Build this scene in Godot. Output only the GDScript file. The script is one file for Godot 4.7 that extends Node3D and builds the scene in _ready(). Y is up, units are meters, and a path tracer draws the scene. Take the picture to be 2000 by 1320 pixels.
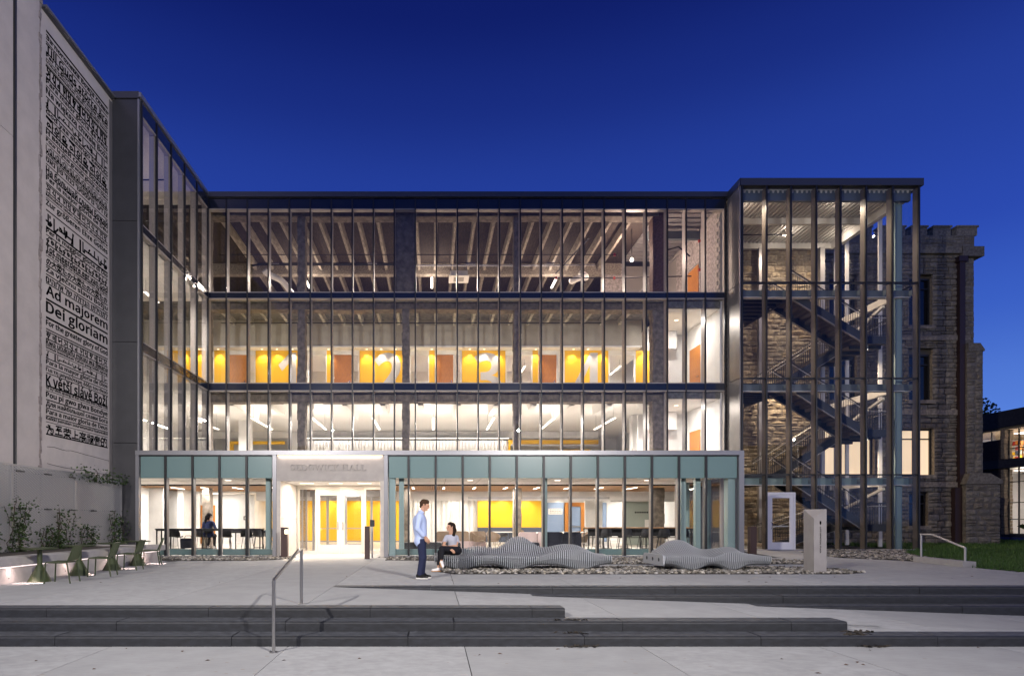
extends Node3D

# ---------------------------------------------------------------- mesh builder
class Mb:
	var v := PackedVector3Array()
	var n := PackedVector3Array()
	var col := PackedColorArray()
	var tint := Color.WHITE
	var tinted := false

	func put3(a: Vector3, b: Vector3, c: Vector3, na: Vector3, nb: Vector3, nc: Vector3) -> void:
		var f := (c - a).cross(b - a)
		if f.length_squared() < 1e-16:
			return
		v.push_back(a); n.push_back(na)
		if f.dot(na + nb + nc) >= 0.0:
			v.push_back(b); n.push_back(nb)
			v.push_back(c); n.push_back(nc)
		else:
			v.push_back(c); n.push_back(nc)
			v.push_back(b); n.push_back(nb)
		if tinted:
			for k in 3: col.push_back(tint)

	func tri(a: Vector3, b: Vector3, c: Vector3, away: Vector3) -> void:
		var f := (c - a).cross(b - a).normalized()
		if f.dot((a + b + c) / 3.0 - away) < 0.0:
			f = -f
		put3(a, b, c, f, f, f)

	func quad(a: Vector3, b: Vector3, c: Vector3, d: Vector3, away: Vector3) -> void:
		tri(a, b, c, away)
		tri(a, c, d, away)

	func box(cen: Vector3, size: Vector3, b := Basis.IDENTITY) -> void:
		var h := size * 0.5
		var p: Array[Vector3] = []
		for k in 8:
			p.append(cen + b * Vector3(h.x if k & 1 else -h.x, h.y if k & 2 else -h.y, h.z if k & 4 else -h.z))
		for f in [[0, 1, 3, 2], [4, 5, 7, 6], [0, 1, 5, 4], [2, 3, 7, 6], [0, 2, 6, 4], [1, 3, 7, 5]]:
			quad(p[f[0]], p[f[1]], p[f[2]], p[f[3]], cen)

	func span(x0: float, x1: float, y0: float, y1: float, z0: float, z1: float) -> void:
		box(Vector3(x0 + x1, y0 + y1, z0 + z1) * 0.5, Vector3(absf(x1 - x0), absf(y1 - y0), absf(z1 - z0)))

	func bar(a: Vector3, b: Vector3, w: float, h: float) -> void:
		var d := b - a
		var up := Vector3.UP if absf(d.normalized().y) < 0.95 else Vector3.BACK
		var z := d.normalized()
		var x := up.cross(z).normalized()
		box((a + b) * 0.5, Vector3(w, h, d.length()), Basis(x, z.cross(x), z))

	# a polygon in the xy plane of xf, pushed out between z0 and z1
	func prism(poly: PackedVector2Array, xf: Transform3D, z0: float, z1: float) -> void:
		var q := poly.duplicate()
		if Geometry2D.is_polygon_clockwise(q):
			q.reverse()
		var ids := Geometry2D.triangulate_polygon(q)
		var fz := xf.basis.z.normalized()
		for i in range(0, ids.size(), 3):
			for s in [[z0, -fz], [z1, fz]]:
				var t: Array[Vector3] = []
				for k in 3:
					var g := q[ids[i + k]]
					t.append(xf * Vector3(g.x, g.y, s[0]))
				put3(t[0], t[1], t[2], s[1], s[1], s[1])
		for i in q.size():
			var a := q[i]
			var b := q[(i + 1) % q.size()]
			var nn := (xf.basis * Vector3(b.y - a.y, a.x - b.x, 0)).normalized()
			var p0 := xf * Vector3(a.x, a.y, z0)
			var p1 := xf * Vector3(b.x, b.y, z0)
			var p2 := xf * Vector3(b.x, b.y, z1)
			var p3 := xf * Vector3(a.x, a.y, z1)
			put3(p0, p1, p2, nn, nn, nn)
			put3(p0, p2, p3, nn, nn, nn)

	func tube(path: Array, r, sides := 8, caps := true) -> void:
		var rings := []
		var x := Vector3.ZERO
		for i in path.size():
			var a: Vector3 = path[maxi(i - 1, 0)]
			var b: Vector3 = path[mini(i + 1, path.size() - 1)]
			var d := (b - a).normalized()
			if x == Vector3.ZERO:
				x = (Vector3.UP if absf(d.y) < 0.9 else Vector3.RIGHT).cross(d).normalized()
			x = (x - d * x.dot(d)).normalized()
			var y := d.cross(x)
			var ring := []
			var rad: float = r[i] if r is Array else r
			for k in sides:
				var t := TAU * k / sides
				var o := x * cos(t) + y * sin(t)
				ring.append([path[i] + o * rad, o])
			rings.append(ring)
		for i in rings.size() - 1:
			for k in sides:
				var a = rings[i][k]; var b = rings[i][(k + 1) % sides]
				var c = rings[i + 1][(k + 1) % sides]; var d2 = rings[i + 1][k]
				put3(a[0], b[0], c[0], a[1], b[1], c[1])
				put3(a[0], c[0], d2[0], a[1], c[1], d2[1])
		if caps:
			for e in [0, rings.size() - 1]:
				var mid: Vector3 = path[e]
				var o: Vector3 = path[1] if e == 0 else path[e - 1]
				for k in sides:
					tri(mid, rings[e][k][0], rings[e][(k + 1) % sides][0], o)

	# a lathe round y: profile of Vector2(radius, height)
	func lathe(prof: Array, sides := 16, at := Vector3.ZERO, flat := false) -> void:
		for i in prof.size() - 1:
			var p: Vector2 = prof[i]
			var q: Vector2 = prof[i + 1]
			var t := q - p
			for k in sides:
				var a := TAU * k / sides
				var b := TAU * (k + 1) / sides
				var da := Vector3(cos(a), 0, sin(a)); var db := Vector3(cos(b), 0, sin(b))
				var na := (da * t.y - Vector3.UP * t.x).normalized()
				var nb := (db * t.y - Vector3.UP * t.x).normalized()
				var p0 := at + da * p.x + Vector3.UP * p.y; var p1 := at + db * p.x + Vector3.UP * p.y
				var p2 := at + db * q.x + Vector3.UP * q.y; var p3 := at + da * q.x + Vector3.UP * q.y
				put3(p0, p1, p2, na, nb, nb)
				put3(p0, p2, p3, na, nb, na)

	func mesh() -> ArrayMesh:
		var m := ArrayMesh.new()
		if v.is_empty():
			return m
		var a := []
		a.resize(Mesh.ARRAY_MAX)
		a[Mesh.ARRAY_VERTEX] = v
		a[Mesh.ARRAY_NORMAL] = n
		if tinted:
			a[Mesh.ARRAY_COLOR] = col
		m.add_surface_from_arrays(Mesh.PRIMITIVE_TRIANGLES, a)
		return m

# ---------------------------------------------------------------- scene helpers
var M := {}
var taken := {}
var boxes := {}
var rng := RandomNumberGenerator.new()
var inside := 3.0   # how bright the indoor lamps are against the dusk

func numbered(called: String) -> String:
	taken[called] = taken.get(called, -1) + 1
	return called if taken[called] == 0 else "%s_%03d" % [called, taken[called]]

func tag(o: Node, label: String, category: String, group := "") -> Node:
	o.set_meta("label", label)
	o.set_meta("category", category)
	if group: o.set_meta("group", group)
	return o

func thing(called: String, label: String, category: String, at := Vector3.ZERO, turn := 0.0, group := "") -> Node3D:
	var o := Node3D.new()
	o.name = numbered(called)
	add_child(o)
	o.position = at
	o.rotation_degrees.y = turn
	tag(o, label, category, group)
	return o

func dup(root: Node3D, at: Vector3, turn: float, label: String) -> Node3D:
	var r: Node3D = root.duplicate()
	var base := String(root.name)
	if base.length() > 4 and base[base.length() - 4] == "_" and base.right(3).is_valid_int():
		base = base.substr(0, base.length() - 4)
	r.name = numbered(base)
	add_child(r)
	r.position = at
	r.rotation_degrees.y = turn
	r.set_meta("label", label)
	return r

func setting(called: String) -> Node3D:
	var o := Node3D.new()
	o.name = numbered(called)
	add_child(o)
	o.set_meta("kind", "structure")
	return o

func mi(parent: Node, called: String, mesh: Mesh, m: Material, at := Vector3.ZERO) -> MeshInstance3D:
	var o := MeshInstance3D.new()
	o.name = called
	o.mesh = mesh
	o.material_override = m
	o.position = at
	parent.add_child(o, true)
	return o

func base_of(p: Node) -> Vector3:
	var s := Vector3.ZERO
	while p is Node3D and p != self:
		s += p.position
		p = p.get_parent()
	return s

func box_mesh(s: Vector3) -> BoxMesh:
	var k := s.snapped(Vector3.ONE * 0.001)
	if not boxes.has(k):
		var b := BoxMesh.new()
		b.size = k
		boxes[k] = b
	return boxes[k]

# a box between two corners in world axes (parents are not turned while they are built)
func bw(p: Node, called: String, x0: float, x1: float, y0: float, y1: float, z0: float, z1: float, m: Material) -> MeshInstance3D:
	return mi(p, called, box_mesh(Vector3(absf(x1 - x0), absf(y1 - y0), absf(z1 - z0))), m, Vector3(x0 + x1, y0 + y1, z0 + z1) * 0.5 - base_of(p))

func mbi(p: Node, called: String, b: Mb, m: Material) -> MeshInstance3D:
	return mi(p, called, b.mesh(), m, -base_of(p))

const ORDER := ["first", "second", "third", "fourth", "fifth", "sixth", "seventh", "eighth", "ninth", "tenth", "eleventh", "twelfth", "thirteenth", "fourteenth", "fifteenth", "sixteenth", "seventeenth", "eighteenth", "last"]

func nth(i: int) -> String:
	return ORDER[mini(i, 18)]

func stuff(o: Node) -> Node:
	o.set_meta("kind", "stuff")
	return o

func many(p: Node, called: String, mesh: Mesh, m: Material, xfs: Array, cols := []) -> MultiMeshInstance3D:
	var mm := MultiMesh.new()
	mm.transform_format = MultiMesh.TRANSFORM_3D
	mm.use_colors = not cols.is_empty()
	mm.mesh = mesh
	mm.instance_count = xfs.size()
	for i in xfs.size():
		mm.set_instance_transform(i, xfs[i])
		if cols: mm.set_instance_color(i, cols[i])
	var o := MultiMeshInstance3D.new()
	o.name = called
	o.multimesh = mm
	o.material_override = m
	p.add_child(o, true)
	stuff(o)
	return o

func lin(r: float, g: float, b: float, a := 1.0) -> Color:
	var c := Color(r, g, b).linear_to_srgb()
	c.a = a
	return c

func noise_tex(seed_: int, freq: float, lo: float, hi: float, octaves := 5, kind := FastNoiseLite.TYPE_SIMPLEX_SMOOTH, size := 512, contrast := 0.5) -> NoiseTexture2D:
	var f := FastNoiseLite.new()
	f.seed = seed_
	f.frequency = freq
	f.noise_type = kind
	f.fractal_octaves = octaves
	f.fractal_gain = 0.6
	var t := NoiseTexture2D.new()
	t.width = size
	t.height = size
	t.seamless = true
	t.noise = f
	var g := Gradient.new()
	var w := 0.5 * contrast
	g.offsets = PackedFloat32Array([0.5 - w, 0.5 + w])
	g.colors = PackedColorArray([Color(lo, lo, lo), Color(hi, hi, hi)])
	t.color_ramp = g
	return t

func mat(called: String, c: Color, rough := 0.8, metal := 0.0, tex: Texture2D = null, rep := Vector3.ONE, bump: Texture2D = null, height := 1.0) -> StandardMaterial3D:
	var m := StandardMaterial3D.new()
	m.resource_name = called
	m.albedo_color = c
	m.roughness = rough
	m.metallic = metal
	if tex:
		m.albedo_texture = tex
	if bump:
		m.heightmap_enabled = true
		m.heightmap_texture = bump
		m.heightmap_scale = height
	if tex or bump:
		m.uv1_triplanar = true
		m.uv1_world_triplanar = true
		m.uv1_scale = rep
	M[called] = m
	return m

func glow(called: String, c: Color, energy: float) -> StandardMaterial3D:
	var m := StandardMaterial3D.new()
	m.resource_name = called
	m.albedo_color = c
	m.emission_enabled = true
	m.emission = c
	m.emission_energy_multiplier = energy
	M[called] = m
	return m

func glass(called: String, c: Color, a: float, spec := 0.5) -> StandardMaterial3D:
	var m := StandardMaterial3D.new()
	m.resource_name = called
	m.transparency = BaseMaterial3D.TRANSPARENCY_ALPHA
	c.a = a
	m.albedo_color = c
	m.roughness = 0.0
	m.metallic_specular = spec
	M[called] = m
	return m

func area(p: Node, at: Vector3, size: Vector2, dir: Vector3, energy: float, c := Color(1.0, 0.965, 0.925)) -> void:
	var l := AreaLight3D.new()
	l.name = "light"
	l.area_size = size
	l.area_normalize_energy = true
	l.light_energy = energy * inside
	l.light_color = c
	l.shadow_enabled = true
	l.area_range = 60.0
	p.add_child(l, true)
	l.position = at - base_of(p)
	l.basis = Basis.looking_at(dir, Vector3.FORWARD if absf(dir.y) > 0.9 else Vector3.UP)

func omni(p: Node, at: Vector3, energy: float, c := Color(1.0, 0.965, 0.925), r := 0.05) -> void:
	var l := OmniLight3D.new()
	l.name = "light"
	l.light_energy = energy * inside
	l.light_color = c
	l.light_size = r
	l.omni_range = 80.0
	l.omni_attenuation = 2.0
	l.shadow_enabled = true
	p.add_child(l, true)
	l.position = at - base_of(p)

func spot(p: Node, at: Vector3, dir: Vector3, angle: float, energy: float, c := Color(1.0, 0.90, 0.76), r := 0.03, soft := 0.6) -> void:
	var l := SpotLight3D.new()
	l.name = "light"
	l.light_energy = energy * (inside if energy < 100.0 else 1.0)
	l.light_color = c
	l.light_size = r
	l.spot_angle = angle
	l.spot_angle_attenuation = soft
	l.spot_range = 60.0
	l.spot_attenuation = 2.0
	l.shadow_enabled = true
	p.add_child(l, true)
	l.position = at - base_of(p)
	l.basis = Basis.looking_at(dir, Vector3.FORWARD if absf(dir.normalized().y) > 0.9 else Vector3.UP)

func text(p: Node, called: String, s: String, font: String, m: Material, w: float, h: float, depth: float, xf: Transform3D, heavy := 0.0) -> MeshInstance3D:
	var f := SystemFont.new()
	f.font_names = PackedStringArray([font.trim_prefix("Bold ")])
	if font.begins_with("Bold "): f.font_weight = 700
	var t := TextMesh.new()
	t.font = f
	t.text = s
	t.font_size = 48
	t.pixel_size = 0.01
	t.depth = 0.05
	t.curve_step = 4.0
	var ar := t.surface_get_arrays(0)
	var am := ArrayMesh.new()
	if heavy > 0.0:
		# bold: the same outlines laid over each other a little apart
		var va: PackedVector3Array = ar[Mesh.ARRAY_VERTEX]
		var na: PackedVector3Array = ar[Mesh.ARRAY_NORMAL]
		var ia: PackedInt32Array = ar[Mesh.ARRAY_INDEX] if ar[Mesh.ARRAY_INDEX] != null else PackedInt32Array(range(va.size()))
		var v3 := PackedVector3Array(); var n3 := PackedVector3Array(); var i3 := PackedInt32Array()
		var k := 0
		for off in [Vector3(0, 0, 0), Vector3(0.016, 0.004, 0.003), Vector3(0.008, 0.016, 0.006), Vector3(0.008, -0.008, 0.009)]:
			for q in va: v3.push_back(q + off * heavy)
			n3.append_array(na)
			for q in ia: i3.push_back(q + k)
			k += va.size()
		ar = []
		ar.resize(Mesh.ARRAY_MAX)
		ar[Mesh.ARRAY_VERTEX] = v3; ar[Mesh.ARRAY_NORMAL] = n3; ar[Mesh.ARRAY_INDEX] = i3
	am.add_surface_from_arrays(Mesh.PRIMITIVE_TRIANGLES, ar)
	var bb := am.get_aabb()
	var sx := w / bb.size.x
	var sy := h / bb.size.y if h > 0.0 else sx
	var o := mi(p, called, am, m)
	var sc := Basis.from_scale(Vector3(sx, sy, depth / 0.05))
	o.transform = xf * Transform3D(sc, -(sc * Vector3(bb.position.x, bb.position.y, bb.position.z)))
	return o

# rock faced stones laid in courses over a w x h wall whose lower left corner is xf; openings are left free
var rocks: Array = []

func rock_meshes() -> void:
	for k in 10:
		var b := Mb.new()
		var pts := []
		for j in 4:
			var row := []
			for i in 4:
				var edge := i == 0 or i == 3 or j == 0 or j == 3
				var x := i / 3.0 - 0.5 + (0.0 if i == 0 or i == 3 else rng.randf_range(-0.09, 0.09))
				var y := j / 3.0 - 0.5 + (0.0 if j == 0 or j == 3 else rng.randf_range(-0.09, 0.09))
				if i == 0 or i == 3: x -= signf(x) * rng.randf_range(0.0, 0.035)
				if j == 0 or j == 3: y -= signf(y) * rng.randf_range(0.0, 0.06)
				row.append(Vector3(x, y, rng.randf_range(0.0, 0.2) if edge else rng.randf_range(0.45, 1.0)))
			pts.append(row)
		for j in 3:
			for i in 3:
				var a: Vector3 = pts[j][i]; var c: Vector3 = pts[j + 1][i + 1]
				if rng.randf() < 0.5:
					b.tri(a, pts[j][i + 1], c, Vector3(0, 0, -5)); b.tri(a, c, pts[j + 1][i], Vector3(0, 0, -5))
				else:
					b.tri(a, pts[j][i + 1], pts[j + 1][i], Vector3(0, 0, -5)); b.tri(pts[j][i + 1], c, pts[j + 1][i], Vector3(0, 0, -5))
		for i in 3:
			for e in [[pts[0][i], pts[0][i + 1]], [pts[3][i], pts[3][i + 1]], [pts[i][0], pts[i + 1][0]], [pts[i][3], pts[i + 1][3]]]:
				var p: Vector3 = e[0]; var q: Vector3 = e[1]
				b.quad(p, q, Vector3(q.x, q.y, -1.5), Vector3(p.x, p.y, -1.5), Vector3(0, 0, -0.7))
		rocks.append(b.mesh())

func stone_wall(parent: Node, xf: Transform3D, w: float, h: float, holes: Array, limit: int, view: Rect2, relief := 0.06, hmin := 0.2, hmax := 0.36, lmin := 0.3, lmax := 0.85) -> void:
	var list := []
	var y := 0.0
	while y < h - 0.05:
		var ch := minf(rng.randf_range(hmin, hmax), h - y)
		if h - y - ch < 0.12: ch = h - y
		var free := [[0.0, w]]
		for r in holes:
			if r.position.y < y + ch - 0.02 and r.end.y > y + 0.02:
				var next := []
				for s in free:
					if r.position.x > s[0]: next.append([s[0], minf(s[1], r.position.x)])
					if r.end.x < s[1]: next.append([maxf(s[0], r.end.x), s[1]])
				free = next
		for s in free:
			var x: float = s[0]
			while x < s[1] - 0.03:
				var l := minf(rng.randf_range(lmin, lmax), s[1] - x)
				if s[1] - x - l < 0.18: l = s[1] - x
				if ch > 0.26 and l > 0.4 and rng.randf() < 0.3:
					var cut := ch * rng.randf_range(0.4, 0.6)
					list.append(Rect2(x, y, l, cut)); list.append(Rect2(x, y + cut, l, ch - cut))
				else:
					list.append(Rect2(x, y, l, ch))
				x += l
		y += ch
	list.sort_custom(func(a, b): return a.get_area() * (10.0 if view.intersects(a) else 1.0) > b.get_area() * (10.0 if view.intersects(b) else 1.0))
	var off := base_of(parent)
	var tones: Array = M.stones
	var rest := {}
	for i in list.size():
		var r: Rect2 = list[i]
		var t := xf * Transform3D(Basis.from_scale(Vector3(r.size.x - 0.016, r.size.y - 0.016, relief * rng.randf_range(0.7, 1.25))), Vector3(r.get_center().x, r.get_center().y, 0))
		var k := rng.randi() % rocks.size()
		var tone := rng.randi() % tones.size()
		if i < limit:
			var o := mi(parent, "stone", rocks[k], tones[tone])
			o.transform = Transform3D(t.basis, t.origin - off)
		else:
			if not rest.has(tone): rest[tone] = Mb.new()
			var ar: Array = rocks[k].surface_get_arrays(0)
			var vs: PackedVector3Array = ar[Mesh.ARRAY_VERTEX]
			var ns: PackedVector3Array = ar[Mesh.ARRAY_NORMAL]
			var inv := t.basis.inverse().transposed()
			var into: Mb = rest[tone]
			for q in range(0, vs.size(), 3):
				var nn := (inv * ns[q]).normalized()
				into.put3(t * vs[q], t * vs[q + 1], t * vs[q + 2], nn, nn, nn)
	for tone in rest:
		stuff(mbi(parent, "stones", rest[tone], tones[tone]))

const CAM_Y := 1.31

func _ready() -> void:
	rng.seed = 7
	var cam := Camera3D.new()
	cam.name = "camera"
	cam.projection = Camera3D.PROJECTION_FRUSTUM
	cam.keep_aspect = Camera3D.KEEP_HEIGHT
	cam.near = 0.1
	cam.far = 600.0
	cam.size = 0.11
	cam.frustum_offset = Vector2(0.012917, 0.029833)
	cam.position = Vector3(0, CAM_Y, 0)
	add_child(cam)
	cam.current = true

	var env := Environment.new()
	# clear dusk air: the blue deepens from the horizon to the zenith
	var air := Image.create_empty(64, 512, false, Image.FORMAT_RGBF)
	var heights := [0.0, 0.156, 0.26, 0.354, 0.477, 0.56, 0.635, 0.75, 1.0]
	var tones := [Vector3(0.15, 0.33, 0.95), Vector3(0.085, 0.20, 0.68), Vector3(0.042, 0.115, 0.55), Vector3(0.024, 0.068, 0.43), Vector3(0.0165, 0.046, 0.315), Vector3(0.0095, 0.026, 0.215), Vector3(0.005, 0.0135, 0.142), Vector3(0.003, 0.008, 0.10), Vector3(0.002, 0.005, 0.07)]
	for row in 512:
		var up := sin((0.5 - (row + 0.5) / 512.0) * PI)
		var c := Vector3(0.02, 0.03, 0.08)
		for k in 8:
			if up >= heights[k] and up <= heights[k + 1]:
				c = tones[k].lerp(tones[k + 1], smoothstep(heights[k], heights[k + 1], up) * 0.3 + 0.7 * (up - heights[k]) / (heights[k + 1] - heights[k]))
		for x in 64:
			air.set_pixel(x, row, Color(c.x, c.y, c.z))
	var sm := PanoramaSkyMaterial.new()
	sm.panorama = ImageTexture.create_from_image(air)
	var sky := Sky.new()
	sky.sky_material = sm
	env.background_mode = Environment.BG_SKY
	env.sky = sky
	env.tonemap_mode = Environment.TONE_MAPPER_LINEAR
	env.tonemap_exposure = 1.0
	env.sdfgi_enabled = true
	env.ssao_enabled = true
	env.ssil_enabled = true
	var we := WorldEnvironment.new()
	we.name = "world"
	we.environment = env
	add_child(we)
	# the last of the daylight: the sun is down, only a trace of broad light from the west is left
	var sun := DirectionalLight3D.new()
	sun.name = "afterglow"
	sun.light_energy = 0.02
	sun.light_color = Color(1.0, 0.9, 0.8)
	sun.light_angular_distance = 20.0
	sun.sky_mode = DirectionalLight3D.SKY_MODE_LIGHT_ONLY
	sun.rotation_degrees = Vector3(-35, -25, 0)
	sun.shadow_enabled = true
	add_child(sun)

	materials()
	rock_meshes()
	street_lamps()
	ground()
	left_building()
	glass_hall()
	stair_tower()
	stone_building()
	far_building()
	interior_things()
	terrace_things()
	people()

func materials() -> void:
	var blot := noise_tex(3, 0.006, 0.92, 1.0, 6, FastNoiseLite.TYPE_SIMPLEX_SMOOTH, 1024, 0.9)
	var fine := noise_tex(5, 0.09, 0.35, 0.65, 4, FastNoiseLite.TYPE_SIMPLEX_SMOOTH, 512, 0.8)
	var rough := noise_tex(9, 0.035, 0.0, 1.0, 5, FastNoiseLite.TYPE_SIMPLEX_SMOOTH, 512, 0.7)
	var stain := noise_tex(12, 0.012, 0.62, 1.0, 6, FastNoiseLite.TYPE_SIMPLEX_SMOOTH, 1024, 0.8)
	var grain := noise_tex(21, 0.02, 0.80, 1.0, 4, FastNoiseLite.TYPE_SIMPLEX_SMOOTH, 512, 0.6)
	var dirty := noise_tex(31, 0.012, 0.72, 1.0, 4, FastNoiseLite.TYPE_SIMPLEX_SMOOTH, 512, 0.8)
	for i in 4:
		var k: float = [1.0, 0.94, 1.05, 0.98][i]
		mat("plaza%d" % i, lin(0.385 * k, 0.392 * k, 0.395 * k), 0.85, 0, blot, Vector3.ONE * [0.21, 0.17, 0.25, 0.19][i], fine, 0.25)
	var broom := noise_tex(41, 0.03, 0.94, 1.0, 4, FastNoiseLite.TYPE_SIMPLEX_SMOOTH, 512, 0.8)
	var spots := noise_tex(43, 0.008, 0.94, 1.0, 6, FastNoiseLite.TYPE_SIMPLEX_SMOOTH, 1024, 0.5)
	for i in 4:
		var pm: StandardMaterial3D = M["plaza%d" % i]
		pm.detail_enabled = true
		pm.detail_blend_mode = BaseMaterial3D.BLEND_MODE_MUL
		pm.detail_albedo = broom if i % 2 else spots
		pm.detail_uv_layer = BaseMaterial3D.DETAIL_UV_2
		pm.uv2_triplanar = true
		pm.uv2_world_triplanar = true
		pm.uv2_scale = Vector3(0.22, 0.6, 1.6) if i % 2 else Vector3(0.5, 0.5, 0.7)
	mat("joint", lin(0.06, 0.06, 0.06), 0.95)
	for i in 3:
		var k: float = [1.0, 0.86, 1.12][i]
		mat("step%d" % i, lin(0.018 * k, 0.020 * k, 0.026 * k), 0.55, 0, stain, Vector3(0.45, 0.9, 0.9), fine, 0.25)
	mat("step_top", lin(0.085, 0.092, 0.106), 0.6, 0, stain, Vector3(0.4, 0.8, 0.8), fine, 0.3)  # paler than the blocks: light from above painted into the tread colour
	mat("concrete_wall", lin(0.55, 0.495, 0.45), 0.85, 0, blot, Vector3.ONE * 0.16, fine, 0.3)
	mat("mural_wall", lin(0.58, 0.525, 0.475), 0.85, 0, blot, Vector3.ONE * 0.23, fine, 0.3)
	mat("rough_edge", lin(0.42, 0.36, 0.33), 0.9, 0, dirty, Vector3.ONE * 0.8, rough, 2.0)
	mat("mural_ink", lin(0.006, 0.006, 0.006), 1.0).metallic_specular = 0.0
	mat("rebar_concrete", lin(0.24, 0.205, 0.17), 0.95, 0, dirty, Vector3.ONE * 0.45)
	mat("raw_beam", lin(0.22, 0.185, 0.15), 0.95, 0, dirty, Vector3.ONE * 0.4)
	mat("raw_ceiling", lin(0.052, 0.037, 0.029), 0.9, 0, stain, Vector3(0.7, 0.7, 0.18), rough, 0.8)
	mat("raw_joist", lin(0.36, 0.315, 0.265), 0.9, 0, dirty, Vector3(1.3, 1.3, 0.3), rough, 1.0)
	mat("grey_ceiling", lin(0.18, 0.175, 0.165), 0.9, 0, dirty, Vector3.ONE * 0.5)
	mat("pale_joist", lin(0.46, 0.44, 0.40), 0.85, 0, dirty, Vector3.ONE * 0.5)
	mat("bulkhead", lin(0.42, 0.39, 0.33), 0.8, 0, blot, Vector3.ONE * 0.2)
	mat("white", lin(0.74, 0.735, 0.725), 0.6, 0, blot, Vector3.ONE * 0.12)
	mat("white_ceiling", lin(0.80, 0.78, 0.75), 0.7)
	mat("yellow", lin(0.78, 0.45, 0.012), 0.55)
	mat("yellow_brick", lin(0.78, 0.43, 0.01), 0.5)
	mat("number_grey", lin(0.46, 0.46, 0.49), 0.6)
	mat("wood", lin(0.52, 0.20, 0.035), 0.45, 0, grain, Vector3(4.0, 0.35, 4.0))
	mat("wood_slat", lin(0.42, 0.22, 0.09), 0.55, 0, grain, Vector3(3.0, 3.0, 0.3))
	mat("wood_back", lin(0.10, 0.05, 0.025), 0.8)
	mat("floor", lin(0.52, 0.48, 0.43), 0.3, 0, blot, Vector3.ONE * 0.2)
	mat("roof", lin(0.05, 0.05, 0.055), 0.6, 0.2)
	mat("mullion", lin(0.36, 0.325, 0.30), 0.5, 0.0)
	mat("tower_mullion", lin(0.125, 0.105, 0.09), 0.5)
	mat("mullion_cap", lin(0.022, 0.022, 0.025), 0.4, 0.3)
	mat("fascia", lin(0.085, 0.085, 0.095), 0.4, 0.5)
	mat("frame", lin(0.27, 0.27, 0.29), 0.35, 0.5)
	mat("panel", lin(0.075, 0.075, 0.082), 0.42, 0.35, blot, Vector3.ONE * 0.2)
	mat("return_panel", lin(0.30, 0.28, 0.265), 0.42, 0.5, blot, Vector3.ONE * 0.2)
	mat("spandrel", lin(0.016, 0.020, 0.034), 0.12)
	mat("header_glass", lin(0.14, 0.22, 0.22), 0.28)
	mat("sill_teal", lin(0.11, 0.18, 0.18), 0.4)
	mat("steel_teal", lin(0.22, 0.31, 0.31), 0.45, 0.1)
	mat("steel_grey", lin(0.13, 0.155, 0.165), 0.45, 0.2)
	mat("stair_steel", lin(0.045, 0.048, 0.055), 0.5, 0.3)
	mat("tread_soffit", lin(0.10, 0.083, 0.072), 0.6, 0.1)
	mat("rail_steel", lin(0.5, 0.49, 0.47), 0.3, 0.8)
	mat("deck", lin(0.60, 0.585, 0.56), 0.5, 0.2)
	mat("galvanised", lin(0.34, 0.33, 0.33), 0.4, 0.6)
	mat("white_column", lin(0.70, 0.68, 0.65), 0.5)
	mat("black_steel", lin(0.018, 0.018, 0.02), 0.45, 0.2)
	mat("door_white", lin(0.72, 0.72, 0.76), 0.4)
	mat("door_bronze", lin(0.58, 0.54, 0.48), 0.35, 0.3)
	mat("portal", lin(0.40, 0.37, 0.345), 0.8, 0, blot, Vector3.ONE * 0.35, fine, 0.2)
	mat("jamb", lin(0.55, 0.51, 0.46), 0.75, 0, blot, Vector3.ONE * 0.35, fine, 0.2)
	mat("chrome", lin(0.55, 0.55, 0.56), 0.2, 1.0)
	mat("stainless", lin(0.36, 0.35, 0.34), 0.28, 0.9)
	mat("rail_painted", lin(0.48, 0.46, 0.45), 0.35, 0.4)
	mat("bollard", lin(0.055, 0.032, 0.03), 0.5, 0.4)
	mat("brick_red", lin(0.14, 0.075, 0.055), 0.9, 0, dirty, Vector3.ONE)
	mat("block_white", lin(0.50, 0.45, 0.43), 0.8, 0, dirty, Vector3.ONE * 0.8)
	mat("mortar", lin(0.30, 0.28, 0.26), 0.95)
	mat("stone_mortar", lin(0.17, 0.145, 0.115), 0.95)
	mat("dressed_stone", lin(0.34, 0.285, 0.215), 0.85, 0, dirty, Vector3.ONE * 0.8, fine, 0.4)
	M.stones = []
	for i in 5:
		var c: Array = [[0.36, 0.30, 0.215], [0.31, 0.255, 0.185], [0.40, 0.335, 0.24], [0.28, 0.24, 0.185], [0.36, 0.285, 0.185]][i]
		M.stones.append(mat("stone%d" % i, lin(c[0], c[1], c[2]), 0.9, 0, dirty, Vector3.ONE * (0.7 + 0.13 * i), rough, 0.8))
	M.dark_stones = []
	for i in 4:
		var c: Array = [[0.27, 0.235, 0.18], [0.23, 0.20, 0.155], [0.31, 0.27, 0.205], [0.25, 0.21, 0.155]][i]
		M.dark_stones.append(mat("dark_stone%d" % i, lin(c[0], c[1], c[2]), 0.9, 0, dirty, Vector3.ONE * (0.7 + 0.13 * i), rough, 0.8))
	mat("slate", lin(0.035, 0.030, 0.033), 0.7, 0, dirty, Vector3.ONE * 0.5)
	mat("brown_brick", lin(0.06, 0.04, 0.035), 0.9, 0, dirty, Vector3.ONE * 0.9, rough, 1.0)
	mat("tan_stone", lin(0.42, 0.33, 0.22), 0.9, 0, dirty, Vector3.ONE * 0.9, rough, 1.0)
	mat("blue_tile", lin(0.02, 0.03, 0.16), 0.3)
	mat("dark_window", lin(0.008, 0.009, 0.012), 0.1)
	mat("screen_metal", lin(0.36, 0.36, 0.36), 0.5, 0.3)
	mat("planter", lin(0.40, 0.38, 0.365), 0.85, 0, blot, Vector3.ONE * 0.4, fine, 0.4)
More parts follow.
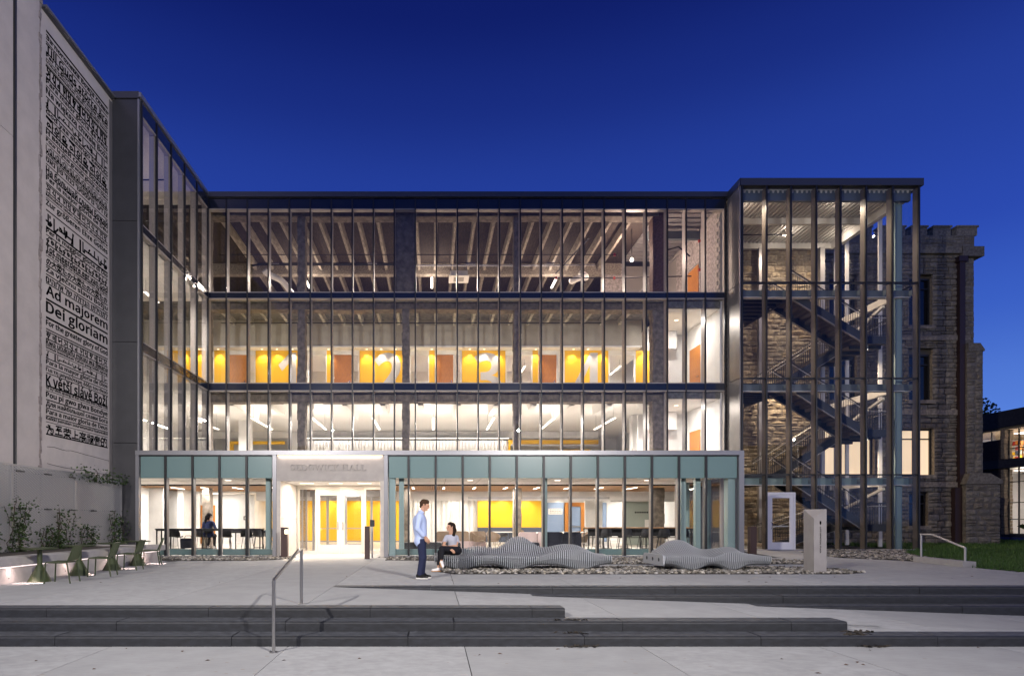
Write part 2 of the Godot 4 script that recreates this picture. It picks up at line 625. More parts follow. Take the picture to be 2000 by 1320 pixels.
	mat("soil", lin(0.03, 0.024, 0.018), 1.0)
	mat("green_paint", lin(0.030, 0.042, 0.014), 0.45)
	mat("dark_shell", lin(0.03, 0.03, 0.034), 0.5)
	mat("tan_shell", lin(0.22, 0.16, 0.11), 0.6)
	mat("blue_grey", lin(0.06, 0.075, 0.11), 0.8)
	mat("navy", lin(0.012, 0.014, 0.026), 0.85)
	mat("charcoal", lin(0.045, 0.047, 0.052), 0.85)
	mat("blush", lin(0.46, 0.36, 0.35), 0.85)
	mat("blue_glass_wall", lin(0.20, 0.27, 0.40), 0.25)
	mat("sage", lin(0.30, 0.34, 0.30), 0.7)
	mat("rib", lin(0.34, 0.355, 0.375), 0.5)
	mat("red_valve", lin(0.35, 0.03, 0.02), 0.5)
	mat("foil", lin(0.6, 0.6, 0.6), 0.45, 0.3)
	var lf := mat("leaf", lin(1, 1, 1), 0.6)
	lf.vertex_color_use_as_albedo = true
	lf.backlight_enabled = true
	lf.backlight = Color(0.25, 0.3, 0.1)
	mat("stem", lin(0.06, 0.04, 0.025), 0.9)
	var gr := mat("gravel", lin(1, 1, 1), 0.85)
	gr.vertex_color_use_as_albedo = true
	mat("lawn", lin(0.035, 0.075, 0.012), 0.95, 0, dirty, Vector3.ONE * 0.4)
	var bl := mat("blade", lin(1, 1, 1), 0.7)
	bl.vertex_color_use_as_albedo = true
	var sk := mat("body", lin(1, 1, 1), 0.9, 0, null, Vector3.ONE * 1.6, rough, 0.9)
	sk.metallic_specular = 0.3
	sk.vertex_color_use_as_albedo = true
	mat("hair", lin(0.028, 0.016, 0.010), 0.5)
	glass("pane", Color(0.10, 0.15, 0.14), 0.02, 0.36)
	glass("pane_dark", Color(0.08, 0.12, 0.12), 0.03, 0.27)
	glass("pane_side", Color(0.10, 0.20, 0.17), 0.04, 0.62)
	glow("lamp_white", Color(1.0, 0.96, 0.90), 4.0)
	glow("lamp_warm", Color(1.0, 0.90, 0.76), 3.0)
	glow("lamp_street", Color(0.95, 0.98, 1.0), 30.0)
	glow("lit_window", Color(1.0, 0.88, 0.72), 0.85)
	glow("lit_strip", Color(1.0, 0.93, 0.92), 1.6)

# ---------------------------------------------------------------- floodlights that light the terrace from behind the camera
func street_lamps() -> void:
	var spots := [[Vector3(8.8, -0.5, 6.3), "floodlight mast behind the camera on the right", 570.0, Vector3(-7.5, 3.5, -28), -0.31, 0.5], [Vector3(-10.2, -0.5, 4.8), "floodlight mast behind the camera on the left", 500.0, Vector3(9, 2.0, -28), -0.14, 0.40]]
	for s in spots:
		var o := thing("floodlight_mast", s[1], "floodlight", Vector3.ZERO, 0, "floodlights behind the camera")
		var b := Mb.new()
		b.tube([Vector3(0, 0, 0), Vector3(0, 0.4, 0)], [0.3, 0.26], 16)
		mbi(o, "mast_base", b, M.galvanised)
		b = Mb.new()
		b.tube([Vector3(0, 0.4, 0), Vector3(0, 11.3, 0)], [0.13, 0.07], 14)
		mbi(o, "pole", b, M.galvanised)
		b = Mb.new()
		b.bar(Vector3(0, 11.25, 0.1), Vector3(0, 11.45, -0.55), 0.5, 0.10)
		mbi(o, "hood", b, M.galvanised)
		b = Mb.new()
		b.bar(Vector3(0, 11.24, -0.05), Vector3(0, 11.35, -0.42), 0.36, 0.03)
		mbi(o, "lamp_lens", b, M.lamp_street)
		# added barn door, out of view, that keeps the light off the upper glass
		b = Mb.new()
		b.span(s[4], s[5], 11.165, 11.7, -0.90, -0.88)
		mbi(o, "barn_door", b, M.roof)
		o.position = s[0]
		spot(o, o.position + Vector3(0, 11.16, -0.28), s[3] - (s[0] + Vector3(0, 11.16, -0.28)), 43.0, s[2], Color(1.0, 0.972, 0.945), 0.10, 1.0)
	var sl := thing("street_lamp", "far street lamp beyond the lawn whose head glints in the tower glass", "street lamp", Vector3.ZERO)
	var sb := Mb.new()
	sb.tube([Vector3(0, 0, 0), Vector3(0, 0.3, 0), Vector3(0, 9.7, 0)], [0.16, 0.09, 0.06], 14)
	mbi(sl, "pole", sb, M.galvanised)
	sb = Mb.new()
	sb.tube([Vector3(0, 9.5, 0), Vector3(-0.2, 9.75, -0.2), Vector3(-0.7, 9.85, -0.7)], 0.035, 10)
	mbi(sl, "arm", sb, M.galvanised)
	sb = Mb.new()
	sb.bar(Vector3(-0.65, 9.88, -0.65), Vector3(-1.15, 9.88, -1.15), 0.4, 0.07)
	mbi(sl, "hood", sb, M.galvanised)
	sb = Mb.new()
	sb.bar(Vector3(-0.72, 9.82, -0.72), Vector3(-1.05, 9.82, -1.05), 0.32, 0.04)
	mbi(sl, "lamp_lens", sb, M.lamp_street)
	sl.position = Vector3(36.1, -0.5, 5.0)
	omni(sl, sl.position + Vector3(-0.88, 9.74, -0.88), 150.0 / inside, Color(1.0, 0.97, 0.94), 0.12)
	# the brick building across the path, seen only in the mirror of the glass
	var c := thing("opposite_building", "plain dark brick building across the path behind the camera, mirrored in the glass", "building", Vector3(0, -0.6, 46))
	bw(c, "wall", -60, 60, -0.6, 13.0, 44, 56, M.brown_brick)
	bw(c, "roof", -60.5, 60.5, 13.0, 13.5, 43.6, 56.4, M.slate)
	for k in 16:
		for f in 3:
			var w := bw(c, "window", -56 + 7.2 * k, -54 + 7.2 * k, 1.2 + 4.0 * f, 3.4 + 4.0 * f, 43.95, 43.99, M.dark_window)
			bw(w, "sill", -56.1 + 7.2 * k, -53.9 + 7.2 * k, 1.0 + 4.0 * f, 1.2 + 4.0 * f, 43.8, 43.99, M.tan_stone)

# ---------------------------------------------------------------- the ground
const RISE := 0.14
func slab_sheet(p: Node, called: String, x0: float, x1: float, z0: float, z1: float, top: Callable, m: Material) -> void:
	var b := Mb.new()
	var c := []
	for q in [[x0, z0], [x1, z0], [x1, z1], [x0, z1]]:
		c.append(Vector3(q[0], top.call(q[0]), q[1]))
	var away: Vector3 = (c[0] + c[2]) * 0.5 + Vector3.DOWN
	b.quad(c[0], c[1], c[2], c[3], away)
	for i in 4:
		var a: Vector3 = c[i]; var d: Vector3 = c[(i + 1) % 4]
		b.quad(a, d, d + Vector3.DOWN * 0.12, a + Vector3.DOWN * 0.12, (c[0] + c[2]) * 0.5 + Vector3.DOWN * 0.06)
	mbi(p, called, b, m)

func ground() -> void:
	var earth := setting("ground")
	bw(earth, "earth", -300, 300, -0.9, -0.62, -300, 300, M.soil)
	var walk := func(x: float) -> float: return -maxf(0.0, x + 2.0) * 0.035
	var level := func(_x: float) -> float: return 0.0
	var low := func(_x: float) -> float: return -3 * RISE
	var lower := setting("lower_plaza")
	bw(lower, "bed", -26, 26, -0.60, -0.43, -8.6, 6, M.joint)
	var mid := setting("sloped_path")
	var upper := setting("upper_plaza")
	bw(upper, "bed", -12, 24, -0.60, -0.015, -40, -13.2, M.joint)
	bw(upper, "bed", -12, -2, -0.59, -0.012, -13.4, -9.7, M.joint)
	bw(mid, "bed", -2, 12.5, -0.72, -0.56, -12.3, -9.6, M.joint)
	var g := 0.006
	for i in range(-9, 11):
		var x0 := -2.0 + 2.44 * i
		var x1 := x0 + 2.44
		for zz in [[-8.49, -2.0], [-2.0, 5.0]]:
			slab_sheet(lower, "slab", x0 + g, x1 - g, zz[0] + g, zz[1] - g, low, M["plaza%d" % (posmod(i * 3 + int(zz[1]), 4))])
		if i >= 0 and x0 < 12:
			slab_sheet(mid, "slab", x0 + g, x1 - g, -12.3, [-9.625, -9.25, -8.88][0], walk, M["plaza%d" % (posmod(i * 3 + 1, 4))])
		if x0 > -11 and x0 < 15.0:
			var front := -9.625 if x0 < -2.1 else -12.64
			var backs := [[front, -22.05]] if x0 < 11.0 else [[front, -16.0]]
			if i == -1 or i == -2:
				backs = [[front, -25.2]]
			for q in backs:
				slab_sheet(upper, "slab", x0 + g, minf(x1, 15.2) - g, q[1], q[0], level, M["plaza%d" % (posmod(i * 5 + 2, 4))])
	# where the lower step ends, the sloped path comes forward to the next one
	slab_sheet(mid, "slab", 2.01, 6.9, -9.625, -9.26, walk, M.plaza1)
	slab_sheet(mid, "slab", 6.01, 14, -9.625, -8.88, walk, M.plaza2)
	# right hand corner of the terrace, cut by the curved edge of the lawn
	var cut := Mb.new()
	var edge := PackedVector2Array([Vector2(11.0, 22.05), Vector2(11.0, 16.0), Vector2(15.2, 16.0), Vector2(15.95, 17.6), Vector2(16.2, 19.3), Vector2(15.9, 20.3), Vector2(13.2, 22.4), Vector2(13.9, 26.0), Vector2(16.6, 27.6), Vector2(16.2, 27.75), Vector2(13.95, 27.75), Vector2(11.2, 25.0)])
	edge = PackedVector2Array([Vector2(12.65, 16.0), Vector2(15.2, 16.0), Vector2(15.25, 17.5), Vector2(15.75, 19.9), Vector2(15.5, 20.7), Vector2(15.2, 24.0), Vector2(16.6, 26.4), Vector2(16.6, 27.7), Vector2(13.95, 27.7), Vector2(12.65, 22.4)])
	cut.prism(edge, Transform3D(Basis(Vector3.RIGHT, Vector3.FORWARD, Vector3.UP), Vector3.ZERO), -0.12, 0.0)
	mbi(upper, "slab", cut, M.plaza0)
	var far := Mb.new()
	far.prism(PackedVector2Array([Vector2(15.2, 12.64), Vector2(26, 12.64), Vector2(26, 13.4), Vector2(18.5, 14.4), Vector2(15.2, 15.9)]), Transform3D(Basis(Vector3.RIGHT, Vector3.FORWARD, Vector3.UP), Vector3.ZERO), -0.12, 0.002)
	mbi(upper, "slab", far, M.plaza2)

	# dark stone steps: blocks with an eased nosing
	var steps := setting("stone_steps")
	var flights := [[-2, -8.48, -22.0, 26.0, -0.30], [-1, -8.87, -22.0, 6.0, 0.35], [0, -9.25, -22.0, 2.0, -0.9], [-2, -11.49, 6.1, 26.0, 0.2], [-1, -11.87, 1.9, 26.0, -0.5], [0, -12.25, -2.0, 26.0, 0.0]]
	var fi := 0
	for f in flights:
		var top: float = f[0] * RISE
		var x: float = f[2]
		var nextx: float = -22.0 + 2.44 * 3 + f[4]
		while x < f[3] - 0.05:
			while nextx <= x + 0.2: nextx += 2.44
			var e: float = minf(nextx, f[3])
			if f[3] - e < 0.3: e = f[3]
			var l: float = e - x - 0.006
			var prof := PackedVector2Array([Vector2(-0.385, -0.45), Vector2(-0.385, -0.004), Vector2(-0.32, 0.0), Vector2(-0.03, 0.0), Vector2(-0.012, -0.006), Vector2(-0.003, -0.016), Vector2(0.0, -0.03), Vector2(0.004, -0.45)])
			var b := Mb.new()
			var jitter := rng.randf_range(-0.004, 0.004)
			b.prism(prof, Transform3D(Basis(Vector3.BACK, Vector3.UP, Vector3.LEFT), Vector3(x + l, top + jitter * 0.5, f[1] + jitter)), 0.0, l)
			bw(steps, "painted_lit_tread", x + 0.01, x + l - 0.01, top - 0.01, top + 0.003 + jitter * 0.5, f[1] - (0.30 if f[0] == 0 else 0.37) + jitter, f[1] - 0.04 + jitter, M.step_top)  # thin sheet on each block with the top light put into its colour
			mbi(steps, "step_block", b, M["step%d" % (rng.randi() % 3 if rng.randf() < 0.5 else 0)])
			x = e
		fi += 1

	var weeds := Mb.new()
	for q in [[2.0, -0.14, -9.0], [2.02, -0.28, -8.72], [2.05, -0.415, -8.44], [5.9, -0.28, -8.6], [6.1, -0.28, -8.8], [6.05, -0.415, -8.45]]:
		for k in 26:
			var p := Vector3(q[0] + rng.randfn(0, 0.10), q[1] + 0.002, q[2] + rng.randf_range(-0.03, 0.05))
			var d := Vector3(rng.randfn(0, 0.05), rng.randf_range(0.005, 0.03), rng.randfn(0, 0.03))
			var sd := Vector3(0.012, 0.0, 0.012)
			weeds.quad(p - sd, p + d - sd, p + d + sd, p + sd, p + Vector3.DOWN)
	stuff(mbi(steps, "joint_weeds", weeds, M.soil))

	# trodden marks and a few dry leaves on the paving
	var marks := Mb.new()
	for k in 130:
		var lowp := rng.randf() < 0.45
		var c := Vector3(rng.randf_range(-7.5, 12), -0.4195 if lowp else 0.0005, -rng.randf_range(6.7, 8.3) if lowp else -rng.randf_range(12.8, 21.0))
		if not lowp and c.x > 0.0 and c.z < -14.8: continue
		var r := rng.randf_range(0.012, 0.03)
		var prev := Vector3.ZERO
		for j in 9:
			var a := TAU * j / 8.0
			var p := c + Vector3(cos(a) * r * rng.randf_range(0.8, 1.2), 0.0, sin(a) * r)
			if j > 0: marks.tri(c, prev, p, c + Vector3.DOWN)
			prev = p
	stuff(mbi(upper, "gum_marks", marks, M.mortar))
	var dry := Mb.new()
	for k in 46:
		var lowp := rng.randf() < 0.6
		var c := Vector3(rng.randf_range(-7.5, 14), -0.419 if lowp else 0.001, -rng.randf_range(6.8, 8.4) if lowp else -rng.randf_range(12.8, 15.0))
		var a := rng.randf() * TAU
		var d := Vector3(cos(a), 0, sin(a)) * rng.randf_range(0.02, 0.04)
		var q := d.cross(Vector3.UP) * 0.5
		dry.quad(c - d, c + q + Vector3.UP * 0.012, c + d + Vector3.UP * 0.004, c - q + Vector3.UP * 0.008, c + Vector3.DOWN)
	stuff(mbi(upper, "dry_leaves", dry, M.wood_back))

	# gravel
	var pebble := Mb.new()
	var ico := []
	for k in 10:
		var y := 1.0 - 2.0 * (k + 0.5) / 10.0
		var a := k * 2.39996
		ico.append(Vector3(cos(a) * sqrt(1 - y * y), y * 0.8, sin(a) * sqrt(1 - y * y)) * rng.randf_range(0.85, 1.1))
	for i in 10:
		for j in range(i + 1, 10):
			for k in range(j + 1, 10):
				var nn: Vector3 = (ico[j] - ico[i]).cross(ico[k] - ico[i])
				var side := 0
				var clean := true
				for q in 10:
					if q == i or q == j or q == k: continue
					var sd := signf(nn.dot(ico[q] - ico[i]))
					if side == 0: side = int(sd)
					elif int(sd) != side: clean = false
				if clean: pebble.tri(ico[i], ico[j], ico[k], Vector3.ZERO)
	var pm := pebble.mesh()
	var beds := [
		["river pebbles under and in front of the two ribbed benches", PackedVector2Array([Vector2(0.55, 15.2), Vector2(10.2, 15.2), Vector2(11.0, 15.6), Vector2(10.9, 16.6), Vector2(10.0, 17.4), Vector2(0.2, 17.4), Vector2(0.1, 15.9)]), 2600],
		["strip of pebbles along the glass front behind the benches", PackedVector2Array([Vector2(-1.6, 22.1), Vector2(-1.6, 20.6), Vector2(0.5, 20.3), Vector2(2.0, 18.7), Vector2(11.8, 18.7), Vector2(12.4, 20.2), Vector2(11.6, 21.0), Vector2(11.6, 22.1)]), 2600],
		["strip of pebbles under the glass left of the entrance", PackedVector2Array([Vector2(-10.6, 22.15), Vector2(-10.6, 20.4), Vector2(-5.9, 20.4), Vector2(-4.9, 21.4), Vector2(-4.9, 22.15)]), 1300],
		["wedge of pebbles between the tower sill and the plaza edge", PackedVector2Array([Vector2(14.6, 22.0), Vector2(15.5, 20.7), Vector2(15.8, 20.1), Vector2(16.9, 20.3), Vector2(18.6, 24.0), Vector2(21.0, 27.2), Vector2(17.4, 27.6), Vector2(15.6, 26.0)]), 1900],
	]
	for bd in beds:
		var poly: PackedVector2Array = bd[1]
		var lo := poly[0]; var hi := poly[0]
		for q in poly:
			lo = lo.min(q); hi = hi.max(q)
		var bed := Mb.new()
		bed.prism(poly, Transform3D(Basis(Vector3.RIGHT, Vector3.FORWARD, Vector3.UP), Vector3.ZERO), -0.1, 0.006)
		var o := many(self, numbered("gravel"), pm, M.gravel, [Transform3D()], [Color.WHITE])
		tag(o, bd[0], "gravel")
		var xs := []; var cs := []
		while xs.size() < bd[2]:
			var q := Vector2(rng.randf_range(lo.x, hi.x), rng.randf_range(lo.y, hi.y))
			if not Geometry2D.is_point_in_polygon(q, poly): continue
			var s := rng.randf_range(0.028, 0.062)
			var bs := Basis.from_euler(Vector3(rng.randf_range(-0.5, 0.5), rng.randf() * TAU, rng.randf_range(-0.5, 0.5))) * Basis.from_scale(Vector3(s * rng.randf_range(1.0, 1.6), s * 0.75, s))
			xs.append(Transform3D(bs, Vector3(q.x, 0.012 + rng.randf() * 0.035, -q.y)))
			var v := rng.randf()
			var t := rng.randf_range(0.10, 0.46)
			if rng.randf() < 0.35: t *= 0.35
			cs.append(Color(t * 1.04, t * lerpf(0.92, 1.0, v), t * lerpf(0.72, 0.94, v)))
		var mm := o.multimesh
		mm.instance_count = 0
		mm.instance_count = xs.size()
		for i in xs.size():
			mm.set_instance_transform(i, xs[i]); mm.set_instance_color(i, cs[i])
		mbi(upper, "gravel_bed", bed, M.soil)

	# lawn
	var lawn := setting("lawn")
	var lw := Mb.new()
	var lp := PackedVector2Array([Vector2(16.3, 20.0), Vector2(15.85, 19.85), Vector2(15.3, 17.5), Vector2(15.25, 15.98), Vector2(18.5, 14.45), Vector2(27, 13.4), Vector2(70, 13.0), Vector2(70, 60), Vector2(22.3, 60), Vector2(22.3, 27.3), Vector2(20.9, 27.2), Vector2(18.5, 24.0), Vector2(17.2, 19.3)])
	lw.prism(lp, Transform3D(Basis(Vector3.RIGHT, Vector3.FORWARD, Vector3.UP), Vector3.ZERO), -0.3, -0.012)
	mbi(lawn, "turf", lw, M.lawn)
	var tuft := Mb.new()
	for k in 5:
		var a := k * 2.4
		var d := Vector3(cos(a), 0, sin(a))
		var q := d.cross(Vector3.UP) * 0.006
		tuft.tri(d * 0.01 - q, d * 0.01 + q, d * 0.035 + Vector3.UP * (0.055 + 0.01 * k), Vector3(0, -1, 0))
	var near := []; var nc := []
	while near.size() < 26000:
		var q := Vector2(rng.randf_range(15.3, 40), lerpf(13.2, 46, pow(rng.randf(), 1.6)))
		if not Geometry2D.is_point_in_polygon(q, lp): continue
		var s := rng.randf_range(0.8, 1.5) * lerpf(1.0, 1.8, clampf((q.y - 15) / 25, 0, 1))
		near.append(Transform3D(Basis(Vector3.UP, rng.randf() * TAU) * Basis.from_scale(Vector3(s * 1.6, s, s * 1.6)), Vector3(q.x, -0.014, -q.y)))
		var t := rng.randf_range(0.7, 1.25)
		nc.append(Color(0.045 * t, 0.10 * t, 0.014 * t))
	tag(many(self, "grass", tuft.mesh(), M.blade, near, nc), "mown green grass on the lawn right of the stair tower", "grass")
	var kerb := thing("concrete_kerb", "low concrete kerb block at the lawn corner below the right handrail", "kerb", Vector3(15.6, 0, -18.8))
	var kb := Mb.new()
	kb.prism(PackedVector2Array([Vector2(15.16, 17.55), Vector2(15.66, 20.0), Vector2(16.0, 19.95), Vector2(15.5, 17.5)]), Transform3D(Basis(Vector3.RIGHT, Vector3.FORWARD, Vector3.UP), Vector3.ZERO), -0.1, 0.16)
	mbi(kerb, "block", kb, M.planter)

# ---------------------------------------------------------------- the concrete building on the left with the painted wall
# strokes on a 10 x 10 grid for the scripts that the typeface lacks
const STROKES := {
	"cn": ["28 37;06 85 82 70 51;48 45 23 10;54 63", "49 41;45 85;01 91", "49 48;18 88;35 27;65 77;04 06 96 94;24 20;24 74 71;49 40", "19 89;49 26 77;15 85;45 41;01 91", "49 48;08 98;26 28 78 76 26;00 04 94 90;32 30 72;33 73 71", "29 18;08 00 40 48 08;04 44;69 56;58 98 91 80;65 74", "08 98;39 37;69 67;05 06 96 95;13 83;46 40;43 00;43 90", "19 17;39 37;06 46;14 10;34 31;58 78 76;88 98 96;55 50;55 95;53 93;51 91;75 71;50 95"],
	"jp": ["18 88;16 86;49 40;02 92;24 74", "57 43 21 12 15 37 67 95 84 61", "57 53 12 30 52;57 97", "28 13 25;79 74 51", "06 96;56 49;55 01;55 91", "18 88;16 86;29 73;13 30 80", "07 57;39 11;78 96;75 71 40 62;", "08 98;39 37;69 67;05 06 96 95;13 83;46 40;43 00;43 90", "49 44;19 26;89 76;05 95;35 02;65 61 91", "57 43 21 12 15 37 67 95 84 61", "07 57;39 11;55 95;43 41 92", "17 12;46 86;43 52 92"],
	"kr": ["29 68;09 89;25 13 22 43 63 45 25;80 89;85 95", "09 02 52;70 79;75 95", "09 05 45;69 64;66 86;13 63 60 10 13", "38 16 24 54 66 38;80 89;02 62;32 30", "38 16 24 54 66 38;70 79;67 77;64 74;43 51 30 21 43", "09 59 55;26 66;80 89;83 95;43 51 30 21 43", "38 16 24 54 66 38;03 83;12 72 70 10", "28 48 46 26;05 65;35 30;80 89", "49 48;18 78;45 24 43 63 45;90 99;95 85"],
	"ar": ["05 02 13 34 37 17 14 34 94", "04 34;39 32 62 83 75 53 34 94;68 69", "04 44;47 26 34 84 65;44 94", "00 49;04 24;30 39", "29 21 51 62 94;", "04 34 39;34 94", "69 60;79 70", "16 14 34 55 36 16;34 94 99", "07 22 62 76;54 94", "19 12 42 44 94"],
	"in": ["09 99;79 70;49 35 14 33 53;72 42", "09 99;69 60;29 25 45 66;14 60", "09 99;79 70;19 13 33 35 13;75 35", "09 99;59 50;52 12 24 44;09 18", "09 99;39 30;36 17 14 34;36 77 54 30", "09 99;79 70;29 26 46 44 22 02;44 74", "09 99;89 80;89 99 97;29 24 54 59;34 31", "09 99;59 50;79 70;55 16 13 53"],
	"am": ["08 02 21 41 72 78", "01 07 28 58 67 61", "08 02 21 61 63;65 75", "01 07 28 57 54;54 84;50 57", "08 03 12 42 63 68;60 63", "61 67 38 07 03 22 42;22 20 80"],
	"te": ["47 26 24 43 63 84 86 67 47;36 74;09 49", "15 33 53 75 56 36 15;44 41 21;68 89", "26 14 22 42 54 46 26;54 72 92 84;49 69", "47 27 15 23 63 85 76;45 65;23 31 61;39 59"],
}

func stroke_line(b: Mb, set_: String, count: int, w: float, h: float, th: float, order := []) -> void:
	var gl: Array = STROKES[set_]
	for k in count:
		var idx: int = order[k] if k < order.size() else (k * 3 + count) % gl.size()
		if idx < 0: continue
		var cw := w / count
		for st in String(gl[idx % gl.size()]).split(";", false):
			var pts := st.strip_edges().split(" ", false)
			for i in pts.size():
				var p := Vector2(float(pts[i][0]), float(pts[i][1])) * 0.1
				var a := Vector3((k + 0.06 + p.x * 0.92) * cw, p.y * h * 1.05, 0)
				if pts.size() == 1 or i == 0:
					b.box(a, Vector3(th, th, 0.006))
					continue
				var p0 := Vector2(float(pts[i - 1][0]), float(pts[i - 1][1])) * 0.1
				var a0 := Vector3((k + 0.06 + p0.x * 0.92) * cw, p0.y * h * 1.05, 0)
				var d := a - a0
				if d.length() > 0.001:
					b.box((a + a0) * 0.5, Vector3(d.length() + th * 0.6, th, 0.006 + 0.0004 * (i % 3)), Basis(Vector3.BACK, d.angle_to(Vector3.RIGHT) * (1.0 if d.y >= 0 else -1.0)))

func mural(wall: Node3D) -> void:
	# line, top and bottom of its letters in pixels of a 65.3 px per metre elevation, script
	var rows := [
		["За поголема Божја слава", 63, 77, ""], ["Till Guds större ära", 81, 98, ""], ["Per la gloria più grande di Dio", 100, 110, ""], ["Untuk kemuliaan Allah yang lebih besar", 113, 121, ""],
		["", 125, 147, "in"], ["Para maior gloria de Deus", 150, 163, ""], ["Na większą chwałę Bożą", 167, 184, ""], ["", 189, 207, "ar"], ["God yaa alaango kawulo", 210, 222, ""],
		["", 225, 246, "kr"], ["Н вящей славе Божией", 249, 262, ""], ["Pour la plus grande gloire de Dieu", 266, 276, ""], ["", 280, 293, "am"], ["Untuk kemuliaan yang lebih besar", 295, 301, ""], ["צו דער גרעסטער כבוד פון גאט", 304, 316, ""],
		["На большай славы Божай", 320, 336, ""], ["Per la major glòria de Déu", 339, 352, ""], ["", 357, 370, "in"], ["Mindent Isten nagyobb dicsőségére", 374, 382, ""], ["Zur größeren Ehre Gottes", 386, 402, ""],
		["", 414, 440, "ar"], ["Per la maggior gloria di Dio", 443, 455, ""], ["", 458, 473, "te"], ["Tot meerdere eer van God", 475, 487, ""], ["Para sa higit na kaluwalhatian ng Diyos", 489, 496, ""], ["", 499, 514, "jp"],
		["Za vječnu slavu Božju", 518, 532, ""], ["לתהילתו הגדולה של אלוהים", 536, 549, ""], ["Ad majorem", 553, 580, ""], ["Dei gloriam", 585, 615, ""], ["For the greater glory of God", 622, 637, ""],
		["", 645, 659, "in"], ["Kwa utukufu mkuu wa Bwana", 660, 671, ""], ["Untuk kemuliaan Tuhan yang lebih agung", 674, 681, ""], ["", 684, 697, "ar"], ["Para la mayor gloria de Dios", 700, 712, ""], ["Για τη μεγαλύτερη δόξα του Θεού", 715, 726, ""],
		["K větší slávě Boží", 728, 751, ""], ["Vì sự vinh quang vĩ đại hơn của Đức Chúa Trời", 753, 760, ""], ["Pou pi gwo glwa Bondye", 763, 778, ""], ["Для найбільшої слави Бога", 781, 794, ""], ["Para a maior gloria de Deus", 797, 810, ""], ["Kaikki Jumalan suuremmaksi kunniaksi", 812, 820, ""], ["", 826, 845, "cn"],
	]
	var holder := Node3D.new()
	holder.name = "mural"
	wall.add_child(holder)
	var z0 := -18.40; var z1 := -21.88
	var w := z0 - z1
	var scale_ := 65.3
	var basis := Basis(Vector3.FORWARD, Vector3.UP, Vector3.RIGHT)
	var off := base_of(holder)
	for i in rows.size():
		var r: Array = rows[i]
		var y1: float = CAM_Y + (1018.0 - r[1]) / scale_
		var y0: float = CAM_Y + (1018.0 - r[2]) / scale_
		var gap: float = (rows[i + 1][1] - r[2]) / scale_ if i + 1 < rows.size() else 0.06
		var th := clampf((y1 - y0) * 0.14, 0.018, 0.075)
		if r[3] == "":
			text(holder, "text_line", r[0], "Open Sans", M.mural_ink, w, y1 - y0, 0.008, Transform3D(basis, Vector3(-11.6, y0, z0) - off), 0.75 if i != 28 and i != 29 else 0.6)
		else:
			var b := Mb.new()
			var n: int = {"cn": 8, "jp": 13, "kr": 9, "ar": 13 if i != 20 else 11, "in": 13 if i < 30 else 12, "am": 20, "te": 17}[r[3]]
			var order := []
			if r[3] == "cn": order = [0, 1, 2, 3, 4, 5, 6, 7]
			if r[3] == "kr": order = [0, 1, 2, 3, -1, 4, 5, 6, 7]
			if i == 20: order = [0, 1, 2, 3, 6, -1, 7, 6, -1, 8, 9]
			if r[3] == "ar" and i != 20: order = [4, 0, 7, -1, 2, 5, 9, -1, 3, 8, -1, 4, 7]
			if i == 4 or i == 17: order = [0, 1, 2, 3, -1, 4, 6, -1, 5, 2, 7, 3, 0]
			if i == 31: order = [4, 1, -1, 6, 5, -1, 2, 7, 3, 0, -1, 4]
			stroke_line(b, r[3], n, w, y1 - y0, maxf(0.026, (y1 - y0) * 0.15))
			var o := mi(holder, "text_line", b.mesh(), M.mural_ink)
			o.transform = Transform3D(basis, Vector3(-11.596, y0, z0) - off)
		# a painted rule under every line
		var ry: float = y0 - clampf(gap * 0.5, 0.015, 0.09)
		bw(holder, "rule", -11.597, -11.5905, ry - th * 0.5, ry + th * 0.5, z1, z0 - 0.0, M.mural_ink)
	bw(holder, "rule", -11.597, -11.5905, 15.98, 16.04, z1, z0, M.mural_ink)

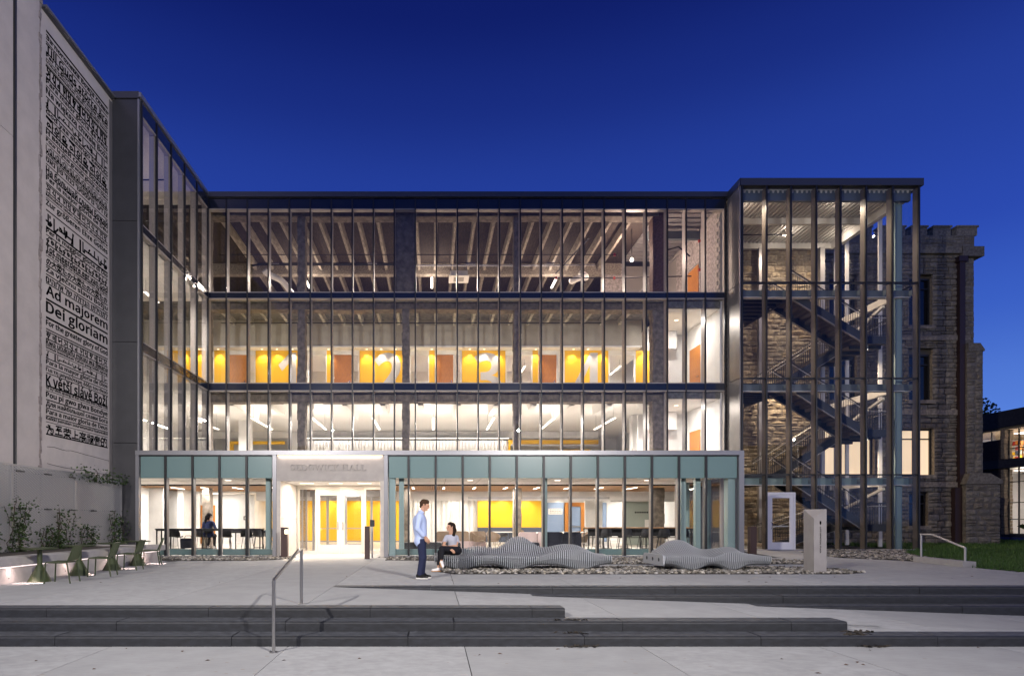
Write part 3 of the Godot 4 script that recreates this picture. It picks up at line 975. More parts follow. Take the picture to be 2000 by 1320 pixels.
func left_building() -> void:
	var o := thing("concrete_building", "pale concrete building at far left with a tall wall of painted lettering", "building", Vector3(-14, 0, -18))
	bw(o, "mural_wall", -18, -11.6, -0.5, 16.5, -22.2, -18.02, M.mural_wall)
	bw(o, "corner_strip", -11.6, -11.575, 0.0, 16.4, -22.19, -21.98, M.return_panel)
	# near wall in three cast panels with a recessed channel
	bw(o, "wall", -18, -11.53, -0.5, 11.86, -16.86, -9.0, M.concrete_wall)
	bw(o, "wall", -18, -11.53, 11.875, 16.9, -16.86, -9.0, M.concrete_wall)
	bw(o, "wall", -18, -11.535, -0.5, 16.9, -18.0, -17.02, M.concrete_wall)
	bw(o, "channel", -18, -11.66, -0.5, 16.9, -17.02, -16.86, M.roof)
	bw(o, "downpipe", -11.60, -11.51, 0.2, 16.8, -16.99, -16.93, M.panel)
	# broken edge where the mural wall was cut back
	var b := Mb.new()
	var y := 0.0
	while y < 16.6:
		var h := rng.randf_range(0.12, 0.42)
		b.box(Vector3(-11.60 + rng.randf_range(-0.02, 0.015), y + h * 0.5, -18.03 + rng.randf_range(-0.04, 0.02)), Vector3(0.14, h * 0.97, rng.randf_range(0.08, 0.17)), Basis.from_euler(Vector3(rng.randf_range(-0.1, 0.1), rng.randf_range(-0.25, 0.25), rng.randf_range(-0.08, 0.08))))
		y += h
	mbi(o, "broken_edge", b, M.rough_edge)
	# casting joints and cracks of the lower mural wall
	b = Mb.new()
	for k in 3:
		var z := -18.45
		var yy: float = [3.55, 3.05, 15.9][k]
		while z > -21.9:
			var dz := rng.randf_range(0.2, 0.6)
			var y2: float = yy + rng.randf_range(-0.035, 0.035)
			b.bar(Vector3(-11.598, yy, z), Vector3(-11.598, y2, z - dz), 0.012, 0.014 if k < 2 else 0.03)
			yy = y2; z -= dz
	b.bar(Vector3(-11.598, 13.3, -20.9), Vector3(-11.598, 15.7, -20.86), 0.012, 0.02)
	b.bar(Vector3(-11.598, 12.2, -20.94), Vector3(-11.598, 13.3, -20.9), 0.012, 0.012)
	mbi(o, "crack", b, M.joint)
	bw(o, "coping", -18, -11.5, 16.5, 16.56, -22.2, -18.2, M.fascia)
	bw(o, "coping", -18, -11.44, 16.56, 16.62, -22.2, -18.2, M.frame)
	mural(o)

	# woven metal climbing screen in front of it
	var s := thing("climbing_screen", "woven metal mesh climbing screen against the left concrete wall", "screen", Vector3(-11.2, 0.55, -18))
	var top := 2.82; var bot := 0.5; var zn := -13.4; var zf := -22.05
	b = Mb.new()
	var pitch := 0.135
	var slope := 0.52
	var run := (top - bot) / slope
	var t := zn + run
	while t > zf - run:
		for sgn in [-1.0, 1.0]:
			var za := clampf(t, zf, zn)
			var zb := clampf(t + sgn * run, zf, zn)
			if absf(za - zb) > 0.01:
				b.bar(Vector3(-11.2 + 0.006 * sgn, bot + (za - t) * sgn * slope, za), Vector3(-11.2 + 0.006 * sgn, bot + (zb - t) * sgn * slope, zb), 0.012, 0.036)
		t -= pitch
	mbi(s, "lattice", b, M.screen_metal)
	b = Mb.new()
	for z in [zn, -16.3, -19.2, zf]:
		b.span(-11.23, -11.17, bot, top, z - 0.025, z + 0.025)
	b.span(-11.225, -11.175, top - 0.03, top + 0.02, zf, zn)
	mbi(s, "frame", b, M.galvanised)
	b = Mb.new()
	for z in [-14.6, -15.6, -16.6, -17.8, -19.0, -20.2, -21.4]:
		for y2 in [2.66, 1.65]:
			b.span(-11.6, -11.15, y2, y2 + 0.03, z, z + 0.03)
			b.span(-11.17, -11.14, y2 - 0.01, y2 + 0.02, z - 0.16, z + 0.16)
	mbi(s, "bracket", b, M.black_steel)

	# planter bench with a light strip under its overhang
	var p := thing("concrete_planter", "long concrete planter ledge with a glowing strip below the climbing screen", "planter", Vector3(-10, 0, -16))
	b = Mb.new()
	b.span(-9.08, -8.98, 0.0, 0.40, -20.1, -8.0)
	mbi(p, "wall", b, M.planter)
	b = Mb.new()
	b.prism(PackedVector2Array([Vector2(-9.0, 0.36), Vector2(-8.86, 0.36), Vector2(-8.84, 0.38), Vector2(-8.84, 0.535), Vector2(-8.86, 0.55), Vector2(-9.3, 0.55), Vector2(-9.3, 0.401), Vector2(-9.0, 0.401)]), Transform3D(Basis.IDENTITY, Vector3.ZERO), -20.3, -8.0)
	mbi(p, "ledge", b, M.planter)
	bw(p, "end_wall", -11.55, -9.08, -0.1, 0.54, -20.3, -20.1, M.planter)
	bw(p, "soil", -11.55, -9.3, 0.3, 0.5, -20.1, -8.0, M.soil)
	bw(p, "light_strip", -8.97, -8.93, 0.335, 0.355, -20.1, -10.0, M.lit_strip)
	for k in 5:
		area(p, Vector3(-8.925, 0.33, -11.0 - 2.0 * k), Vector2(1.98, 0.02), Vector3(-0.5, -1, 0.0), 0.42, Color(1.0, 0.87, 0.84))
	for k in 9:
		for y2 in [0.10, 0.26]:
			var hole := Mb.new()
			hole.tube([Vector3(-8.982, y2, -11 - k * 1.0), Vector3(-8.977, y2, -11 - k * 1.0)], 0.016, 8)
			mbi(p, "tie_hole", hole, M.joint)

	# climbers on the screen
	var leaf := Mb.new()
	leaf.quad(Vector3(0, 0, 0), Vector3(0.5, 0.1, 0.45), Vector3(0, 0.16, 1.0), Vector3(-0.5, 0.1, 0.45), Vector3(0, -5, 0))
	leaf.quad(Vector3(0, 0, 0), Vector3(0.28, -0.1, 0.5), Vector3(0.0, -0.14, 0.86), Vector3(-0.28, -0.1, 0.5), Vector3(0, 5, 0))
	var lm := leaf.mesh()
	var climbers := [[-13.9, 1.0, 260, "low climber at the left edge of the screen, cut by the frame"], [-15.1, 1.25, 330, "bushy climber near the left end of the mesh screen"], [-16.25, 1.75, 420, "tallest climber on the mesh screen, behind the second green table"], [-17.6, 0.7, 190, "low climber between the second and third green tables"], [-18.5, 1.35, 330, "climber on the mesh screen behind the third green table"], [-19.7, 0.75, 230, "short climber behind the fourth green table"], [-21.5, 1.3, 330, "climber at the far right end of the mesh screen"]]
	for c in climbers:
		var v := thing("climbing_plant", c[3], "climber", Vector3(-11.1, 0.5, c[0]), 0, "climbers on the mesh screen")
		leaves(v, lm, int(c[2] * 1.1), c[1] * 0.85, 0.62)
	var v2 := thing("climbing_plant", "climber spilling along the top right corner of the mesh screen", "climber", Vector3(-11.1, 2.65, -20.6), 0, "climbers on the mesh screen")
	leaves(v2, lm, 330, 0.25, 1.5)

func leaves(v: Node3D, lm: Mesh, count: int, h: float, w: float) -> void:
	var st := Mb.new()
	var xs := []; var cs := []
	var runs := []
	for k in 6:
		var z := rng.randf_range(-w, w) * 0.6
		var path := [Vector3(0, 0, z)]
		var y := 0.0
		while y < h * rng.randf_range(0.7, 1.0):
			y += 0.12
			z += rng.randf_range(-0.10, 0.10)
			path.append(Vector3(rng.randf_range(-0.03, 0.06), y, z))
		if path.size() > 2:
			st.tube(path, 0.009, 4)
			runs.append(path)
	for i in count:
		var path: Array = runs[rng.randi() % runs.size()]
		var low := int(pow(rng.randf(), 1.5) * path.size())
		var p: Vector3 = path[mini(low, path.size() - 1)]
		p += Vector3(rng.randf_range(-0.04, 0.2), rng.randf_range(-0.08, 0.1), rng.randfn(0, 0.12) if h > 0.4 else rng.randf_range(-w, w))
		var s := rng.randf_range(0.045, 0.095)
		xs.append(Transform3D(Basis.from_euler(Vector3(rng.randf_range(-1.2, 0.8), rng.randf() * TAU, rng.randf_range(-0.5, 0.5))) * Basis.from_scale(Vector3.ONE * s), p))
		var t := rng.randf_range(0.6, 1.4)
		cs.append(Color(0.04 * t, 0.075 * t, 0.017 * t))
	stuff(mi(v, "stems", st.mesh(), M.stem))
	many(v, "leaves", lm, M.leaf, xs, cs)

# ---------------------------------------------------------------- the glass fronted hall
const F2 := 3.4
const F3 := 7.7
const F4 := 12.0
const ROWS := [[3.3, 7.47, 0], [7.47, 7.83, 1], [7.83, 11.82, 0], [11.82, 12.11, 1], [12.11, 16.04, 0], [16.04, 16.53, 1]]

# a mullioned wall: at is the plane, along lists the mullions; in_z when it runs in depth
func curtain(p: Node3D, in_z: bool, at: float, along: Array, rows: Array, inward: float, mull := 0.06, deep := 0.36, pane := "pane") -> void:
	var y0: float = rows[0][0]; var y1: float = rows[-1][1]
	var put := func(called: String, a0: float, a1: float, b0: float, b1: float, d0: float, d1: float, m: Material) -> void:
		if in_z: bw(p, called, at + d0 * inward, at + d1 * inward, b0, b1, a0, a1, m)
		else: bw(p, called, a0, a1, b0, b1, at + d0 * inward, at + d1 * inward, m)
		if called == "pane":
			# no two panes sit perfectly true
			var last: Node3D = p.get_child(p.get_child_count() - 1)
			last.rotation = Vector3(rng.randf_range(-0.002, 0.002), rng.randf_range(-0.003, 0.003), 0)
	for a in along:
		put.call("mullion", a - mull * 0.5, a + mull * 0.5, y0, y1, 0.016, deep, M.mullion)
		put.call("mullion_cap", a - mull * 0.5, a + mull * 0.5, y0, y1, -0.07, 0.014, M.mullion_cap)
	for i in along.size() - 1:
		var a: float = minf(along[i], along[i + 1]) + mull * 0.5
		var b: float = maxf(along[i], along[i + 1]) - mull * 0.5
		for r in rows:
			if r[2] == 0:
				put.call("pane", a, b, r[0] + 0.025, r[1] - 0.025, 0.0, 0.008, M[pane])
				put.call("transom", a, b, r[0] - 0.02, r[0] + 0.025, -0.02, deep * 0.7, M.mullion)
				put.call("transom", a, b, r[1] - 0.025, r[1] + 0.02, -0.02, deep * 0.7, M.mullion)
			else:
				put.call("spandrel_panel", a, b, r[0] + 0.021, r[1] - 0.021, -0.03, 0.05, M.spandrel)

func door(p: Node3D, x0: float, x1: float, y0: float, y1: float, z: float, m: Material, side := 1.0) -> void:
	var d := bw(p, "door", x0, x1, y0, y1, z - 0.04, z + 0.02, m)
	var h := Mb.new()
	var hx := x1 - 0.09 if side > 0 else x0 + 0.09
	h.tube([Vector3(hx, y0 + 1.0, z + 0.02), Vector3(hx, y0 + 1.0, z + 0.07), Vector3(hx - 0.13 * side, y0 + 1.0, z + 0.07)], 0.012, 6)
	h.box(Vector3(hx, y0 + 1.0, z + 0.024), Vector3(0.04, 0.16, 0.008))
	mbi(d, "handle", h, M.chrome)

func linear_lamp(called: String, label: String, group: String, a: Vector3, b: Vector3, w: float, drop: float, energy: float, c := Color(1.0, 0.965, 0.925)) -> Node3D:
	var o := thing(called, label, "ceiling light", (a + b) * 0.5, 0, group)
	var body := Mb.new()
	body.bar(a + Vector3.UP * 0.03, b + Vector3.UP * 0.03, w, 0.05)
	mbi(o, "housing", body, M.white_column)
	var lens := Mb.new()
	lens.bar(a - Vector3.UP * 0.008, b - Vector3.UP * 0.008, w * 0.9, 0.022)
	mbi(o, "light_lens", lens, M.lamp_white)
	if drop > 0.0:
		for k in [0.08, 0.92]:
			var q := a.lerp(b, k)
			var cord := Mb.new()
			cord.tube([q + Vector3.UP * 0.05, q + Vector3.UP * drop], 0.006, 5)
			mbi(o, "cord", cord, M.black_steel)
	if drop > 0.8:
		area(o, (a + b) * 0.5 + Vector3.UP * 0.07, Vector2(w, (b - a).length()), Vector3.UP, energy * (0.05 if drop < 0.88 else 0.06), c)
	area(o, (a + b) * 0.5 - Vector3.UP * 0.025, Vector2(w, (b - a).length()) if absf(b.z - a.z) > absf(b.x - a.x) else Vector2((b - a).length(), w), Vector3.DOWN, energy, c)
	return o

func glass_hall() -> void:
	var o := thing("glass_hall", "long glass-fronted hall with lit floors between the concrete building and the stair tower", "building", Vector3(0, 0, -29))
	var xs := [-10.64]
	for k in 22:
		xs.append(-9.746 + 0.9915 * k)
	xs.append_array([11.96, 12.87, 13.8])
	curtain(o, false, -29.0, xs, ROWS, -1.0)
	curtain(o, true, -10.6, [-22.28, -23.5, -24.8, -26.15, -27.5, -28.86], ROWS, -1.0, 0.06, 0.25, "pane_side")
	# roofs, floor slabs and outer walls
	bw(o, "roof", -16.3, 13.9, 16.54, 16.74, -46, -28.95, M.roof)
	bw(o, "fascia", -10.55, 13.9, 16.56, 16.80, -28.95, -28.85, M.fascia)
	bw(o, "roof", -16.3, -10.6, 16.54, 16.74, -28.95, -22.25, M.roof)
	bw(o, "fascia", -10.6, -10.52, 16.60, 16.76, -28.95, -22.12, M.frame)
	bw(o, "fascia", -11.6, -10.6, 16.56, 16.80, -22.25, -22.12, M.fascia)
	var soff := [[F2, M.white_ceiling], [F3, M.white_ceiling], [F4, M.grey_ceiling]]
	for s in soff:
		bw(o, "floor_slab", -16.2, 13.68, s[0] - 0.12, s[0], -45.9, -29.3, M.floor)
		bw(o, "floor_slab", -16.2, -10.85, s[0] - 0.12, s[0], -29.298, -22.4, M.floor)
		bw(o, "ceiling", -16.2, 13.68, s[0] - 0.2, s[0] - 0.122, -45.9, -29.3, s[1])
		bw(o, "ceiling", -16.2, -10.85, s[0] - 0.2, s[0] - 0.122, -29.298, -22.4, M.white_ceiling)
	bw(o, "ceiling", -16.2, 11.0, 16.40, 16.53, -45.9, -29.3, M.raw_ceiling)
	bw(o, "ceiling", -16.2, -10.85, 16.40, 16.53, -29.298, -22.4, M.white_ceiling)
	bw(o, "back_wall", -16.2, 13.7, 0, 3.19, -45.95, -45.7, M.white)
	bw(o, "back_wall", -16.2, 13.7, 3.4, 7.49, -45.95, -45.7, M.white)
	bw(o, "back_wall", -16.2, 13.7, 7.7, 11.79, -45.95, -45.7, M.white)
	bw(o, "back_wall", -16.2, 13.7, 12.0, 16.39, -45.95, -45.7, M.raw_beam)
	bw(o, "side_wall", -16.5, -16.2, 0, 16.5, -45.9, -22.3, M.white)
	bw(o, "side_wall", 13.69, 13.88, 0, 12.0, -45.9, -29.25, M.white)
	bw(o, "side_wall", 13.70, 13.88, 12.0, 16.5, -45.9, -29.25, M.mortar)
	bw(o, "front_wall", -16.4, -11.62, 0, 16.5, -22.45, -22.22, M.white)
	# left front: metal panels with joints
	for r in [[0.0, 4.13], [4.15, 7.78], [7.80, 12.15], [12.17, 16.55]]:
		bw(o, "metal_panel", -11.575, -10.66, r[0], r[1], -22.24, -22.18, M.panel)
	bw(o, "panel_backing", -11.6, -10.6, 0.0, 16.55, -22.30, -22.241, M.roof)
	bw(o, "corner_profile", -10.66, -10.60, 3.86, 16.55, -22.24, -22.15, M.frame)
	bw(o, "corner_profile", -11.60, -11.575, 0.0, 16.55, -22.24, -22.17, M.frame)
	frame_and_floors(o)
	ground_front(o)

func frame_and_floors(o: Node3D) -> void:
	# rough concrete frame behind the glass
	var cols := [-10.95, -6.35, -1.3, 4.1, 10.9]
	for i in cols.size():
		var w := 0.36 if i < 4 else 0.56
		for f in [[0.0, 3.2], [3.4, 7.5], [7.7, 11.8], [12.0, 16.4]]:
			var b := Mb.new()
			var y: float = f[0]
			while y < f[1] - 0.01:
				var h := minf(rng.randf_range(0.25, 0.5), f[1] - y)
				b.box(Vector3(cols[i] + rng.randf_range(-0.012, 0.012), y + h * 0.5, -29.85), Vector3(w + rng.randf_range(-0.03, 0.03), h, 0.5 + rng.randf_range(-0.03, 0.03)))
				y += h
			mbi(o, "column", b, M.brick_red if i == 4 and f[0] > 11 else M.rebar_concrete)
	bw(o, "column", -1.78, -0.86, 12.0, 16.4, -30.25, -29.5, M.raw_beam)
	var beams := [[7.06, 7.48, M.raw_beam], [11.5, 11.79, M.raw_beam], [15.98, 16.4, M.raw_beam]]
	for q in beams:
		var x := -10.8
		while x < 10.9:
			var e := minf(x + rng.randf_range(0.9, 2.2), 10.9)
			bw(o, "edge_beam", x, e, q[0] + rng.randf_range(-0.025, 0.025), q[1], -30.15, -29.55 + rng.randf_range(-0.01, 0.01), q[2])
			x = e
	# joists that run back from the glass
	for k in 23:
		var x := -10.35 + 0.955 * k
		if x > 10.6: break
		for q in [[15.98, 16.4, -41.5, M.raw_joist], [11.52, 11.8, -32.0, M.pale_joist]]:
			var b := Mb.new()
			b.prism(PackedVector2Array([Vector2(-0.065, q[0]), Vector2(0.065, q[0]), Vector2(0.095, q[1]), Vector2(-0.095, q[1])]), Transform3D(Basis.IDENTITY, Vector3(x, 0, 0)), q[2], -30.151)
			mbi(o, "ceiling_joist", b, q[3])
	for k in 12:
		var x := -9.9 + 1.86 * k
		var b := Mb.new()
		b.prism(PackedVector2Array([Vector2(-0.12, 6.98), Vector2(0.12, 6.98), Vector2(0.2, 7.5), Vector2(-0.2, 7.5)]), Transform3D(Basis.IDENTITY, Vector3(x, 0, 0)), -34.5 + 1.6 * (k % 3), -30.151)
		mbi(o, "white_joist", b, M.white_ceiling)

	# --- top floor: bare, with pipes and steel deck on the right
	bw(o, "cross_beam", -16.2, 11.0, 15.75, 16.39, -36.3, -35.9, M.raw_joist)
	bw(o, "plaster_wall", 9.9, 11.3, 12.0, 16.39, -36.2, -36.0, M.block_white)
	bw(o, "steel_beam", 11.05, 13.68, 15.75, 16.15, -31.6, -31.4, M.steel_grey)
	var dk := Mb.new()
	for k in 26:
		dk.span(11.02, 13.68, 16.33 if k % 2 else 16.39, 16.45, -29.3 - k * 0.24, -29.3 - (k + 1) * 0.24)
	mbi(o, "steel_deck", dk, M.galvanised)
	bw(o, "bay_wall", 11.3, 13.69, 12.0, 16.33, -36.4, -36.2, M.mortar)
	# painted block wall on the right, single blocks with joints
	var y := 12.02
	var row := 0
	while y < 16.2:
		var z := -29.3 - (0.2 if row % 2 else 0.0)
		while z > -34.3:
			if not (z < -31.2 and z > -32.9 and y < 14.5):
				bw(o, "block", 13.66, 13.70, y, y + 0.19, maxf(z - 0.39, -34.4), z, M.block_white)
			z -= 0.4
		y += 0.2
		row += 1
	bw(o, "door_frame", 13.62, 13.70, 12.0, 14.52, -32.80, -31.30, M.block_white)
	var dd := bw(o, "door", 13.58, 13.62, 12.0, 14.45, -32.70, -31.40, M.wood)
	bw(dd, "handle", 13.54, 13.58, 13.0, 13.04, -31.6, -31.48, M.chrome)
	var pipes := [
		[[Vector3(-10.7, 14.63, -30.7), Vector3(9.2, 14.63, -30.7)], 0.022, M.black_steel],
		[[Vector3(-9.6, 14.85, -32.6), Vector3(-9.2, 14.98, -32.6), Vector3(-1.9, 14.98, -32.6)], 0.045, M.black_steel],
		[[Vector3(-9.6, 14.82, -32.4), Vector3(-1.9, 14.82, -32.4)], 0.03, M.black_steel],
		[[Vector3(-1.9, 14.9, -32.6), Vector3(8.6, 14.9, -32.6)], 0.028, M.chrome],
		[[Vector3(-1.8, 14.72, -32.3), Vector3(6.8, 14.72, -32.3), Vector3(6.9, 14.6, -32.3)], 0.02, M.chrome],
		[[Vector3(6.4, 13.9, -31.8), Vector3(9.3, 13.9, -31.8), Vector3(13.4, 14.0, -31.8)], 0.03, M.black_steel],
		[[Vector3(6.2, 13.8, -31.0), Vector3(7.9, 15.6, -31.0)], 0.03, M.stair_steel],
		[[Vector3(11.1, 13.6, -33.0), Vector3(13.2, 15.6, -33.0)], 0.03, M.galvanised],
		[[Vector3(13.45, 16.0, -30.9), Vector3(13.45, 13.9, -30.9)], 0.022, M.black_steel],
		[[Vector3(12.2, 15.5, -32.2), Vector3(12.9, 15.7, -32.2), Vector3(13.5, 15.2, -32.2)], 0.04, M.black_steel],
		[[Vector3(-16, 15.2, -25.0), Vector3(-10.9, 15.2, -25.0)], 0.03, M.black_steel],
		[[Vector3(-16, 14.6, -27.2), Vector3(-10.9, 14.6, -27.2)], 0.03, M.black_steel],
		[[Vector3(-12.4, 14.2, -23.0), Vector3(-12.4, 14.2, -31.0)], 0.03, M.black_steel],
		[[Vector3(-11.6, 13.4, -23.0), Vector3(-11.6, 13.4, -31.0)], 0.025, M.black_steel],
	]
	for q in pipes:
		var b := Mb.new()
		b.tube(q[0], q[1], 8)
		mbi(o, "pipe", b, q[2])
	for q in [[Vector3(-8.9, 14.55, -32.4), Vector3(-8.7, 14.4, -32.6), Vector3(-8.1, 14.2, -33.0), Vector3(-7.7, 13.7, -33.4)], [Vector3(8.1, 14.9, -33.6), Vector3(8.3, 14.5, -33.2), Vector3(7.9, 14.35, -32.9), Vector3(7.5, 14.25, -33.1), Vector3(7.9, 14.5, -33.3)]]:
		var cv := Curve3D.new()
		for p in q: cv.add_point(p)
		for k in range(1, q.size() - 1):
			cv.set_point_in(k, (q[k - 1] - q[k + 1]) * 0.22); cv.set_point_out(k, (q[k + 1] - q[k - 1]) * 0.22)
		var pts := []
		var rad := []
		for k in 40:
			pts.append(cv.sample_baked(cv.get_baked_length() * k / 39.0)); rad.append(0.15 if k % 2 else 0.165)
		var b := Mb.new()
		b.tube(pts, rad, 12)
		mbi(o, "flexible_duct", b, M.white_column)
	for x in [-8.4, -3.2, 2.0, 6.2]:
		var b := Mb.new()
		b.box(Vector3(x, 14.99, -32.6), Vector3(0.5, 0.09, 0.12))
		mbi(o, "pipe_bracket", b, M.chrome)
	for q in [Vector3(5.4, 14.9, -30.7), Vector3(7.6, 14.9, -30.7), Vector3(-4.0, 14.9, -30.7)]:
		var b := Mb.new()
		b.tube([q + Vector3.DOWN * 0.26, q + Vector3.UP * 0.12], 0.014, 6)
		mbi(o, "sprinkler_drop", b, M.black_steel)
	for q in [Vector3(9.1, 14.63, -30.7), Vector3(13.42, 15.4, -30.9), Vector3(9.4, 13.9, -31.8), Vector3(6.4, 13.9, -31.8), Vector3(13.42, 13.95, -30.9)]:
		bw(o, "valve", q.x - 0.05, q.x + 0.05, q.y - 0.06, q.y + 0.06, q.z - 0.05, q.z + 0.05, M.red_valve)
	var tf := [["second of the hanging tubes on the top floor, beside the air unit", -0.05, 24.0], ["hanging tube on the right half of the top floor", 7.0, 24.0], ["hanging tube on the top floor behind the second concrete column from the left", -7.25, 24.0]]
	for q in tf:
		linear_lamp("tube_light", q[0], "hanging tubes on the bare top floor", Vector3(q[1], 15.05, -34.6), Vector3(q[1], 15.05, -36.2), 0.14, 0.9, q[2], Color(1.0, 0.92, 0.85))
	linear_lamp("tube_light", "tube on the top floor of the left wing, seen through its side glass", "hanging tubes on the bare top floor", Vector3(-13.2, 15.3, -24.5), Vector3(-13.2, 15.3, -26.4), 0.14, 0.9, 4.0, Color(1.0, 0.92, 0.85))
	var bare := thing("bare_bulb", "bare round lamp glaring beside the brick column on the top floor", "bulb", Vector3(10.25, 14.75, -31.6))
	var bb := Mb.new()
	bb.lathe([Vector2(0.0, -0.10), Vector2(0.07, -0.08), Vector2(0.10, 0.0), Vector2(0.07, 0.08), Vector2(0.03, 0.12)], 14)
	mi(bare, "bulb_globe", bb.mesh(), M.lamp_white)
	bb = Mb.new()
	bb.tube([Vector3(0, 0.1, 0), Vector3(0, 1.6, 0)], 0.02, 6)
	mi(bare, "bulb_cord", bb.mesh(), M.black_steel)
	omni(bare, bare.position, 4.0, Color(1.0, 0.88, 0.8), 0.09)
	var ac := thing("air_unit", "square white ceiling air unit on the top floor", "air conditioner", Vector3(1.42, 14.55, -33.6))
	bw(ac, "casing", 0.95, 1.9, 14.6, 14.86, -34.1, -33.2, M.white_column)
	bw(ac, "face_frame", 0.88, 1.97, 14.55, 14.60, -34.15, -33.1, M.white_column)
	bw(ac, "grille", 1.15, 1.7, 14.535, 14.55, -33.9, -33.35, M.mortar)
	for q in [[1.0, -33.3], [1.85, -33.3], [1.0, -34.0], [1.85, -34.0]]:
		bw(ac, "hanger_rod", q[0] - 0.012, q[0] + 0.012, 14.86, 16.0, q[1] - 0.012, q[1] + 0.012, M.galvanised)

	# --- third floor: corridor with numbered yellow panels
	bw(o, "bulkhead", -16.2, 10.9, 10.45, 11.79, -32.2, -32.0, M.bulkhead)
	bw(o, "soffit", -16.2, 10.9, 10.36, 10.449, -32.74, -31.97, M.white)
	bw(o, "sprinkler_pipe", -10.6, 8.6, 11.20, 11.235, -30.72, -30.69, M.black_steel)
	var s := 36.8
	var segs := [[250, 330, "W"], [330, 410, "Y"], [410, 418, "W"], [418, 441, "Y"], [447, 482, "D"], [485, 498, "G"], [499, 583, "Y"], [600, 638, "G"], [638, 649, "Y"], [651, 687, "D"], [689, 701, "G"], [702, 787, "Y"], [800, 838, "G"], [838, 849, "Y"], [852, 886, "D"], [888, 901, "G"], [902, 987, "Y"], [988, 1040, "G"], [1040, 1051, "Y"], [1051, 1088, "D"], [1090, 1102, "G"], [1103, 1188, "Y"], [1189, 1241, "G"], [1242, 1269, "Y"]]
	var last := -16.2
	for q in segs:
		var x0: float = maxf((q[0] - 845) / s, last); var x1: float = (q[1] - 845) / s
		if x0 > last + 0.005: bw(o, "wall_panel", last, x0, F3, 10.36, -32.75, -32.6, M.white)
		if q[2] == "Y": bw(o, "yellow_panel", x0, x1, F3, 10.36, -32.75, -32.58, M.yellow)
		elif q[2] == "W": bw(o, "wall_panel", x0, x1, F3, 10.36, -32.75, -32.59, M.white)
		elif q[2] == "D":
			bw(o, "wall_panel", x0, x1, 10.16, 10.36, -32.75, -32.6, M.white)
			door(o, x0 + 0.03, x1 - 0.03, F3, 10.14, -32.62, M.wood)
		else:
			var f := bw(o, "window", x0, x1, 10.12, 10.36, -32.75, -32.59, M.white_column)
			bw(f, "frame", x0, x0 + 0.05, F3, 10.12, -32.72, -32.58, M.white_column)
			bw(f, "frame", x1 - 0.05, x1, F3, 10.12, -32.72, -32.58, M.white_column)
			bw(f, "pane", x0 + 0.05, x1 - 0.05, F3, 10.12, -32.66, -32.65, M.pane)
		last = x1
	bw(o, "wall_panel", last, 11.2, F3, 11.5, -32.75, -32.6, M.white)
	var nums := [["1", -7.72, 0.95], ["2", -2.38, 1.46], ["3", 2.92, 1.46], ["4", 8.28, 1.5]]
	for q in nums:
		text(o, "painted_number", q[0], "Bold Droid Sans", M.number_grey, q[2], 2.52, 0.012, Transform3D(Basis.IDENTITY, Vector3(q[1] - q[2] * 0.5, F3 + 0.02, -32.582) - base_of(o)))
	var washers := [362, 392, 429, 514, 543, 573, 643, 717, 745, 773, 843, 917, 945, 973, 1045, 1118, 1146, 1174, 1256]
	for i in washers.size():
		var x: float = (washers[i] - 845) / s
		var l := thing("downlight", nth(i) + " corridor downlight from the left in the soffit above the yellow panels", "downlight", Vector3(x, 10.36, -32.33), 0, "corridor downlights over the yellow panels")
		var b := Mb.new()
		b.tube([Vector3(0, 0.02, 0), Vector3(0, -0.012, 0)], 0.05, 12)
		mi(l, "light_lens", b.mesh(), M.lamp_warm)
		spot(l, Vector3(x, 10.33, -32.33), Vector3(0, -1, -0.2), 46.0, 0.7, Color(1.0, 0.90, 0.74), 0.04, 0.7)
	for k in 7:  # added lamps, hidden below the sill line, to brighten joists and bulkhead
		var x := -9.0 + 3.0 * k
		var u := thing("added_fill_light", nth(k) + " added fill strip from the left, unseen on the third floor corridor floor behind the glass", "uplight", Vector3(x, F3, -30.9), 0, "added fill lights of the third floor corridor")
		bw(u, "light_lens", x - 1.4, x + 1.4, F3, F3 + 0.05, -30.95, -30.85, M.lamp_warm)
		area(u, Vector3(x, F3 + 0.07, -30.9), Vector2(2.8, 0.1), Vector3(0, 1, 0.1), 1.5, Color(1.0, 0.90, 0.72))
	# rooms behind the corridor glass
	bw(o, "room_back_wall", -16.0, 13.6, F3, 11.7, -37.4, -37.2, M.white)
	bw(o, "room_ceiling", -16.0, 11.2, 10.362, 10.42, -37.2, -32.76, M.white_ceiling)
	var rp := 0
	for q in [[-12.6, 9.9], [-6.3, 9.7], [-0.6, 9.9], [4.6, 9.9], [9.9, 9.9]]:
		linear_lamp("room_pendant", nth(rp) + " slim pendant from the left in the rooms behind the third floor corridor", "pendants in the rooms behind the corridor", Vector3(q[0] + 0.5, q[1], -34.0), Vector3(q[0] + 0.5, q[1] - 0.0, -36.0), 0.09, 0.4, 8.0)
		rp += 1
	rp = 0
	for q in [[-9.4, 8.3], [-3.9, 8.6], [1.35, 8.6], [6.85, 8.7]]:
		var shelf := thing("book_shelf", nth(rp) + " small shelf with a yellow box from the left behind the corridor glass", "shelf", Vector3(q[0], F3, -36.9), 0, "shelves behind the corridor glass")
		bw(shelf, "board", q[0] - 0.3, q[0] + 0.3, 9.0, 9.05, -37.15, -36.8, M.wood)
		bw(shelf, "orange_box", q[0] - 0.15, q[0] + 0.12, 9.05, 9.3, -37.1, -36.85, M.yellow)
		bw(shelf, "upright", q[0] - 0.3, q[0] - 0.27, F3, 9.0, -37.15, -36.85, M.wood)
		bw(shelf, "upright", q[0] + 0.27, q[0] + 0.3, F3, 9.0, -37.15, -36.85, M.wood)
		rp += 1
	# left wing on the third floor: white partition that shows through the side glass
	bw(o, "partition", -13.6, -13.45, F3, 11.45, -28.2, -22.5, M.white)
	bw(o, "partition", -12.6, -12.45, F2, 7.45, -25.4, -22.5, M.white)
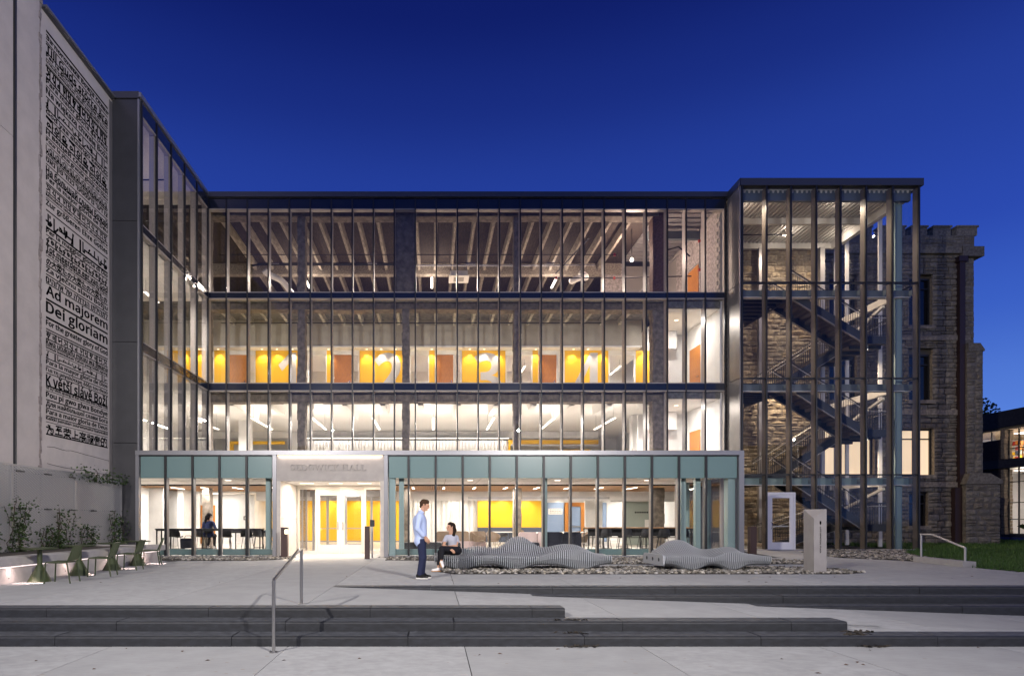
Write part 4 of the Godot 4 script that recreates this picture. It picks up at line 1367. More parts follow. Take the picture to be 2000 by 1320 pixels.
	linear_lamp("wing_pendant", "bright short pendant on the third floor of the left wing", "pendants in the left wing", Vector3(-12.3, 11.1, -26.2), Vector3(-12.3, 11.1, -27.5), 0.12, 0.6, 13.0)
	# right bay, third and second floor: white rooms with a wooden door
	for f in [[F3, 11.45], [F2, 7.15]]:
		bw(o, "bay_ceiling", 11.3, 13.69, f[1], f[1] + 0.05, -33.5, -29.35, M.white_ceiling)
		bw(o, "bay_front_header", 11.2, 13.69, f[1], f[1] + 0.3, -29.345, -29.2, M.grey_ceiling)
		bw(o, "bay_back_wall", 11.2, 13.69, f[0], f[1], -33.6, -33.5, M.white)
		bw(o, "bay_header", 11.35, 13.0, f[1] - 0.95, f[1], -32.9, -32.7, M.white)
		bw(o, "door_frame", 13.62, 13.69, f[0], f[0] + 2.72, -32.55, -31.1, M.white_column)
		var d2 := bw(o, "door", 13.58, 13.62, f[0], f[0] + 2.6, -32.45, -31.2, M.wood)
		bw(d2, "handle", 13.54, 13.58, f[0] + 1.0, f[0] + 1.04, -31.5, -31.35, M.chrome)
		var dl := thing("bay_downlight", "round downlight in the white bay at the right end, %s floor" % ("third" if f[0] == F3 else "second"), "downlight", Vector3(12.3, f[1], -31.0))
		var b := Mb.new()
		b.tube([Vector3(0, 0.02, 0), Vector3(0, -0.015, 0)], 0.09, 14)
		mi(dl, "light_lens", b.mesh(), M.lamp_warm)
		area(dl, Vector3(12.3, f[1] - 0.03, -31.0), Vector2(0.16, 0.16), Vector3.DOWN, 5.5)

	# --- second floor: white room with pendants
	for k in range(-4, 4):
		var w: String = ["far left, in the wing", "first from the left", "second from the left", "third from the left", "in the middle", "third from the right", "second from the right", "first from the right"][k + 4]
		linear_lamp("linear_pendant", "long white pendant on the second floor, %s" % w, "pendants of the second floor", Vector3(3.1 * k + 0.03, 6.6, -31.4), Vector3(3.1 * k + 0.03, 6.6, -35.4), 0.11, 0.85, 15.0)
	bw(o, "partition", -10.0, -8.61, F2, 7.01, -42.5, -42.28, M.white)
	var fin := Mb.new()
	for k in 62:
		var x := -8.6 + 0.222 * k
		fin.prism(PackedVector2Array([Vector2(x, 0), Vector2(x + 0.15, 0.0), Vector2(x + 0.12, 0.12), Vector2(x + 0.03, 0.12)]), Transform3D(Basis(Vector3.RIGHT, Vector3.BACK, Vector3.DOWN), Vector3(0, 0, -42.3)), -6.85, -F2)
	mbi(o, "ribbed_wall_lining", fin, M.white)
	bw(o, "lining_backing", -8.6, 5.2, F2, 6.86, -42.6, -42.3, M.white_column)
	bw(o, "cove", -8.7, 5.2, 6.98, 7.02, -42.4, -41.8, M.white)
	bw(o, "upper_wall", -16.2, 11.4, 7.02, 7.49, -42.5, -42.3, M.white)
	for k in 4:
		var l := thing("cove_light", nth(k) + " light strip from the left in the cove over the ribbed wall lining", "strip light", Vector3(-7.0 + 3.46 * k, 6.95, -41.85), 0, "cove strips on the second floor")
		bw(l, "light_strip", -8.6 + 3.46 * k, -5.2 + 3.46 * k, 6.95, 6.97, -41.9, -41.85, M.lamp_white)
		area(l, Vector3(-6.9 + 3.46 * k, 6.94, -41.875), Vector2(3.3, 0.04), Vector3(0, -1, -0.35), 0.8, Color(1.0, 0.96, 0.92))
	bw(o, "yellow_frame", 5.2, 11.4, 6.62, 6.9, -42.5, -42.2, M.yellow)
	bw(o, "yellow_frame", 5.2, 5.35, F2, 6.62, -42.5, -42.2, M.yellow)
	bw(o, "white_band", 5.35, 11.4, 6.5, 6.58, -42.4, -42.1, M.white)
	bw(o, "yellow_panel", 8.9, 11.2, F2, 6.4, -43.6, -43.5, M.yellow)
	bw(o, "yellow_frame", -13.6, -10.1, 6.55, 6.75, -42.0, -41.7, M.yellow)
	bw(o, "yellow_frame", -13.8, -13.6, F2, 6.75, -42.0, -41.7, M.yellow)
	bw(o, "white_pier", 11.6, 12.2, F2, 7.49, -36.2, -35.6, M.white)
	bw(o, "white_pier", -11.9, -11.2, F2, 7.49, -38.2, -37.6, M.white)

func ground_front(o: Node3D) -> void:
	# grey metal surround of the projecting ground floor
	bw(o, "box_roof", -10.6, 11.15, 3.50, 3.72, -29.25, -22.3, M.white_ceiling)
	bw(o, "box_roof", -10.6, 11.15, 3.725, 3.80, -28.9, -22.3, M.roof)
	bw(o, "metal_surround", -10.72, 11.22, 3.70, 3.86, -22.35, -22.1, M.frame)
	bw(o, "metal_surround", -10.72, -10.60, 0.02, 3.70, -22.3, -22.12, M.frame)
	bw(o, "metal_surround", -5.78, -5.64, 0.02, 3.70, -22.3, -22.12, M.frame)
	bw(o, "metal_surround", -1.76, -1.62, 0.02, 3.70, -22.3, -22.12, M.frame)
	bw(o, "metal_surround", 11.04, 11.22, 0.02, 3.70, -22.3, -22.1, M.frame)
	bw(o, "metal_sill", -10.6, -5.78, 0.0, 0.07, -22.3, -22.1, M.frame)
	bw(o, "metal_sill", -1.62, 11.04, 0.0, 0.07, -22.3, -22.1, M.frame)
	for side in [[-10.6, -5.78, [-9.65, -8.67, -7.70, -6.72]], [-1.62, 11.04, []]]:
		var list: Array = side[2]
		if list.is_empty():
			for k in 12: list.append(-0.87 + 0.976 * k)
		for x in list:
			bw(o, "mullion", x - 0.028, x + 0.028, 0.07, 3.7, -22.40, -22.205, M.mullion)
			bw(o, "mullion_cap", x - 0.036, x + 0.036, 0.07, 3.7, -22.20, -22.12, M.mullion_cap)
		var all: Array = [side[0]] + list + [side[1]]
		for i in all.size() - 1:
			bw(o, "header_panel", all[i] + 0.036, all[i + 1] - 0.036, 2.87, 3.66, -22.26, -22.20, M.header_glass)
			bw(o, "pane", all[i] + 0.036, all[i + 1] - 0.036, 0.07, 2.86, -22.215, -22.205, M.pane)
			bw(o, "sill_rail", all[i] + 0.03, all[i + 1] - 0.03, 0.08, 0.30, -22.52, -22.41, M.sill_teal)
		bw(o, "header_frame", side[0], side[1], 3.66, 3.70, -22.25, -22.15, M.mullion_cap)
	for x in [-6.05, -1.15, 4.12, 9.22, 9.75]:
		bw(o, "steel_post", x - 0.09, x + 0.09, 0.3, 2.95, -22.75, -22.55, M.steel_teal)
	bw(o, "corner_post", 10.72, 10.98, 0.07, 3.0, -22.6, -22.28, M.steel_teal)
	bw(o, "corner_post", -1.60, -1.36, 0.07, 2.95, -22.6, -22.3, M.steel_teal)
	# right side glass running back to the tower
	var zs := [-22.5, -23.6, -24.7, -25.8, -26.9, -28.0]
	for i in zs.size():
		bw(o, "side_mullion", 11.05, 11.2, 0.07, 3.6, zs[i] - 0.035, zs[i] + 0.035, M.mullion)
		if i < zs.size() - 1:
			bw(o, "side_pane", 11.14, 11.15, 0.07, 3.5, zs[i + 1] + 0.035, zs[i] - 0.035, M.pane)
	for z in [-24.2, -26.2]:
		bw(o, "steel_post", 10.75, 10.93, 0.0, 2.95, z - 0.09, z + 0.09, M.steel_teal)
	bw(o, "nook_wall", 11.2, 13.9, 0, 3.6, -28.4, -28.2, M.panel)
	# ground floor interior shell
	bw(o, "floor", -16.2, 13.68, -0.2, 0.0, -45.9, -29.2, M.floor)
	bw(o, "floor", -16.2, -5.7, -0.2, 0.0, -29.199, -22.42, M.floor)
	bw(o, "floor", -1.7, 11.1, -0.2, 0.0, -29.199, -22.42, M.floor)
	bw(o, "floor", -5.7, -1.7, -0.2, 0.001, -29.199, -25.2, M.floor)
	bw(o, "soffit", -16.2, 11.05, 2.95, 3.0, -27.3, -22.42, M.white_ceiling)
	bw(o, "soffit", -16.2, 11.05, 3.0, 3.49, -22.5, -22.42, M.white_ceiling)
	var pl := Mb.new()
	for k in 16:
		pl.span(-10.3 + 1.35 * k, -10.285 + 1.35 * k, 2.944, 2.949, -27.2, -22.6)
	pl.span(-16, 11, 2.944, 2.949, -24.9, -24.885)
	mbi(o, "soffit_joint", pl, M.mortar)
	var seen := Mb.new()
	seen.span(-16.2, 11.05, 2.89, 2.97, -27.36, -27.3)
	mbi(o, "ceiling_trim", seen, M.mullion_cap)
	bw(o, "slat_ceiling_backing", -16.2, 13.6, 2.99, 3.05, -33.0, -27.36, M.wood_back)
	var sl := Mb.new()
	for k in 330:
		sl.span(-16.1 + 0.088 * k, -16.05 + 0.088 * k, 2.91, 2.98, -32.95, -27.38)
	stuff(mbi(o, "wood_slats", sl, M.wood_slat))
	bw(o, "bulkhead", -9.5, 13.6, 2.42, 3.18, -33.2, -33.0, M.white)
	bw(o, "bulkhead_trim", 1.9, 9.5, 2.50, 2.62, -33.0, -32.96, M.galvanised)
	bw(o, "rear_ceiling", -16.2, 13.6, 2.86, 2.95, -45.9, -33.2, M.white_ceiling)
	# rear wall in its coloured pieces
	var z := -39.0
	var brick_y := 0.1
	var row := 0
	bw(o, "yellow_brick_backing", -10.6, -2.1, 0.0, 2.86, z - 0.2, z, M.yellow)
	var yb := []
	while brick_y < 2.68:
		var x := -7.3 + (0.16 if row % 2 else 0.0)
		while x < -2.2:
			yb.append([x, brick_y])
			x += 0.33
		brick_y += 0.112
		row += 1
	var merged := Mb.new()
	for k in yb.size():
		var q: Array = yb[k]
		if k % 2 == 0 and k < 560:
			bw(o, "brick", q[0], minf(q[0] + 0.318, -2.12), q[1], q[1] + 0.1, z, z + 0.012 + 0.012 * (k % 3), M.yellow_brick)
		else:
			merged.span(q[0], minf(q[0] + 0.318, -2.12), q[1], q[1] + 0.1, z, z + 0.010 + 0.010 * (k % 4))
	stuff(mbi(o, "bricks", merged, M.yellow_brick))
	bw(o, "skirting", -10.6, -2.1, 0.0, 0.09, z + 0.03, z + 0.05, M.mortar)
	var fold := Mb.new()
	for k in 15:
		var x := -1.9 + 0.30 * k
		fold.prism(PackedVector2Array([Vector2(x, 0), Vector2(x + 0.14, 0.10), Vector2(x + 0.26, 0.10), Vector2(x + 0.30, 0.0), Vector2(x + 0.3, -0.08), Vector2(x, -0.08)]), Transform3D(Basis(Vector3.RIGHT, Vector3.BACK, Vector3.DOWN), Vector3(0, 0, z)), -2.86, 0.0)
	mbi(o, "pleated_wall", fold, M.white)
	bw(o, "yellow_panel", 2.85, 6.9, 0.62, 2.68, z - 0.2, z, M.yellow)
	bw(o, "rear_wall", 2.6, 6.9, 0.0, 2.86, z - 0.4, z - 0.2, M.white)
	bw(o, "banquette_back", 2.85, 6.9, 0.0, 0.92, z, z + 0.35, M.blue_grey)
	bw(o, "rear_wall", 6.9, 13.6, 2.5, 2.86, z - 0.2, z, M.white)
	bw(o, "blue_glass_panel", 7.25, 8.35, 0.0, 2.5, z - 0.1, z - 0.05, M.blue_glass_wall)
	bw(o, "notice_glass", 7.35, 8.25, 1.75, 2.12, z - 0.04, z - 0.03, M.white_column)
	for k in 3:
		for j in 7:
			bw(o, "notice_line", 7.45 + 0.11 * j, 7.53 + 0.11 * j - 0.02 * ((j + k) % 2), 1.83 + 0.1 * k, 1.87 + 0.1 * k, z - 0.03, z - 0.024, M.mural_ink)
	var wd := bw(o, "door_frame", 8.40, 8.62, 0.0, 2.5, z - 0.1, z + 0.02, M.wood)
	bw(o, "door_frame", 9.42, 9.64, 0.0, 2.5, z - 0.1, z + 0.02, M.wood)
	bw(o, "door_frame", 8.62, 9.42, 2.25, 2.5, z - 0.1, z + 0.02, M.wood)
	var dp := bw(o, "glazed_door", 8.62, 9.42, 0.0, 2.25, z - 0.06, z - 0.03, M.blue_glass_wall)
	bw(dp, "push_bar", 8.65, 9.4, 0.95, 1.0, z - 0.03, z + 0.02, M.rail_steel)
	bw(o, "blue_glass_panel", 9.64, 11.1, 0.0, 2.5, z - 0.1, z - 0.05, M.blue_glass_wall)
	for k in 4:
		bw(o, "glass_frame", 9.66 + 0.47 * k, 9.70 + 0.47 * k, 0.0, 2.5, z - 0.05, z - 0.02, M.white_column)
	bw(o, "rear_wall", 11.1, 13.6, 0.0, 2.5, z - 0.2, z, M.white)
	bw(o, "grey_pier", 8.9, 9.9, 0.0, 2.86, -36.0, -35.8, M.white)
	bw(o, "sage_wall", 10.55, 12.4, 0.0, 2.4, -34.2, -34.0, M.sage)
	bw(o, "sage_wall_head", 9.9, 13.6, 2.4, 2.86, -34.2, -34.0, M.white)
	bw(o, "wall_notice", 11.75, 12.1, 0.95, 1.4, -34.0, -33.98, M.white_column)
	for j in 6:
		bw(o, "wall_letters", 11.2 + 0.13 * j, 11.28 + 0.13 * j, 1.76, 1.85, -34.0, -33.985, M.mural_ink)
	# left part: white rooms
	bw(o, "white_wall", -13.9, -13.7, 0, 2.95, -33.0, -22.5, M.white)
	bw(o, "white_wall", -13.7, -10.45, 0, 2.86, -36.2, -36.0, M.white)
	bw(o, "white_wall", -10.6, -10.45, 0, 2.86, -38.8, -36.2, M.white)
	bw(o, "white_pier", -13.7, -13.0, 0, 2.95, -30.0, -29.6, M.white)
	bw(o, "white_pier", -12.9, -12.6, 0, 2.95, -33.2, -31.0, M.white)
	bw(o, "white_pier", -11.1, -10.6, 0, 2.86, -35.4, -34.8, M.white)
	door(o, -13.6, -12.75, 0, 2.25, -35.96, M.wood)
	bw(o, "sign_plate", -10.72, -10.56, 1.38, 1.6, -34.79, -34.77, M.bollard)
	bw(o, "sign_figure", -10.66, -10.62, 1.42, 1.56, -34.769, -34.765, M.white_column)
	# header of the entrance with raised letters, lit recess and glazed doors
	bw(o, "portal_header", -5.64, -1.76, 2.76, 3.66, -22.34, -22.16, M.portal)
	text(o, "letters", "SEDGWICK HALL", "Droid Serif", M.portal, 2.72, 0.225, 0.04, Transform3D(Basis.IDENTITY, Vector3(-5.13, 3.14, -22.162) - base_of(o)))
	bw(o, "portal_pier", -5.64, -5.50, 0.0, 2.76, -24.8, -22.16, M.jamb)
	bw(o, "portal_pier", -1.90, -1.76, 0.0, 2.76, -24.8, -22.16, M.jamb)
	bw(o, "portal_joint", -5.497, -5.494, 1.40, 1.415, -24.8, -22.2, M.mortar)
	bw(o, "portal_soffit", -5.5, -1.9, 2.76, 2.9, -25.0, -22.34, M.white_ceiling)
	var strip := thing("portal_strip_light", "light strip washing down the concrete header over the entrance", "strip light", Vector3(-3.7, 3.66, -22.05))
	bw(strip, "light_strip", -5.6, -1.8, 3.66, 3.68, -22.13, -22.11, M.lamp_warm)
	area(strip, Vector3(-3.7, 3.655, -22.115), Vector2(3.7, 0.02), Vector3(0, -1, -0.15), 0.33, Color(1.0, 0.90, 0.84))
	for k in 3:
		var sl2 := thing("soffit_light", ["left", "middle", "right"][k] + " of the recessed lights in the soffit over the entrance doors", "downlight", Vector3(-4.8 + 1.1 * k, 2.75, -23.4))
		var b := Mb.new()
		b.box(Vector3(0, 0.0, 0), Vector3(0.5, 0.014, 0.08))
		mi(sl2, "light_lens", b.mesh(), M.lamp_warm)
		area(sl2, Vector3(-4.8 + 1.1 * k, 2.74, -23.4), Vector2(0.5, 0.08), Vector3.DOWN, 3.2, Color(1.0, 0.93, 0.86))
	var fr: Material = M.door_bronze
	var zd := -24.9
	for x in [-5.45, -4.72, -3.735, -2.75, -2.0]:
		bw(o, "entrance_frame", x - 0.045, x + 0.045, 0.0, 2.60, zd - 0.1, zd + 0.02, fr)
	bw(o, "entrance_frame", -5.5, -1.9, 2.6, 2.76, zd - 0.1, zd + 0.019, fr)
	for x in [[-5.405, -4.765], [-2.705, -2.045]]:
		bw(o, "sidelight", x[0], x[1], 0.12, 2.6, zd - 0.02, zd - 0.01, M.pane)
		bw(o, "entrance_rail", x[0], x[1], 0.0, 0.12, zd - 0.06, zd + 0.01, fr)
	for k in 2:
		var x0 := -4.67 + 0.985 * k
		var x1 := x0 + 0.885
		var d := bw(o, "entrance_door", x0, x1, 0.01, 0.36, zd - 0.03, zd + 0.015, fr)
		bw(d, "rail", x0, x1, 2.36, 2.585, zd - 0.03, zd + 0.015, fr)
		bw(d, "stile", x0, x0 + 0.10, 0.36, 2.36, zd - 0.03, zd + 0.015, fr)
		bw(d, "stile", x1 - 0.10, x1, 0.36, 2.36, zd - 0.03, zd + 0.015, fr)
		bw(d, "pane", x0 + 0.10, x1 - 0.10, 0.36, 2.36, zd - 0.01, zd, M.pane)
		bw(d, "push_bar", x0 + 0.1, x1 - 0.1, 1.0, 1.03, zd - 0.07, zd - 0.04, M.stainless)
		var hx := x1 - 0.05 if k == 0 else x0 + 0.05
		bw(d, "handle", hx - 0.015, hx + 0.015, 0.95, 1.3, zd + 0.05, zd + 0.075, M.chrome)
	# vestibule behind
	for x in [-5.35, -4.72, -3.9, -2.75, -2.1]:
		bw(o, "vestibule_frame", x - 0.05, x + 0.05, 0.0, 2.5, -27.6, -27.5, M.galvanised)
	bw(o, "vestibule_frame", -5.5, -1.9, 2.4, 2.7, -27.61, -27.49, M.galvanised)
	for k in 2:
		var x0 := -4.67 + 0.85 * k
		var d := bw(o, "inner_door", x0, x0 + 0.72, 0.0, 0.3, -27.57, -27.53, M.galvanised)
		bw(d, "push_bar", x0, x0 + 0.72, 0.98, 1.02, -27.52, -27.48, M.stainless)
		bw(d, "pane", x0, x0 + 0.72, 0.3, 2.4, -27.555, -27.545, M.pane)
	for x in [-5.5, -1.9]:
		bw(o, "vestibule_wall", x - 0.06, x + 0.06, 0.0, 2.76, -25.15, -25.0, M.galvanised)
		bw(o, "vestibule_pane", x - 0.005, x + 0.005, 0.0, 2.76, -27.5, -25.15, M.pane)
		for zz in [-25.9, -26.7]:
			bw(o, "vestibule_frame", x - 0.03, x + 0.03, 0.0, 2.75, zz - 0.03, zz + 0.03, M.galvanised)
	bw(o, "vestibule_ceiling", -5.5, -1.9, 2.76, 2.9, -27.5, -25.0, M.white_ceiling)
	var vl := thing("vestibule_light", "square light in the vestibule ceiling behind the entrance doors", "ceiling light", Vector3(-3.7, 2.75, -26.3))
	bw(vl, "light_lens", -4.0, -3.4, 2.745, 2.758, -26.6, -26.0, M.lamp_warm)
	area(vl, Vector3(-3.7, 2.74, -26.3), Vector2(0.6, 0.6), Vector3.DOWN, 3.0)
	# lamps of the ground floor
	var k2 := 0
	for x in [-12.3, -10.9, -9.4, -7.6, -0.94, 0.53, 2.0, 3.5, 5.0, 6.5, 8.0, 9.6]:
		var where := "left of the entrance" if x < -5 else "right of the entrance"
		linear_lamp("slat_ceiling_light", "thin light recessed in the wood slat ceiling, %s in the row %s" % [["first", "second", "third", "fourth", "first", "second", "third", "fourth", "fifth", "sixth", "seventh", "eighth"][k2], where], "lights in the wood slat ceiling", Vector3(x, 2.905, -28.9), Vector3(x, 2.905, -30.3), 0.10, 0.0, 5.0)
		k2 += 1
	var rd := 0
	for x in [-14.8, -12.0, -9.0, -6.4, -4.6, -2.9, -0.6, 1.4, 3.3, 4.4, 5.9, 8.0, 10.0, 12.4]:
		var l := thing("rear_downlight", nth(rd) + " round downlight from the left along the ground floor rear wall", "downlight", Vector3(x, 2.86, -38.3), 0, "downlights along the rear wall")
		var b := Mb.new()
		b.tube([Vector3(0, 0.02, 0), Vector3(0, -0.012, 0)], 0.06, 12)
		mi(l, "light_lens", b.mesh(), M.lamp_warm)
		spot(l, Vector3(x, 2.83, -38.3), Vector3(0, -1, -0.25), 66.0, 1.2, Color(1.0, 0.95, 0.88), 0.05, 0.7)
		rd += 1
	rd = 0
	for q in [[-12.2, -34.4], [-8.0, -35.6], [-3.5, -35.6], [1.5, -35.8], [6.0, -35.8], [12.0, -37.0]]:
		var l := thing("rear_panel_light", nth(rd) + " flat square light from the left in the ground floor rear ceiling", "ceiling light", Vector3(q[0], 2.86, q[1]), 0, "flat lights in the rear ceiling")
		bw(l, "light_lens", q[0] - 0.3, q[0] + 0.3, 2.85, 2.865, q[1] - 0.3, q[1] + 0.3, M.lamp_white)
		area(l, Vector3(q[0], 2.845, q[1]), Vector2(0.6, 0.6), Vector3.DOWN, 5.5)
		rd += 1
	rd = 0
	for x in [-12.5, -8.2, 1.5, 5.0, 8.6]:
		var l := thing("window_downlight", nth(rd) + " small downlight from the left in the white soffit behind the front glass", "downlight", Vector3(x, 2.95, -24.6), 0, "downlights behind the front glass")
		bw(l, "light_lens", x - 0.1, x + 0.1, 2.942, 2.955, -24.7, -24.5, M.lamp_white)
		area(l, Vector3(x, 2.94, -24.6), Vector2(0.2, 0.2), Vector3.DOWN, 3.2)
		rd += 1

# ---------------------------------------------------------------- the glass stair tower
func stair_tower() -> void:
	var o := thing("stair_tower", "tall glass stair tower with dark mullions at the right end of the hall", "building", Vector3(18, 0, -30.5))
	var xs := [14.0, 15.1, 16.2, 17.35, 18.45, 19.6, 20.8, 22.0]
	var zf := -27.8
	var ys := [-0.02, 3.42, 7.79, 12.12, 16.45]
	for x in xs:
		for k in 4:
			bw(o, "mullion", x - 0.03 - 0.0, x + 0.03, 2.63 if x == 16.2 and k == 0 else ys[k] + 0.03, ys[k + 1] - 0.03, zf - 0.30, zf - 0.016, M.tower_mullion)
		bw(o, "mullion_cap", x - 0.035, x + 0.035, 2.63 if x == 16.2 else 0.06, 16.45, zf + 0.0, zf + 0.07, M.mullion_cap)
	for k in range(1, 4):
		bw(o, "transom", 13.95, 22.05, ys[k] - 0.03, ys[k] + 0.03, zf - 0.16, zf - 0.002, M.mullion_cap)
	for i in 7:
		for k in 4:
			if i == 1 and k == 0:
				bw(o, "pane", xs[i] + 0.035, xs[i + 1] - 0.035, 2.64, ys[1] - 0.03, zf - 0.02, zf - 0.012, M.pane_dark)
				continue
			bw(o, "pane", 16.42 if i == 2 and k == 0 else xs[i] + 0.035, xs[i + 1] - 0.035, ys[k] + 0.06, ys[k + 1] - 0.03, zf - 0.02, zf - 0.012, M.pane_dark)
	bw(o, "sill", 13.95, 22.25, -0.06, 0.04, zf - 0.25, zf + 0.12, M.frame)
	bw(o, "corner_trim", 13.90, 14.0, 0.0, 3.7, zf - 0.02, zf + 0.10, M.frame)
	# white framed door
	bw(o, "door_frame", 15.135, 15.21, 0.0, 2.62, zf - 0.06, zf + 0.05, M.door_white)
	bw(o, "door_frame", 16.335, 16.41, 0.0, 2.62, zf - 0.06, zf + 0.05, M.door_white)
	bw(o, "door_frame", 15.21, 16.335, 2.52, 2.62, zf - 0.06, zf + 0.049, M.door_white)
	var d := bw(o, "door", 15.22, 16.325, 0.01, 0.36, zf - 0.03, zf + 0.03, M.door_white)
	bw(d, "rail", 15.22, 16.325, 2.36, 2.51, zf - 0.03, zf + 0.03, M.door_white)
	bw(d, "stile", 15.22, 15.37, 0.36, 2.36, zf - 0.03, zf + 0.03, M.door_white)
	bw(d, "stile", 16.17, 16.325, 0.36, 2.36, zf - 0.03, zf + 0.03, M.door_white)
	bw(d, "pane", 15.37, 16.17, 0.36, 2.36, zf - 0.005, zf + 0.003, M.pane)
	bw(d, "push_bar", 15.36, 16.18, 1.06, 1.11, zf - 0.10, zf - 0.06, M.rail_steel)
	var hb := Mb.new()
	var arc := []
	for k in 9: arc.append(Vector3(15.30, 1.12 + 0.16 * cos(PI * k / 8.0), zf + 0.03 + 0.12 * sin(PI * k / 8.0)))
	hb.tube(arc, 0.015, 8)
	mbi(d, "handle", hb, M.chrome)
	# left return in brushed metal panels, right side glass
	for r in [[3.6, 7.77], [7.80, 12.10], [12.13, 16.5]]:
		bw(o, "metal_panel", 13.90, 13.95, r[0], r[1], -28.92, zf + 0.02, M.return_panel)
	bw(o, "metal_panel", 13.90, 13.95, 0.0, 3.57, -33.2, zf + 0.02, M.return_panel)
	bw(o, "inner_wall", 13.955, 13.99, 0.0, 16.4, -33.2, zf - 0.32, M.block_white)
	var zs := [-28.9, -30.1, -31.3, -32.5, -33.4]
	for z in zs:
		bw(o, "side_mullion", 21.85, 22.03, 0.06, 16.45, z - 0.035, z + 0.035, M.deck)
	for i in zs.size():
		var a: float = zf - 0.06 if i == 0 else zs[i - 1]
		for k in 4:
			bw(o, "side_pane", 22.0, 22.008, ys[k] + 0.06, ys[k + 1] - 0.03, zs[i] + 0.035, a - 0.035, M.pane_dark)
	for k in range(1, 4):
		bw(o, "side_transom", 21.98, 22.05, ys[k] - 0.03, ys[k] + 0.03, -33.4, zf, M.mullion_cap)
	bw(o, "corner_column", 21.42, 21.74, 0.0, 16.05, -28.75, -28.42, M.steel_teal)
	bw(o, "rear_column", 20.85, 21.1, 0.0, 16.05, -33.25, -33.0, M.galvanised)
	bw(o, "rear_column", 17.6, 17.8, 0.0, 16.05, -33.3, -33.1, M.galvanised)
	for y in [3.15, 7.46, 11.78]:
		bw(o, "edge_beam", 13.99, 21.98, y - 0.16, y + 0.16, -28.42, -28.30, M.steel_teal if y < 4 else M.steel_grey)
		bw(o, "edge_beam_flange", 13.99, 21.98, y - 0.19, y - 0.161, -28.48, -28.22, M.white_column)
		for x in xs:
			bw(o, "beam_clip", x - 0.05, x + 0.05, y - 0.12, y + 0.12, -28.30, -28.10, M.steel_grey)
		bw(o, "side_beam", 21.45, 21.6, y - 0.16, y + 0.16, -33.2, -28.76, M.white_column)
	for y in [11.35, 7.0, 2.75]:
		var br := Mb.new()
		br.bar(Vector3(21.3, y + 0.1, -29.0), Vector3(21.3, y - 1.2, -33.0), 0.12, 0.12)
		mbi(o, "brace", br, M.white_column)
	# roof and its ribbed deck
	bw(o, "roof", 13.90, 22.1, 16.50, 16.70, -33.6, zf + 0.05, M.roof)
	bw(o, "fascia", 13.88, 22.12, 16.46, 16.78, zf + 0.055, zf + 0.12, M.fascia)
	bw(o, "fascia", 13.86, 13.90, 16.46, 16.78, -28.95, zf + 0.12, M.fascia)
	bw(o, "fascia", 22.10, 22.16, 16.46, 16.78, -33.6, zf + 0.12, M.fascia)
	var dk := Mb.new()
	for k in 54:
		var x := 14.0 + k * 0.22
		if x > 21.9: break
		dk.prism(PackedVector2Array([Vector2(x, 16.48), Vector2(x + 0.025, 16.33), Vector2(x + 0.095, 16.33), Vector2(x + 0.12, 16.48)]), Transform3D.IDENTITY, -33.4, zf - 0.30)
	mbi(o, "ribbed_deck", dk, M.deck)
	bw(o, "deck_plate", 13.96, 22.0, 16.46, 16.495, -33.4, zf - 0.3, M.deck)
	bw(o, "roof_beam", 13.96, 21.9, 16.05, 16.35, -30.6, -30.45, M.deck)
	bw(o, "roof_beam", 13.96, 21.9, 16.05, 16.38, -33.38, -33.2, M.deck)
	bw(o, "roof_beam", 21.55, 21.8, 15.98, 16.38, -33.2, -28.2, M.deck)
	bw(o, "roof_beam", 13.96, 21.9, 15.98, 16.45, -28.3, -28.12, M.steel_grey)
	var pp := Mb.new()
	pp.tube([Vector3(14.1, 15.72, -30.9), Vector3(18.2, 15.72, -30.9)], 0.03, 8)
	mbi(o, "sprinkler_pipe", pp, M.black_steel)
	for x in [14.5, 17.9]:
		bw(o, "valve", x - 0.05, x + 0.05, 15.6, 15.72, -30.95, -30.85, M.red_valve)
	var rs := Mb.new()
	rs.tube([Vector3(14.25, 0, -28.75), Vector3(14.25, 15.3, -28.75)], 0.085, 12)
	mbi(o, "standpipe", rs, M.black_steel)
	for y in [15.0, 11.4, 8.0, 7.2, 3.75, 2.95, 2.45, 0.55]:
		var cl := Mb.new()
		cl.tube([Vector3(14.25, y, -28.75), Vector3(14.25, y + 0.08, -28.75)], 0.1, 12)
		mbi(o, "pipe_coupling", cl, M.red_valve)
	bw(o, "floor", 13.96, 22.0, -0.3, -0.02, -33.4, zf - 0.26, M.floor)
	# old stone wall at the back of the tower
	var bk := bw(o, "stone_wall_backing", 13.96, 21.0, -0.5, 16.3, -33.9, -33.52, M.stone_mortar)
	stone_wall(bk, Transform3D(Basis.IDENTITY, Vector3(13.98, -0.2, -33.52)), 7.0, 16.4, [Rect2(0, 8.35, 7.0, 0.42)], 300, Rect2(0, 0, 4.4, 16.4), 0.085)
	var band := Mb.new()
	for k in 6:
		band.span(14.0 + 1.16 * k, 15.15 + 1.16 * k, 8.16, 8.56, -33.52, -33.38)
	mbi(bk, "string_course", band, M.dressed_stone)
	# downlights under the roof and the landings
	var dl := [[14.35, 16.2, -28.9, "first from the left under the tower roof, nearest the glass", 6.0], [19.1, 16.2, -28.9, "second of the roof downlights, near the glass", 6.0], [18.3, 16.2, -31.9, "left of the two rear roof downlights in the tower", 6.0], [21.1, 16.2, -31.9, "right of the two rear roof downlights in the tower", 6.0],
		[20.9, 9.62, -29.6, "front downlight under the upper half landing", 6.0], [18.9, 9.4, -32.6, "rear downlight under the upper stair", 6.0], [20.9, 5.28, -29.6, "front downlight under the middle half landing", 6.0], [15.0, 11.62, -30.6, "downlight under the top landing", 9.0], [15.0, 7.32, -30.6, "downlight under the third floor landing", 9.0], [15.0, 3.0, -30.6, "downlight under the second floor landing above the door", 9.0]]
